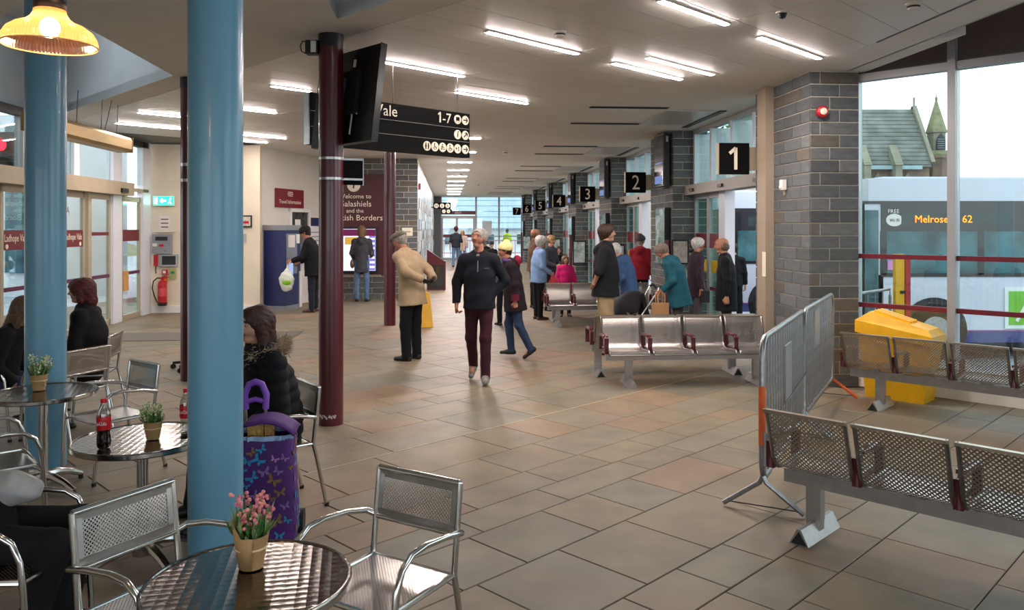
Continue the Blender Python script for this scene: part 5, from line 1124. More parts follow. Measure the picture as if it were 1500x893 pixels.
MB().lathe([(.8, 9.8), (.08, 12.3), (.04, 12.4)], 8, (33.5, 2.0, 0), cap=True).build('spire', M_moss, t); MB().lathe([(.08, 12.3), (.12, 12.5), (.04, 12.65), (.02, 12.9)], 8, (33.5, 2.0, 0), cap=True).build('spire_finial', M_cop, t); MB().lathe([(.98, 7.9), (1.02, 8.05), (.9, 8.3), (.7, 8.35)], 8, (33.5, 2.0, 0)).build('moss_ledge', M_moss, t)
lv = arch(33.5, 8.4, .7, 1.25, 1.36, t, 'belfry_opening', mat('belfry_dark', '#3a3d42', .9, 0, .1, 4), .1)
for i in range(5): MB().box((33.5, 1.24, 8.5+i*.17), (.6, .05, .05)).build('louvre', mat('louvre', '#7d8288', .8, 0, .1, 4), lv)
# ---- hillside and trees far behind the stands
def hill(name, label, cx, cy, rx, ry, h, m, seed):
    r = random.Random(seed); n, k = 26, 10; vs = []; fs = []
    ph = [r.random()*6 for _ in range(4)]
    for i in range(k+1):
        f = i/k
        for j in range(n): a = 2*math.pi*j/n; rr = f*(1+.1*math.sin(3*a+ph[0])); vs.append((cx+rx*rr*math.cos(a), cy+ry*rr*math.sin(a), -.6+h*(math.cos(f*math.pi)*.5+.5)*(1+.12*math.sin(4*a+ph[1]+f*5))))
    for i in range(k):
        for j in range(n): fs.append((i*n+j, (i+1)*n+j, (i+1)*n+(j+1) % n, i*n+(j+1) % n))
    b = MB(); b.add(vs, fs); return struct(b.build(name, m, smooth=True), label)
M_hill = mat('hillside_grass', '#7d8a6a', .95, 0, .25, .12, col2='#6a6a52'); hill('floor_hill', 'green hillside behind the stands', 20, 130, 30, 30, 26, M_hill, 2)
hill('floor_bank', 'brown green bank beyond the road at the left', -46, 44, 26, 34, 15, mat('bank_grass', '#8c8262', .95, 0, .3, .5, col2='#6b6f4c'), 5)
def tree(label, x, y, h, r_, seed, group):
    r = random.Random(seed); t = thing('tree', label, 'tree', (x, y, -.4), 0, group); MB().tube([(0, 0, 0), (.1, 0, h*.5), (0, 0, h*.8)], [.25, .18, .06], 8).build('trunk', mat('bark', '#574a3c', .95, 0, .2, 6), t)
    lf = MB()
    for i in range(520):
        d = Vector((r.gauss(0, 1), r.gauss(0, 1), r.gauss(0, 1))).normalized()*r_*r.uniform(.55, 1); c = Vector((d.x, d.y, h*.68+d.z*1.15)); s = r.uniform(.18, .34)*r_/2
        a = Vector((r.gauss(0, 1), r.gauss(0, 1), r.gauss(0, 1))).normalized(); b_ = a.orthogonal().normalized(); lf.add([c-a*s, c+b_*s*.6, c+a*s, c-b_*s*.6], [(0, 1, 2, 3)], i % 2)
    o = lf.build('foliage', [mat('tree_leaf', '#5f7348', .8, 0, .25, 2), mat('tree_leaf_dark', '#46573a', .8, 0, .25, 2)], t); o['kind'] = 'stuff'
for i, (x, y, h, rr) in enumerate(((13.2, 60, 9, 3.0), (22, 75, 12, 4), (15.5, 51.5, 7, 2.4), (9, 53, 5.5, 1.6))): tree(['bushy tree behind stand 1 seen through the upper panes', 'tall tree farthest up behind the stands', 'rounded tree behind stand 2', 'small tree near the hall end outside'][i], x, y, h, rr, i+1, 'trees beyond the stands')
# ---- building across the stands (stone terrace)
t = thing('terrace', 'pale stone terrace house across the road beyond stand 2', 'building', (11.5, 40, -.4)); MB().box((0, 3, 2.4), (9, 6, 4.8)).build('wall', mat('terrace_stone', '#a39a8c', .9, 0, .1, 1.5), t)
b = MB(); b.add([(-4.7, -.2, 4.7), (4.7, -.2, 4.7), (4.7, 6.2, 4.7), (-4.7, 6.2, 4.7), (-4.7, 3, 7.4), (4.7, 3, 7.4)], [(0, 1, 5, 4), (2, 3, 4, 5), (0, 4, 3), (1, 2, 5)]); b.build('roof', mat('terrace_slate', '#6c737a', .8, 0, .12, 2), t)
for x in (-3, -1, 1, 3): o = MB().box((x, -.03, 3.4), (.9, .1, 1.3)).build('window', M_white, t); MB().box((x, -.09, 3.4), (.75, .03, 1.15)).build('pane', M_bg, o)
for x in (-2.5, 2.5): MB().box((x, 3, 7.6), (.8, .6, 1.3)).build('chimney', mat('chimney_brick', '#8d5a44', .9, 0, .15, 4), t)
# ---- beyond the exit: slate roofed shed and railings
ec = Hh(2.2, 60); t = thing('shed_building', 'low white building with a pale slate roof beyond the exit', 'building', (ec.x, ec.y, -.4), RH)
MB().box((2.0, 3, 1.1), (15, 6, 2.2)).build('wall', mat('shed_white', '#e2e4e6', .8, 0, .04, 1), t)
b = MB(); b.add([(-4.6, -.5, 2.1), (9.8, -.5, 2.1), (9.8, 5, 7.6), (-1.6, 5, 7.6), (-4.6, 6, 2.1), (9.8, 9, 2.1)], [(0, 1, 2, 3), (0, 3, 4), (3, 2, 5, 4)]); rf = b.build('roof', mat('shed_slate', '#9db0bd', .6, 0, .06, 1), t)
for i in range(12): MB().box((2.4, -.47+.44*i, 2.14+.44*i), (14.0-.2*i, .06, .03), R=Matrix.Rotation(math.pi/4, 3, 'X')).build('slate_course', mat('shed_slate_edge', '#7f95a6', .6, 0, .06, 1), rf)
MB().beam((-4.6, -.55, 2.1), (-1.6, 4.95, 7.65), .3, .2).build('verge_board', M_white, rf)
for x in (-2, 1, 3.5, 6): o = MB().box((x, -.02, 1.3), (.9, .08, .9)).build('window', M_white, t); MB().box((x, -.07, 1.3), (.75, .03, .75)).build('pane', M_bg, o)
ec = Hh(-3.6, 74); t = thing('stone_house', 'stone house with a tall gable beyond the exit doors', 'building', (ec.x, ec.y, -.4), RH); MB().box((0, 3, 3), (7, 6, 6)).build('wall', mat('house_stone', '#b3a596', .9, 0, .15, 1.5), t); b = MB(); b.add([(-3.7, -.3, 5.9), (3.7, -.3, 5.9), (3.7, 6.3, 5.9), (-3.7, 6.3, 5.9), (-3.7, 3, 9), (3.7, 3, 9)], [(0, 1, 5, 4), (2, 3, 4, 5), (0, 4, 3), (1, 2, 5)]); b.build('roof', mat('house_slate', '#8f979c', .8, 0, .12, 1), t)
for x in (-2.2, 0, 2.2):
    for z in (1.6, 4.3): o = MB().box((x, -.03, z), (1.0, .1, 1.4)).build('window', M_white, t); MB().box((x, -.09, z), (.82, .03, 1.2)).build('pane', M_bg, o)
ec = Hh(1.6, 48.5); t = thing('guard_railing', 'red painted railing outside the end wall', 'railing', (ec.x, ec.y, -.03), RH)
for z in (.25, 1.02): MB().tube([(-3.4, 0, z), (3.4, 0, z)], .03, 6).build('rail', mat('railing_red', '#a5626c', .5, 0, .05, 4), t)
for i in range(18): MB().tube([(-3.4+.4*i, 0, 0), (-3.4+.4*i, 0, 1.02)], .02, 6).build('baluster', mat('railing_red', ''), t)
# ---- left outside: stone wall, fence, traffic light
wl_ = thing('boundary_wall', 'low rubble stone wall across the road at the left', 'wall', tuple(Hh(-13.5, 22)), RH); r = random.Random(8); MB().box((-.1, 0, .35), (.3, 14, .8)).build('core', M_mort, wl_)
SM = [mat('rubble_%d' % i, c, .9, 0, .15, 5, .3, 20) for i, c in enumerate(['#a98b6d', '#8d7a66', '#b39c7c', '#77695c'])]
sc_ = {}
for zc in range(5):
    y = -7
    while y < 7:
        w = r.choice([.3, .4, .55]); k_ = (w, r.randrange(4))
        if k_ not in sc_: o = MB().box((0, 0, 0), (.1, w-.02, .15)).build('stone', SM[k_[1]], wl_); sc_[k_] = o.data; o.location = (.08, y+w/2, .04+zc*.165)
        else: inst('stone', sc_[k_], wl_, (.08, y+w/2, .04+zc*.165))
        y += w
fe = thing('picket_fence', 'pale grey board fence behind the stone wall', 'fence', tuple(Hh(-15.5, 24)), RH); M_pf = mat('fence_boards', '#c3c8cc', .8, 0, .08, 6); pk0 = None
for i in range(44):
    if pk0 is None: pk0 = MB().box((0, 0, 1.3), (.03, .26, 1.7)).build('board', M_pf, fe); pk0.location = (0, -6.6, 0)
    else: inst('board', pk0.data, fe, (0, -6.6+.3*i, 0))
for z in (.8, 1.8): MB().box((-.04, 0, z), (.05, 13.4, .08)).build('rail', M_pf, fe)
c = D(8, 225, 14.5); t = thing('traffic_light', 'traffic light showing red outside the entrance', 'traffic light', (c.x, c.y, -.03), RH)
MB().tube([(-.35, .1, 0), (-.35, .1, 3.9)], .07, 10).build('pole', M_galv, t, smooth=True); MB().box((.15, .05, 3.05), (.44, .2, 1.0)).build('head', M_black, t); MB().box((.38, .06, 3.0), (.03, .26, 1.15)).build('white_edge', M_white, t)
for i, (z, m) in enumerate(((3.3, emit('signal_red', '#ff1428', 4)), (2.95, M_dark), (2.65, M_dark))):
    b = MB(); b.M = Matrix.Translation((.02, -.06, z)) @ Matrix.Rotation(math.pi/2, 4, 'X'); b.cyl((0, 0, 0), .11, .02, 18); o = b.build('lens', m, t); v = MB(); v.M = b.M; v.lathe([(.125, 0), (.125, .18)], 18); v.build('visor', M_black, o)
b = MB(); b.box((-.25, 0, 3.35), (.2, .05, .05)); b.box((-.25, 0, 2.75), (.2, .05, .05)); b.build('bracket', M_galv, t)
# lobby screen outside the left doors: a pale building front
ec = Hh(-11.5, 21.5); t = thing('shop_front', 'pale building with brown panels across the forecourt', 'building', (ec.x, ec.y, -.1), RH+math.radians(-30)); MB().box((0, 1, 2.4), (4.2, 2, 4.8)).build('wall', mat('shop_white', '#cfd4da', .7, 0, .04, 2), t)
for x, m in ((-1.2, mat('brown_cladding', '#9a7059', .7, 0, .06, 4)), (.5, M_bg), (1.5, mat('brown_cladding', ''))): MB().box((x, -.04, 2.6), (.7, .1, 3.8)).build('panel', m, t)
# ================================================================ PEOPLE: continuous surfaces grown from blended limbs
def V3(*a): return np.array(a if len(a) > 1 else a[0], dtype=float)
def unit(v): v = np.asarray(v, float); return v/np.linalg.norm(v)
class Prim:
    __slots__ = ('a', 'b', 'ra', 'rb', 'k', 'flat', 'clips', 'sub')
    def __init__(s, a, b, ra, rb, k=.03, flat=None, clips=(), sub=False):
        s.a = np.asarray(a, float); s.b = np.asarray(b, float); s.ra = ra; s.rb = rb; s.k = k; s.flat = flat; s.clips = clips; s.sub = sub
def field_mesh(prims, res, noise=0.0, nf=18.0, quilt=0.0):
    lo = np.min([np.minimum(p.a, p.b)-max(p.ra, p.rb) for p in prims if not p.sub], axis=0)-3*res; hi = np.max([np.maximum(p.a, p.b)+max(p.ra, p.rb) for p in prims if not p.sub], axis=0)+3*res
    n = np.ceil((hi-lo)/res).astype(int)+1
    ax = [lo[i]+res*np.arange(n[i]) for i in range(3)]
    Dm = np.full(n, .5, np.float32)
    for p in prims:
        m = max(p.ra, p.rb)+max(p.k, .005)*1.2+2.5*res
        i0 = np.maximum(0, np.floor((np.minimum(p.a, p.b)-m-lo)/res).astype(int)); i1 = np.minimum(n, np.ceil((np.maximum(p.a, p.b)+m-lo)/res).astype(int)+1)
        if np.any(i1 <= i0): continue
        sl = tuple(slice(i0[i], i1[i]) for i in range(3))
        x = (ax[0][sl[0]]-p.a[0])[:, None, None]; y = (ax[1][sl[1]]-p.a[1])[None, :, None]; z = (ax[2][sl[2]]-p.a[2])[None, None, :]
        ba = p.b-p.a; sc = 1.0
        wx, wy, wz = x, y, z
        if p.flat is not None:
            f, s = p.flat; f = np.asarray(f, float); c = (x*f[0]+y*f[1]+z*f[2])*(1/s-1); x = x+c*f[0]; y = y+c*f[1]; z = z+c*f[2]
            ba = ba+f*np.dot(ba, f)*(1/s-1); sc = (s+1)/2
        l2 = float(np.dot(ba, ba))
        if l2 < 1e-10: d = np.sqrt(x*x+y*y+z*z)-p.ra
        else:
            t = np.clip((x*ba[0]+y*ba[1]+z*ba[2])/l2, 0, 1); d = np.sqrt((x-t*ba[0])**2+(y-t*ba[1])**2+(z-t*ba[2])**2)-(p.ra+(p.rb-p.ra)*t)
        d = d*sc
        for (pt, nn) in p.clips:
            pl = (wx+p.a[0]-pt[0])*nn[0]+(wy+p.a[1]-pt[1])*nn[1]+(wz+p.a[2]-pt[2])*nn[2]; d = np.maximum(d, pl)
        D0 = Dm[sl]; k = max(p.k, 1e-4)
        if p.sub:
            d = -d; h = np.clip(.5-.5*(D0-d)/k, 0, 1); Dm[sl] = D0*(1-h)+d*h+k*h*(1-h)
        else:
            h = np.clip(.5+.5*(D0-d)/k, 0, 1); Dm[sl] = D0*(1-h)+d*h-k*h*(1-h)
    if noise > 0:
        X, Y, Z = ax[0][:, None, None], ax[1][None, :, None], ax[2][None, None, :]
        Dm += (noise*(np.sin(nf*(X+.6*Z)+1.3)*np.sin(nf*.8*(Y-.5*Z)+.4)+.6*np.sin(nf*2.1*(Z+.4*X)+2*np.sin(nf*.5*Y)))).astype(np.float32)
    if quilt > 0: Dm += (quilt*(1-np.abs(np.sin(ax[2]*math.pi/.075)))[None, None, :]).astype(np.float32)
    # surface nets
    S = Dm < 0
    c = np.zeros(n-1, np.int8)
    cor = [(i, j, k) for i in (0, 1) for j in (0, 1) for k in (0, 1)]
    for (i, j, k) in cor: c += S[i:n[0]-1+i, j:n[1]-1+j, k:n[2]-1+k]
    act = np.argwhere((c > 0) & (c < 8)); N = len(act)
    vid = np.full(n-1, -1, np.int32); vid[act[:, 0], act[:, 1], act[:, 2]] = np.arange(N)
    dv = np.stack([Dm[act[:, 0]+i, act[:, 1]+j, act[:, 2]+k] for (i, j, k) in cor], 1)
    acc = np.zeros((N, 3)); cnt = np.zeros(N)
    for e0 in range(8):
        for e1 in range(e0+1, 8):
            if sum(abs(cor[e0][q]-cor[e1][q]) for q in range(3)) != 1: continue
            a, b = dv[:, e0], dv[:, e1]; m = (a < 0) != (b < 0); t = a/np.where(np.abs(a-b) < 1e-9, 1e-9, a-b)
            pt = np.array(cor[e0], float)+t[:, None]*(np.array(cor[e1], float)-np.array(cor[e0], float)); acc[m] += pt[m]; cnt[m] += 1
    verts = lo+(act+acc/np.maximum(cnt, 1)[:, None])*res
    faces = []
    for axi in range(3):
        b_, c_ = (axi+1) % 3, (axi+2) % 3
        s0 = [slice(None)]*3; s1 = [slice(None)]*3; s0[axi] = slice(0, n[axi]-1); s1[axi] = slice(1, n[axi])
        A, B = S[tuple(s0)], S[tuple(s1)]; idx = np.argwhere(A != B)
        idx = idx[(idx[:, b_] > 0) & (idx[:, c_] > 0) & (idx[:, b_] < n[b_]-1) & (idx[:, c_] < n[c_]-1)]
        if not len(idx): continue
        ins = A[idx[:, 0], idx[:, 1], idx[:, 2]]
        def cell(db, dc): q = idx.copy(); q[:, b_] += db; q[:, c_] += dc; return vid[q[:, 0], q[:, 1], q[:, 2]]
        qd = np.stack([cell(-1, -1), cell(0, -1), cell(0, 0), cell(-1, 0)], 1); qd[~ins] = qd[~ins][:, ::-1]; faces.append(qd)
    return verts, np.concatenate(faces) if faces else np.zeros((0, 4), int)
def mesh_obj(name, parts, mats, parent, mi=None):
    vs = np.concatenate([p[0] for p in parts]); off = 0; fs = []
    for v, f in parts: fs.append(f+off); off += len(v)
    fs = np.concatenate(fs); me = bpy.data.meshes.new(name); nv, nf = len(vs), len(fs)
    me.vertices.add(nv); me.vertices.foreach_set('co', vs.astype(np.float32).ravel()); me.loops.add(nf*4); me.loops.foreach_set('vertex_index', fs.astype(np.int32).ravel())
    me.polygons.add(nf); me.polygons.foreach_set('loop_start', (np.arange(nf)*4).astype(np.int32)); 
    for m in (mats if isinstance(mats, (list, tuple)) else [mats]): me.materials.append(m)
    if mi is not None: me.polygons.foreach_set('material_index', mi(vs[fs].mean(1)).astype(np.int32))
    me.update(calc_edges=True); me.polygons.foreach_set('use_smooth', np.ones(nf, bool)); me.validate(); me.update()
    o = bpy.data.objects.new(name, me); COL.objects.link(o); o.parent = parent; return o
def rotm(axis, deg): return np.array(Matrix.Rotation(math.radians(deg), 3, Vector(axis)))
M_skin = mat('skin_light', '#c2937a', .65, 0, .06, 30, spec=.25); M_skinr = mat('skin_ruddy', '#b17c64', .65, 0, .08, 30, spec=.25); M_eye = mat('eye_white', '#d8d2c8', .3, 0, 0); M_iris = mat('eye_dark', '#2a211c', .2, 0, 0); M_lip = mat('lip', '#a8625a', .5, 0, .05, 30)
def cloth(name, c, var=.12, rough=.85): return mat('cloth_'+name, c, rough, 0, var, 9, .25, 120, .3)
def hairm(name, c): return mat('hair_'+name, c, .55, 0, .25, 60, .5, 160, .4, stretch=(1, 1, .2))
H_grey = hairm('grey', '#8f8a84'); H_white = hairm('white', '#cfcac2'); H_brown = hairm('brown', '#3a261b'); H_dark = hairm('dark', '#1d1512'); H_blond = hairm('blond', '#9c7a4e'); H_red = hairm('auburn', '#4f1a14'); H_lt = hairm('lightbrown', '#6e5138')
def D_(**k): return k
def person(label, loc, rz, H=1.72, res=.011, lean=0, stoop=0, side=0, head=(0, 0, 0), armR=None, armL=None, legR=None, legL=None, hz=None,
           top=None, pants=None, shoes=None, hair=None, hat=None, skin=None, build=1.0, group=None, curl=35, extra=None, handdirR=None, handdirL=None, hands=True, gloves=None, brow=None):
    s = H/1.75; t = thing('person', label, 'person', loc, math.radians(rz), group); skin = skin or M_skin
    U = unit(rotm((1, 0, 0), -lean) @ rotm((0, 1, 0), side) @ V3(0, 0, 1)); F = unit(rotm((1, 0, 0), -lean) @ V3(0, 1, 0)); R = unit(np.cross(F, U))
    U2 = unit(rotm((1, 0, 0), -lean-stoop) @ V3(0, 0, 1)); F2 = unit(np.cross(U2, R)); F2 = unit(rotm((1, 0, 0), -lean-stoop) @ V3(0, 1, 0))
    legR = legR or ((.06, 0, -1), (0, -.02, -1)); legL = legL or ((.06, 0, -1), (0, -.02, -1))
    armR = armR or ((.18, .02, -1), (.06, .12, -1)); armL = armL or ((.18, .02, -1), (.06, .12, -1))
    pel = V3(0, 0, 0); jo = {}
    for sd, lg in ((1, legR), (-1, legL)):
        hip = pel+V3(sd*.088*s, 0, -.03*s); th = unit(lg[0])*V3(sd, 1, 1); sh = unit(lg[1])*V3(sd, 1, 1); kn = hip+th*.425*s; an = kn+sh*.405*s
        fd = unit(np.array(lg[2])*V3(sd, 1, 1)) if len(lg) > 2 else unit(V3(sd*.18, 1, 0)); jo[sd] = [hip, kn, an, fd]
    if hz is None: hz = -min(jo[k][2][2]-max(0, -jo[k][3][2])*.16*s for k in jo)+.075*s
    off = V3(0, 0, hz); pel = pel+off
    for k in jo:
        for q in range(3): jo[k][q] = jo[k][q]+off
    chest = pel+U*.27*s; neck = chest+U2*.235*s; 
    hu = unit(rotm((1, 0, 0), 0) @ (U2*.65+V3(0, 0, 1)*.35)); HM = np.stack([R, F2, U2], 1)
    yaw, pitch, roll = head
    base = np.stack([unit(R), unit(np.cross(V3(0, 0, 1), R)), V3(0, 0, 1)], 1)
    HR = base @ rotm((0, 0, 1), yaw) @ rotm((1, 0, 0), pitch) @ rotm((0, 1, 0), roll); hr, hf, hup = HR[:, 0], HR[:, 1], HR[:, 2]
    nk = neck+hu*.075*s; hc = nk+hup*.115*s+hf*.025*s
    TM = np.stack([R, F2, U2], 1); sh = {}; 
    for sd, am in ((1, armR), (-1, armL)):
        sp = neck-U2*.045*s+R*sd*.168*s*build**.6; ud = TM @ (unit(am[0])*V3(sd, 1, 1)); fd = TM @ (unit(am[1])*V3(sd, 1, 1)); el = sp+ud*.285*s; wr = el+fd*.245*s
        hd = TM @ (unit(am[2])*V3(sd, 1, 1)) if len(am) > 2 else fd; sh[sd] = [sp, el, wr, fd, hd]
    sk = dict(s=s, pel=pel, chest=chest, neck=neck, hc=hc, hr=hr, hf=hf, hup=hup, sh=sh, jo=jo, R=R, F=F, U=U, U2=U2, F2=F2, root=t)
    # ---- body: one continuous surface (head, trunk, limbs), finer over head and hands
    b = build; P_ = []
    P_ += [Prim(pel, chest, .10*s*b, .105*s*b, .05, (F, .7)), Prim(chest, neck-U2*.05*s, .115*s*b, .10*s*b, .05, (F2, .68)), Prim(sh[1][0], sh[-1][0], .045*s, .045*s, .05), Prim(neck-U2*.03*s, nk+hup*.03*s, .054*s, .05*s, .03)]
    for sd in (1, -1):
        sp, el, wr, fd, hd = sh[sd]; P_ += [Prim(sp, el, .045*s, .036*s, .03), Prim(el, wr, .036*s, .026*s, .02)]
        hip, kn, an, ft = jo[sd]; P_ += [Prim(hip, kn, .075*s, .05*s, .04), Prim(kn, an, .05*s, .034*s, .02), Prim(an-V3(0, 0, .02*s), an+ft*.10*s-V3(0, 0, .035*s), .032*s, .025*s, .02)]
    hs = s*.98
    def hp(x, y, z): return hc+hr*x*hs+hf*y*hs+hup*z*hs
    HD = [Prim(hp(0, .02, .03), hp(0, -.03, .035), .080*hs, .082*hs, .02, (hr, .93)), Prim(hp(0, .03, -.01), hp(0, .048, -.075), .062*hs, .036*hs, .03, (hr, .95)), Prim(hp(-.028, .05, -.02), hp(.028, .05, -.02), .036*hs, .036*hs, .025), Prim(hp(0, .04, -.078), hp(0, .068, -.085), .028*hs, .02*hs, .02),
          Prim(hp(0, .088, .022), hp(0, .110, -.014), .009*hs, .0135*hs, .012), Prim(hp(-.014, .094, -.018), hp(.014, .094, -.018), .009*hs, .009*hs, .008), Prim(hp(-.036, .075, .036), hp(.036, .075, .036), .016*hs, .016*hs, .015),
          Prim(hp(-.018, .084, -.044), hp(.018, .084, -.044), .0085*hs, .0085*hs, .008), Prim(hp(-.014, .083, -.056), hp(.014, .083, -.056), .0085*hs, .0085*hs, .008)]
    for sx in (-1, 1):
        HD += [Prim(hp(sx*.030, .098, .016), hp(sx*.030, .098, .016), .0155*hs, .0155*hs, .008, None, (), True), Prim(hp(sx*.030, .079, .015), hp(sx*.030, .079, .015), .0135*hs, .0135*hs, .003), Prim(hp(sx*.079, -.008, .022), hp(sx*.077, -.004, -.018), .017*hs, .010*hs, .006, (hr, .5))]
    HD += [Prim(neck, nk+hup*.02*s, .055*s, .05*s, .03)]
    hres = min(res, .0075) if res < .013 else res*.7
    parts = [field_mesh(P_, max(res*1.3, .012)), field_mesh(HD, hres)]
    if hands:
        for sd in (1, -1):
            sp, el, wr, fd, hd = sh[sd]; G = []
            # palm faces the thigh: normal towards the body
            pn = -R*sd; pn = unit(pn-hd*np.dot(pn, hd)) if abs(np.dot(pn, hd)) < .95 else unit(F2-hd*np.dot(F2, hd)); tv = unit(np.cross(hd, pn)); 
            if np.dot(tv, F2)+.3*np.dot(tv, U2) < 0: tv = -tv
            G += [Prim(wr-hd*.03*s, wr+hd*.03*s, .026*s, .028*s, .012, (pn, .75)), Prim(wr+hd*.03*s, wr+hd*.08*s, .032*s, .037*s, .012, (pn, .5))]
            for i, (o_, ln) in enumerate(((.030, .9), (.010, 1.0), (-.011, .95), (-.030, .76))):
                a0 = wr+hd*.082*s+tv*o_*s; c1, c2 = math.radians(curl), math.radians(curl*2.1); d1 = hd*math.cos(c1)+pn*math.sin(c1); d2 = hd*math.cos(c2)+pn*math.sin(c2); m1 = a0+d1*.042*ln*s; m2 = m1+d2*.036*ln*s
                G += [Prim(a0-hd*.015*s, m1, .0098*s, .009*s, .004), Prim(m1, m2, .009*s, .0078*s, .004)]
            a0 = wr+hd*.03*s+tv*.026*s; m1 = a0+unit(tv*.7+hd*.8+pn*.3)*.042*s; m2 = m1+unit(hd+pn*.5)*.03*s; G += [Prim(a0, m1, .012*s, .0105*s, .006), Prim(m1, m2, .0105*s, .0085*s, .004)]
            parts.append(field_mesh(G, min(.0065, hres)))
    eyes = [hp(-.030, .0925, .015), hp(.030, .0925, .015)]; lips = [hp(0, .093, -.05)]; brows = [hp(-.032, .09, .041), hp(.032, .09, .041)]; hcen = hc
    def classify(c):
        m = np.zeros(len(c)); near = np.linalg.norm(c-hcen, axis=1) < .16*hs
        loc = c-hcen; x = loc @ hr; y = loc @ hf; z = loc @ hup
        for e in (-1, 1):
            m[near & (np.hypot(x-e*.030*hs, (z-.015*hs)*1.9) < .0115*hs) & (y > .07*hs)] = 1
            m[near & (np.hypot(x-e*.030*hs, z-.015*hs) < .0062*hs) & (y > .07*hs)] = 2
            m[near & (np.abs(x-e*.032*hs) < .020*hs) & (np.abs(z-.041*hs+(.15*np.abs(x)-.004*hs)) < .0055*hs) & (y > .06*hs)] = 4
        m[near & (np.abs(x) < .024*hs) & (np.abs(z+.050*hs) < .0085*hs) & (y > .075*hs)] = 3
        if gloves is not None:
            for sd in (1, -1): m[np.linalg.norm(c-(sh[sd][2]+sh[sd][4]*.09*s), axis=1) < .13*s] = 5
        return m
    mesh_obj('body', parts, [skin, M_eye, M_iris, M_lip, brow or H_brown, gloves or skin], t, classify)
    # ---- clothes
    if top:
        m_ = top['m']; w = top.get('w', 1.0)*b; ln = top.get('len', .08)*s; cl = []; hem = pel-U*ln
        zc = ((hem, -U),)
        cl += [Prim(chest, neck-U2*.07*s, .158*s*w, .140*s*b, .06, (F2, .70)), Prim(pel+U*.03*s, chest, .152*s*w, .155*s*w, .06, (F, .74)), Prim(sh[1][0]-U2*.01*s, sh[-1][0]-U2*.01*s, .064*s, .064*s, .06), Prim(neck-U2*.06*s, neck+U2*.005*s, .085*s, .07*s, .05)]
        sit = top.get('sit', False)
        if not sit: cl += [Prim(pel+U*.05*s, pel-U*(ln+.02*s), .155*s*w, (.172+top.get('flare', 0))*s*w, .05, (F, .82), zc)]
        else: cl += [Prim(pel+U*.06*s, pel-U*.02*s+F*.03*s, .16*s*w, .165*s*w, .05, (F, .85))]
        if top.get('belly'): cl += [Prim(pel+U*.10*s+F*.05*s, pel+U*.2*s+F*.05*s, .13*s*top['belly'], .12*s*top['belly'], .06)]
        for sd in (1, -1):
            sp, el, wr, fd, hd = sh[sd]; sl = top.get('sleeve', 1.0); e = el+(wr-el)*sl if sl > .05 else el
            sw = top.get('sw', 1.0)
            cl += [Prim(sp, el, .066*s*sw, .057*s*sw, .035), Prim(el, e, .056*s*sw, .046*s*sw, .03, None, ((e-fd*.005, fd),))]
        if top.get('collar', True): cl += [Prim(neck-U2*.03*s, neck+hu*.055*s+F2*.006*s, .076*s, .066*s, .02, None, ((neck+hu*.05*s, hu),)), Prim(neck-U2*.02*s+F2*.01*s, neck+hu*.12*s+F2*.02*s, .052*s, .05*s, .008, None, (), True)] if not top.get('open') else []
        if top.get('hood'): cl += [Prim(neck-F2*.07*s-R*.06*s+U2*.0*s, neck-F2*.07*s+R*.06*s, .058*s, .058*s, .03, (U2, .8)), Prim(neck-F2*.10*s-U2*.05*s, neck-F2*.10*s-U2*.05*s, .07*s, .07*s, .04)]
        mesh_obj(top.get('n', 'jacket'), [field_mesh(cl, res, top.get('fold', .0026), 22, top.get('quilt', 0))], m_, t)
    if pants:
        m_ = pants['m']; w = pants.get('w', 1.0); pc = [Prim(pel+U*.06*s, pel-V3(0, 0, .02)*s, .135*s*b, .135*s*b, .05, (F, .8), ((pel+U*.10*s, U),))]
        for sd in (1, -1):
            hip, kn, an, ft = jo[sd]; d = unit(an-kn); e = an+d*.045*s
            pc += [Prim(hip+V3(0, 0, .02)*s, kn, .088*s*b*w, .066*s*w, .05), Prim(kn, e, .067*s*w, .056*s*w, .03, None, ((e, d),))]
        mesh_obj(pants.get('n', 'trousers'), [field_mesh(pc, res, .0024, 20)], m_, t)
    if shoes:
        for sd in (1, -1):
            hip, kn, an, ft = jo[sd]; dn = unit(np.cross(ft, np.cross(V3(0, 0, -1), ft))); so = an+dn*.075*s
            side_ = np.cross(ft, dn); pr = [Prim(an+unit(kn-an)*.05*s, an, .045*s, .045*s, .02), Prim(an+dn*.01*s, an+dn*.04*s-ft*.02*s, .043*s, .042*s, .02), Prim(an-ft*.035*s+dn*.048*s, an+ft*.05*s+dn*.042*s, .040*s, .043*s, .02), Prim(an+ft*.05*s+dn*.046*s, an+ft*.155*s+dn*.055*s, .043*s, .032*s, .02)]
            for p in pr[1:]: p.clips = ((so, dn),)
            mesh_obj('shoe', [field_mesh(pr, min(res, .009))], shoes['m'], t)
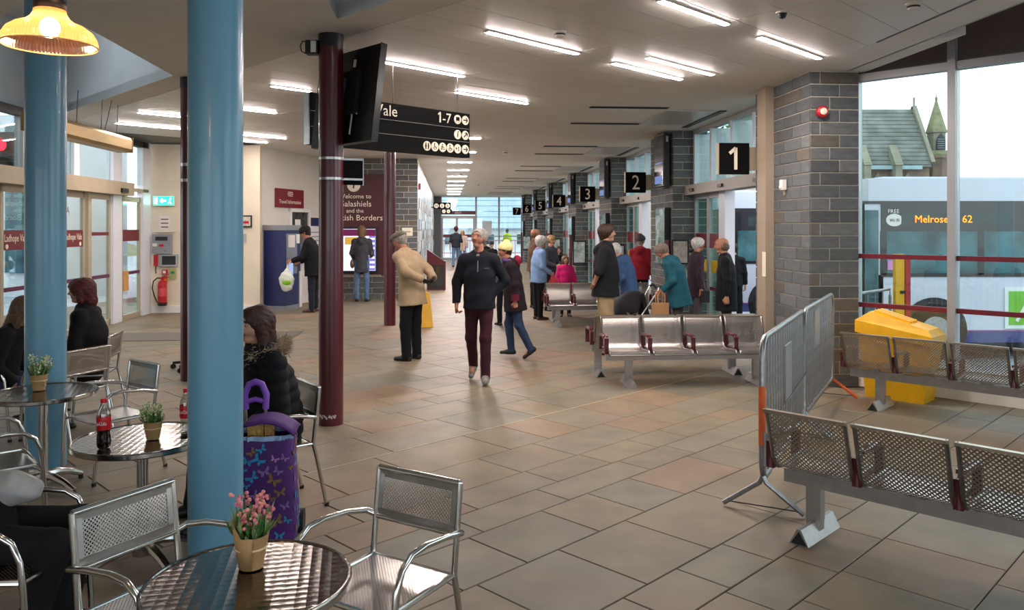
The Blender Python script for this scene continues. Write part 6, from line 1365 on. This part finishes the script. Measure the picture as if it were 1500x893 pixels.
    # ---- hair and hats
    if hair:
        st, hm = hair[0], hair[1]; sh_ = hair[2] if len(hair) > 2 else .012; hd_ = []
        sh_ = .003 if hat else sh_
        face = Prim(hp(0, .115, -.035), hp(0, .10, -.12), .085*hs, .085*hs, .012, None, (), True)
        r_ = .083*hs+sh_
        if st in ('short', 'long', 'bob', 'full'):
            hd_ += [Prim(hp(0, .018, .034), hp(0, -.032, .036), r_, r_+.002, .02, (hr, .95))]
            if st == 'short': hd_ += [Prim(hp(0, -.05, .0), hp(0, -.055, -.05), .062*hs, .045*hs, .03)]
            if st == 'full': hd_ += [Prim(hp(0, -.03, .03), hp(0, -.05, -.04), .088*hs, .065*hs, .03)]
            if st in ('bob', 'long'):
                ln = .10 if st == 'bob' else .24
                hd_ += [Prim(hp(0, -.05, .03), hp(0, -.075, -ln), .085*hs, .075*hs, .04)]
                for sx in (-1, 1): hd_ += [Prim(hp(sx*.07, -.0, .02), hp(sx*.078, .0, -ln*.9), .035*hs, .032*hs, .03)]
            if st == 'long' and res < .013: hd_ += [Prim(hp(0, .07, .085), hp(.04, .075, .06), .02*hs, .02*hs, .02)]
            hd_.append(face); hd_.append(Prim(hp(0, .12, .0), hp(0, .11, .03), .055*hs, .045*hs, .01, None, (), True))
        elif st == 'ring':
            hd_ += [Prim(hp(0, -.02, .015), hp(0, -.035, -.02), r_-.002, r_-.006, .02, (hr, .98), ((hp(0, 0, hair[3] if len(hair) > 3 else .055), unit(hup-.25*hf)),)), Prim(hp(0, .1, -.02), hp(0, .1, .05), .095*hs, .095*hs, .01, None, (), True)]
        hd_.append(Prim(hp(0, .05, -.20), hp(0, .03, -.06), .06*hs, .045*hs, .01, None, (), True))
        mesh_obj('hair', [field_mesh(hd_, hres, .0022, 90)], hm, t)
    if hat:
        k, hm = hat[0], hat[1]
        if k == 'beanie':
            q = [Prim(hp(0, .008, .035), hp(0, -.03, .05), .104*hs, .104*hs, .02, None, ((hp(0, 0, .022), -unit(hup-.30*hf)),)), Prim(hp(0, -.02, .07), hp(0, -.05, .125), .09*hs, .05*hs, .04)]
            mesh_obj('knitted_hat', [field_mesh(q, hres, .0015, 60)], hm, t)
        elif k == 'cap':
            q = [Prim(hp(0, .02, .07), hp(0, -.03, .065), .095*hs, .098*hs, .02, (hup, .62), ((hp(0, 0, .035), -hup),)), Prim(hp(-.045, .10, .052), hp(.045, .10, .052), .035*hs, .035*hs, .03, (hup, .35)), Prim(hp(0, .06, .085), hp(0, .09, .07), .05*hs, .04*hs, .03, (hup, .5))]
            mesh_obj('flat_cap', [field_mesh(q, hres)], hm, t)
        elif k == 'fur':
            q = [Prim(hp(0, .01, .055), hp(0, -.025, .06), .105*hs, .105*hs, .02, None, ((hp(0, 0, .015), -hup),))]
            mesh_obj('fur_hat', [field_mesh(q, hres, .004, 70)], hm, t)
        elif k == 'baseball':
            q = [Prim(hp(0, .0, .045), hp(0, -.02, .05), .093*hs, .09*hs, .02, None, ((hp(0, 0, .04), -hup),)), Prim(hp(-.04, .11, .045), hp(.04, .11, .045), .045*hs, .045*hs, .02, (hup, .25))]
            mesh_obj('cap', [field_mesh(q, hres)], hm, t)
    sk['hp'] = hp; return sk
def glasses(sk, m=None):
    b = MB(); hp = sk['hp']
    for e in (-1, 1):
        pts = [Vector(hp(e*.030+.021*math.cos(a), .103, .013+.017*math.sin(a))) for a in [k*math.pi/6 for k in range(12)]]; b.tube(pts, .0018, 5, closed=True); b.tube([Vector(hp(e*.05, .10, .018)), Vector(hp(e*.078, .06, .022)), Vector(hp(e*.08, -.01, .022))], .0018, 5)
    b.tube([Vector(hp(-.01, .105, .016)), Vector(hp(.01, .105, .016))], .0018, 5); b.build('glasses', M_dark, sk['root'])
def at(px, Y): return Vector(((px-CX)/FPX*Y, Y, 0))
black = cloth('black', '#0c0d10'); navy = cloth('navy_fleece', '#10131d'); jeans = cloth('jeans', '#2c3c58', .2); jeansl = cloth('jeans_light', '#5a7898', .15); beige = cloth('beige_jacket', '#a38d70', .08); maroon = cloth('maroon_trousers', '#391520'); khaki = cloth('khaki', '#a5906e', .1)
lea = mat('black_leather', '#141314', .4, 0, .1, 20); bro = mat('brown_leather', '#4a2a20', .45, 0, .1, 20); greysh = mat('grey_trainer', '#77736c', .6, 0, .15, 30)
SH, SB, SG = D_(m=lea), D_(m=bro), D_(m=greysh)
# 1 walking man looking up
k = person('man in a navy fleece walking towards the viewer, looking up', at(702, 8.92), 176, 1.73, .0085, lean=3, head=(-24, 8, -4), build=1.02,
    armR=((.34, -.10, -1), (-.02, .30, -1)), armL=((.52, -.16, -1), (-.72, .30, -.72), (-.75, -.4, -.5)), legR=((.02, -.10, -1), (.02, -.62, -.85), (.12, .75, -.6)), legL=((-.02, .16, -1), (.0, .06, -1), (.10, 1, .0)),
    top=D_(m=navy, len=.10, w=1.08, n='fleece_jacket'), pants=D_(m=maroon, w=.98), shoes=SG, hair=('short', H_grey, .004), skin=M_skinr, brow=hairm('brow_grey', '#6a6058'), curl=55)
b = MB(); r_ = k['root']; n_ = Vector(k['neck']); f_ = Vector(k['F2'])
b = MB(); c_ = Vector(k['chest']); b.beam(c_+f_*.142+Vector((0, 0, .06)), n_+f_*.108+Vector((0, 0, -.05)), .010, .010, up=tuple(f_)); b.build('zip', M_steel, r_)
MB().ball(n_+f_*.065+Vector((0, 0, -.015)), .05, 10, 8, (1, .6, 1.0)).build('shirt_collar', cloth('check_shirt', '#8d7f74', .4), r_, smooth=True)
MB().box(c_+f_*.135+Vector((-.10, -.0, .10)), (.055, .006, .012)).build('chest_mark', mat('mark_grey', '#3f4652', .6, 0, 0), r_)
# 2 man in flat cap
k = person('stooped man in a beige jacket and flat cap, hands behind his back', at(603, 10.45), 62, 1.74, .0095, lean=5, stoop=16, head=(0, -24, 0), build=1.12,
    armR=((.28, -.38, -.9), (-.55, -.50, -.62), (-.8, -.1, -.4)), armL=((.28, -.38, -.9), (-.55, -.50, -.62), (-.8, -.1, -.4)), legR=((.05, .03, -1), (0, -.05, -1)), legL=((.05, .06, -1), (0, -.05, -1)),
    top=D_(m=beige, len=.20, w=1.08, flare=.015, sw=1.12), pants=D_(m=black, w=1.12), shoes=SH, hair=('short', H_grey, .006), hat=('cap', cloth('tweed', '#6e675a', .25)), skin=M_skinr, gloves=lea, brow=hairm('brow_grey', ''))
glasses(k)
# 3 woman in the yellow hat
k = person('woman in a pale yellow knitted hat and plum jacket walking left', at(753, 10.55), 98, 1.52, .0095, lean=6, stoop=8, head=(0, -10, 0), build=1.12,
    armR=((.14, .1, -1), (.0, .35, -1)), armL=((.14, .05, -1), (0, .22, -1)), legR=((.03, .16, -1), (0, -.1, -1)), legL=((.03, -.14, -1), (0, -.5, -1), (.1, .75, -.55)),
    top=D_(m=cloth('plum_black', '#1f161d'), len=.24, w=1.10, hood=True, flare=.01, sw=1.1), pants=D_(m=jeans), shoes=SH, hair=('short', H_brown, .012), hat=('beanie', cloth('lemon_knit', '#e6dc9a', .06)), skin=M_skinr)
r_ = k['root']; MB().ball(Vector(k['neck'])-Vector(k['F2'])*.12+Vector((0, 0, .0)), .085, 12, 8, (1.1, .7, .9)).build('crimson_hood', cloth('crimson', '#8c1c36'), r_, smooth=True)
MB().tube([Vector(k['neck'])+Vector((math.cos(a)*.085, math.sin(a)*.075, .03+.012*math.sin(a))) for a in [i*math.pi/8 for i in range(16)]], .026, 8, closed=True).build('lilac_collar', cloth('lilac', '#6a4a86'), r_, smooth=True)
for sd in (1, -1): wv = Vector(k['sh'][sd][2]); ev = Vector(k['sh'][sd][1]); MB().tube([wv+(ev-wv)*.42, wv+(ev-wv)*.0], [.056, .052], 14).build('crimson_cuff', cloth('crimson_cuff', '#6d1f33'), r_, smooth=True)
# 4 far couple
person('distant man in a dark vest and burgundy hat walking away', at(668, 35.2), 0, 1.80, .016, armR=((.25, 0, -1), (.1, .1, -1)), armL=((.25, 0, -1), (.1, .1, -1)), legR=((.05, .12, -1), (0, -.05, -1)), legL=((.05, -.12, -1), (0, -.3, -1)), top=D_(m=cloth('vest', '#20242e'), len=.06, sleeve=.02, w=1.08, n='vest'), pants=D_(m=jeansl), shoes=SH, hair=('short', H_dark), hat=('beanie', cloth('burgundy_knit', '#3a1018')), build=1.08)
person('distant fair haired woman walking beside the man in the vest', at(677.5, 36.5), 0, 1.66, .018, top=D_(m=cloth('pale_pink', '#c9b3a6'), len=.2), pants=D_(m=jeansl), shoes=SH, hair=('bob', H_blond), hands=False)
# 5 hi-vis
k = person('person in a yellow high visibility vest outside the end wall', at(743, 45.6), 20, 1.68, .018, top=D_(m=mat('hi_vis', '#c8f000', .6, 0, .04, 8), len=.12, sleeve=.02, w=1.12, n='hi_vis_vest'), pants=D_(m=black), shoes=SH, hair=('short', H_grey), hat=('beanie', cloth('grey_knit', '#555a60')), build=1.1, hands=False)
for z in (.12, .30): c_ = Vector(k['pel'])+Vector((0, 0, z)); MB().tube([c_+Vector((math.cos(a)*.185, math.sin(a)*.142, 0)) for a in [i*math.pi/10 for i in range(20)]], .012, 6, closed=True).build('reflective_band', mat('reflective', '#b9bcae', .3, .5, 0), k['root'])
# 6 kiosk woman
k = person('woman in a grey hooded coat and jeans at the touch screen', at(530, 18.75), 4, 1.80, .012, armR=((.2, .12, -1), (-.1, .9, -.25)), armL=((.22, .05, -1), (-.1, .75, -.55)), top=D_(m=cloth('charcoal_coat', '#41434a'), len=.26, w=.98, hood=True), pants=D_(m=jeansl, w=.95), shoes=SH, hair=('bob', H_lt))
MB().tube([Vector(k['sh'][1][0])+Vector((0, -.09, .04)), Vector(k['chest'])+Vector((0, -.14, 0)), Vector(k['pel'])+Vector((-.18, -.1, .02))], .008, 6).build('bag_strap', bro, k['root'])
MB().ball(Vector(k['pel'])+Vector((-.22, -.02, -.06)), .11, 12, 8, (.5, 1.1, 1)).build('shoulder_bag', mat('tan_leather', '#6d5747', .5, 0, .1, 12), k['root'], smooth=True)
# 7 ticket machine man
k = person('man in black coat and fur hat using the ticket machine', at(459, 16.45), 85, 1.80, .012, lean=5, stoop=10, head=(0, -22, 0), build=1.15, armR=((.15, .45, -.9), (-.1, .9, -.15)), armL=((.16, .5, -.9), (-.1, .9, -.05)), top=D_(m=black, len=.20, w=1.15, sw=1.15), pants=D_(m=cloth('dark_jeans', '#1d222b')), shoes=SB, hair=('short', H_dark), hat=('fur', mat('black_fur', '#0b0a0b', .9, 0, .3, 60, .8, 120)), skin=M_skinr)
w_ = _chain(k['root']) @ Vector(k['sh'][-1][2]); t = thing('carrier_bag', 'white and lime carrier bag hanging from the hand of the man at the machine', 'bag', (w_.x-.10, w_.y-.04, w_.z-.62), 0)
pv_ = [Prim(V3(0, 0, .12), V3(0, 0, .24), .13, .15, .05, (V3(0, 1, 0), .55)), Prim(V3(0, 0, .26), V3(.02, 0, .50), .12, .03, .06, (V3(0, 1, 0), .5))]
mesh_obj('bag', [field_mesh(pv_, .011, .006, 26)], mat('white_polythene', '#d2d8c8', .35, 0, .1, 8), t)
MB().ball((.01, -.055, .19), .1, 14, 10, (.95, .35, .7)).build('lime_print', mat('lime_print', '#7fc21a', .4, 0, .15, 10), t, smooth=True); MB().tube([(.02, 0, .48), (.06, 0, .58), (.09, .02, .62)], .012, 6).build('handle', mat('white_polythene', ''), t)
# 8-12 group behind the far bench
k = person('white haired woman in a light blue cardigan by the far bench', at(789, 15.1), -72, 1.60, .012, build=1.15, stoop=6, armR=((.12, .05, -1), (-.2, .8, -.45)), armL=((.12, .12, -1), (-.15, .9, -.35)), top=D_(m=cloth('sky_blue_wool', '#7f9cc4', .06), len=.16, w=1.1, n='cardigan'), pants=D_(m=black), shoes=SB, hair=('full', H_white, .018), skin=M_skin)
MB().tube([Vector(k['neck'])+Vector((math.cos(a)*.07, math.sin(a)*.065, .035)) for a in [i*math.pi/8 for i in range(16)]], .028, 8, closed=True).build('scarf', cloth('mauve_scarf', '#8a6f84', .2), k['root'], smooth=True)
w_ = _chain(k['root']) @ Vector(k['sh'][1][2]); t = thing('carrier_bag', 'red carrier bag held by the woman in the blue cardigan', 'bag', (w_.x+.06, w_.y-.08, w_.z-.55)); mesh_obj('bag', [field_mesh([Prim(V3(0, 0, .1), V3(0, 0, .34), .13, .10, .04, (V3(0, 1, 0), .4)), Prim(V3(0, 0, .34), V3(-.03, .02, .54), .08, .02, .05, (V3(0, 1, 0), .5))], .012, .005, 24)], mat('red_polythene', '#c4232c', .4, 0, .1, 8), t)
k = person('balding man in glasses and brown jacket behind the blue cardigan', at(783, 17.2), -78, 1.74, .013, top=D_(m=cloth('brown_jacket', '#5c4436'), len=.12, w=1.1), pants=D_(m=black), shoes=SH, hair=('ring', H_lt, .006, .05), skin=M_skinr, build=1.12); glasses(k)
person('blonde woman in a dark grey top facing the girl', at(806, 16.7), -128, 1.60, .012, armR=((.15, .15, -1), (-.3, .9, -.25)), armL=((.15, .15, -1), (-.3, .9, -.25)), head=(-10, -8, 0), top=D_(m=cloth('grey_top', '#3d4046'), len=.10, w=.98, n='top'), pants=D_(m=black), shoes=SH, hair=('short', H_blond, .012))
person('dark haired child behind the girl in pink', at(817.5, 18.0), 188, 1.33, .014, top=D_(m=black, len=.1), pants=D_(m=black), shoes=SH, hair=('bob', H_brown, .014))
person('little girl in a bright pink coat', at(828, 15.6), 186, 1.20, .0105, head=(4, 4, 0), armR=((.3, .1, -1), (-.2, .6, -.7)), armL=((.36, .05, -1), (.1, .15, -1)), top=D_(m=cloth('hot_pink', '#cc1f6a', .08), len=.26, w=1.12, flare=.03, n='coat'), pants=D_(m=cloth('leggings', '#2a2a38')), shoes=SB, hair=('bob', H_lt, .012), build=1.1)
# 13 young man in hoodie
k = person('young man in black hoodie and khaki trousers, hands clasped behind', at(887, 10.95), -98, 1.80, .0095, head=(-8, 2, 0), build=1.28, armR=((.25, -.28, -.95), (-.50, -.34, -.8), (-.8, -.1, -.5)), armL=((.25, -.28, -.95), (-.50, -.34, -.8), (-.8, -.1, -.5)), legR=((.06, .05, -1), (0, -.03, -1)), legL=((.06, -.06, -1), (0, -.05, -1)), top=D_(m=cloth('black_hoodie', '#16161a'), len=.15, w=1.08, sleeve=.12, hood=True, belly=1.0, sw=1.15, n='hoodie'), pants=D_(m=khaki, w=1.18), shoes=SB, hair=('full', H_brown, .018))
# 14.. queue by stand 1
k = person('white haired woman in a blue coat bending over the pushchair', at(921, 12.6), 82, 1.55, .0105, lean=8, stoop=18, head=(0, -34, 0), build=1.12, armR=((.15, .5, -.9), (-.1, .8, -.5)), armL=((.15, .5, -.9), (-.1, .8, -.5)), top=D_(m=cloth('blue_coat', '#3d577e'), len=.30, w=1.1, hood=True, n='coat'), pants=D_(m=black), shoes=SH, hair=('full', H_white, .016))
person('person in a dark red jacket with a black hood facing the doors', at(938, 16.0), -24, 1.60, .0115, head=(-12, 0, 0), top=D_(m=cloth('dark_red', '#8a1b28'), len=.16, w=1.12, hood=True), pants=D_(m=black), shoes=SH, hair=('short', H_grey), hat=('beanie', cloth('grey_beanie', '#4b4742')), build=1.12)
k = person('woman in a teal hooded coat looking down', at(993, 11.5), 74, 1.58, .0098, lean=10, stoop=16, head=(0, -34, 0), build=1.22, armR=((.15, .2, -1), (-.05, .9, -.3)), armL=((.16, .25, -1), (-.1, .9, -.3)), top=D_(m=cloth('teal_coat', '#1f5866'), len=.26, w=1.12, hood=True, flare=.01, sw=1.12, n='coat'), pants=D_(m=cloth('grey_plum_trousers', '#463f49')), shoes=SH, hair=('short', hairm('greybrown', '#7d6d5e'), .012), skin=M_skinr)
w_ = _chain(k['root']) @ Vector(k['sh'][-1][2]); t = thing('paper_bag', 'brown paper carrier bag with handles beside the woman in teal', 'bag', (w_.x-.03, w_.y-.07, w_.z-.66), .2)
b = MB(); b.box((0, 0, .25), (.22, .12, .50)); b.build('bag', mat('tan_paper', '#b58a5c', .8, 0, .06, 9, .2, 30), t)
for y in (-.05, .05): MB().tube([(-.05, y, .49), (-.055, y*.8, .60), (0, y*.5, .69), (.055, y*.8, .60), (.05, y, .49)], .009, 6).build('handle', mat('tan_paper', ''), t, smooth=True)
k = person('white haired man in glasses and plum coat facing the doors', at(1019, 12.5), -82, 1.60, .0105, build=1.05, stoop=5, top=D_(m=cloth('plum_coat', '#33242f'), len=.22, w=1.05, n='coat'), pants=D_(m=cloth('grey_trousers', '#4a4348')), shoes=SH, hair=('short', H_white, .012), skin=M_skinr); glasses(k)
w_ = _chain(k['root']) @ Vector(k['sh'][1][2]); t = thing('camera_bag', 'small black bag at the hip of the man in the plum coat', 'bag', (w_.x+.05, w_.y-.02, w_.z-.20)); MB().box((0, 0, .09), (.12, .16, .18)).build('body', lea, t); MB().tube([(0, -.06, .18), (-.02, 0, .34), (0, .06, .18)], .008, 6).build('strap', lea, t)
person('balding man in a long black coat queuing at stand 1', at(1064, 11.1), 76, 1.62, .0098, head=(6, -8, 0), stoop=6, build=1.12, top=D_(m=cloth('black_coat', '#0e0f15'), len=.30, w=1.08, n='coat'), pants=D_(m=cloth('grey_trousers2', '#3a3438')), shoes=SH, hair=('ring', hairm('shaved', '#6d5a4c'), .005, .045), skin=M_skinr)
person('dark haired person in black stepping onto the bus', Vector((4.72, 16.7, -.33)), -15, 1.76, .013, top=D_(m=black, len=.1, w=1.1), pants=D_(m=black), shoes=SH, hair=('short', H_dark))
# seated people far down the hall and the head behind the yellow hat
person('seated person in a blue cap far down the hall', at(711, 29.5), 170, 1.65, .018, hz=.55, legR=((.1, 1, -.1), (0, -.05, -1)), legL=((.1, 1, -.1), (0, -.05, -1)), top=D_(m=black, sit=True, w=1.1), pants=D_(m=black), shoes=SH, hair=('short', H_dark), hat=('baseball', cloth('blue_cap', '#3f68b0')), hands=False)
person('seated person in dark clothes beside the blue cap', at(720, 28.5), 190, 1.60, .018, hz=.50, legR=((.1, 1, -.1), (0, -.05, -1)), legL=((.1, 1, -.1), (0, -.05, -1)), top=D_(m=black, sit=True, w=1.1), pants=D_(m=black), shoes=SH, hair=('short', H_dark), hat=('baseball', black), hands=False)
person('person with thinning light brown hair behind the yellow hat', at(738, 14.2), 30, 1.36, .013, top=D_(m=cloth('teal_grey', '#4c666c'), len=.14), pants=D_(m=black), shoes=SH, hair=('short', H_lt, .006), hands=False)
# bench for the far sitters
c = Hh(1.35, 29.6); bench('distant bench in the hall under the two seated people', (c.x-.9, c.y, 0), RH, 4, (.2, 1.74), False)
# ---- seated cafe people
SEAT = ((.12, 1, -.06), (.04, .12, -1))
# woman in fur-trimmed coat beside the big pillar
fw = Vector((-.5, -.87)); k = person('woman in a black fur trimmed padded coat sitting behind the blue pillar', (-1.50, 4.95, 0), math.degrees(math.atan2(.8, -.6)), 1.66, .0085, hz=.50, lean=6, stoop=8, head=(14, -4, 0), build=1.3, armL=((.28, .22, -.95), (-.3, .85, -.3)), armR=((.2, .3, -.9), (-.3, .9, -.2)), legR=SEAT, legL=SEAT,
    top=D_(m=cloth('black_padded', '#0a0b10'), sit=True, w=1.1, sw=1.25, n='padded_coat', fold=.003, quilt=.012), pants=D_(m=black, w=1.1), shoes=SH, hair=('long', hairm('chestnut', '#35180f'), .010), skin=M_skin)
rf_ = random.Random(4); b = MB(); nb_ = Vector(k['neck']); Fv, Rv = Vector(k['F2']), Vector(k['R'])
for i in range(1700):
    a = rf_.uniform(math.radians(100), math.radians(440)); rr = .155+rf_.gauss(0, .014); p0 = nb_-Fv*.03+Rv*math.cos(a)*rr+Fv*math.sin(a)*rr*.75+Vector((0, 0, .01+rf_.gauss(0, .02))); d = (p0-nb_).normalized()+Vector((rf_.gauss(0, .5), rf_.gauss(0, .5), rf_.gauss(0, .5))); d.normalize(); sdv = d.orthogonal().normalized()*.003
    if rf_.random() < .55 or (p0-nb_).dot(Fv) < .03: b.add([p0-sdv, p0+sdv, p0+d*.05], [(0, 1, 2)])
o = b.build('fur_trim', mat('fur_beige', '#b39d84', .9, 0, .2, 40), k['root']); o['kind'] = 'stuff'
# red haired woman
person('red haired woman in black sitting at the far left', (-3.98, 7.42, 0), 98, 1.66, .0095, hz=.50, lean=2, stoop=8, head=(10, -4, 0), build=1.15, armR=((.2, .25, -.95), (-.2, .9, -.3)), armL=((.2, .25, -.95), (-.2, .9, -.3)), legR=SEAT, legL=SEAT, top=D_(m=cloth('black_wool', '#08080a'), sit=True, w=1.12, sw=1.1, n='jumper'), pants=D_(m=black), shoes=SH, hair=('bob', H_red, .018))
person('long haired person in black sitting at the left edge', (-4.36, 6.62, 0), -82, 1.56, .0095, hz=.48, lean=14, stoop=16, head=(0, -20, 0), build=1.1, armR=((.2, .3, -.95), (-.2, .9, -.3)), armL=((.2, .3, -.95), (-.2, .9, -.3)), legR=SEAT, legL=SEAT, top=D_(m=cloth('black_coat2', '#09090b'), sit=True, w=1.15, sw=1.15, n='coat'), pants=D_(m=jeans), shoes=SH, hair=('long', hairm('fairbrown', '#5a4332'), .018))
# person cut off by the left edge, only the legs and a bag in view
k = person('person in black leggings at the left edge with a plastic bag', (-2.24, 3.22, 0), -84, 1.66, .0085, hz=.50, lean=-12, build=1.1, armR=((.25, -.3, -1), (-.1, .2, -1)), armL=((.25, -.3, -1), (-.1, .2, -1)), legR=((.1, 1, .02), (0, -.30, -1)), legL=((.1, 1, .04), (0, -.2, -1)), top=D_(m=cloth('black_jumper', '#0b0b0d'), sit=True, w=1.1, n='jumper'), pants=D_(m=cloth('black_leggings', '#101014'), w=1.0), shoes=SH, hair=('bob', H_brown, .016))
t = thing('plastic_bag', 'clear plastic bag with a grey box lying in the lap at the left edge', 'bag', (-2.13, 3.30, .60), .3); t.scale = (.72, .72, .72); mesh_obj('bag', [field_mesh([Prim(V3(-.1, 0, .06), V3(.1, 0, .06), .11, .10, .06, (V3(0, 0, 1), .75)), Prim(V3(.02, 0, .10), V3(-.14, 0, .14), .09, .04, .06)], .010, .006, 30)], mat('clear_polythene', '#c9c7c6', .2, 0, .05, 8, alpha=.55), t); MB().box((.02, -.02, .07), (.16, .1, .06), .3).build('grey_box', mat('box_grey', '#6a6e78', .5, 0, .1, 9), t); MB().box((.03, -.03, .102), (.05, .05, .004), .3).build('red_mark', M_red, t)
t = thing('carrier_bag', 'crumpled cream carrier bag on the floor at the bottom left', 'bag', (-1.95, 2.86, 0), .4); mesh_obj('bag', [field_mesh([Prim(V3(0, 0, .07), V3(0, 0, .14), .13, .11, .05, (V3(0, 1, 0), .7), ((V3(0, 0, .0), V3(0, 0, -1)),)), Prim(V3(0, 0, .15), V3(-.02, 0, .26), .08, .03, .04, (V3(0, 1, 0), .6))], .010, .008, 34)], mat('cream_polythene', '#b9ab98', .45, 0, .2, 10), t); MB().ball((-.06, .02, .2), .06, 10, 8, (1, .8, 1.2)).build('purple_bundle', cloth('violet', '#5a4478'), t, smooth=True)
# ================================================================ lettering becomes plain mesh
bpy.context.view_layer.update(); _dg = bpy.context.evaluated_depsgraph_get()
for _o in [o for o in bpy.data.objects if o.type == 'FONT']:
    _me = bpy.data.meshes.new_from_object(_o.evaluated_get(_dg)); _n = _o.name.split('.')[0]; _p = _o.parent; _mb = _o.matrix_basis.copy(); _mt = _o.data.materials[0]
    bpy.data.objects.remove(_o); _q = bpy.data.objects.new(_n, _me); COL.objects.link(_q); _q.parent = _p; _q.matrix_basis = _mb
    if not _me.materials: _me.materials.append(_mt)
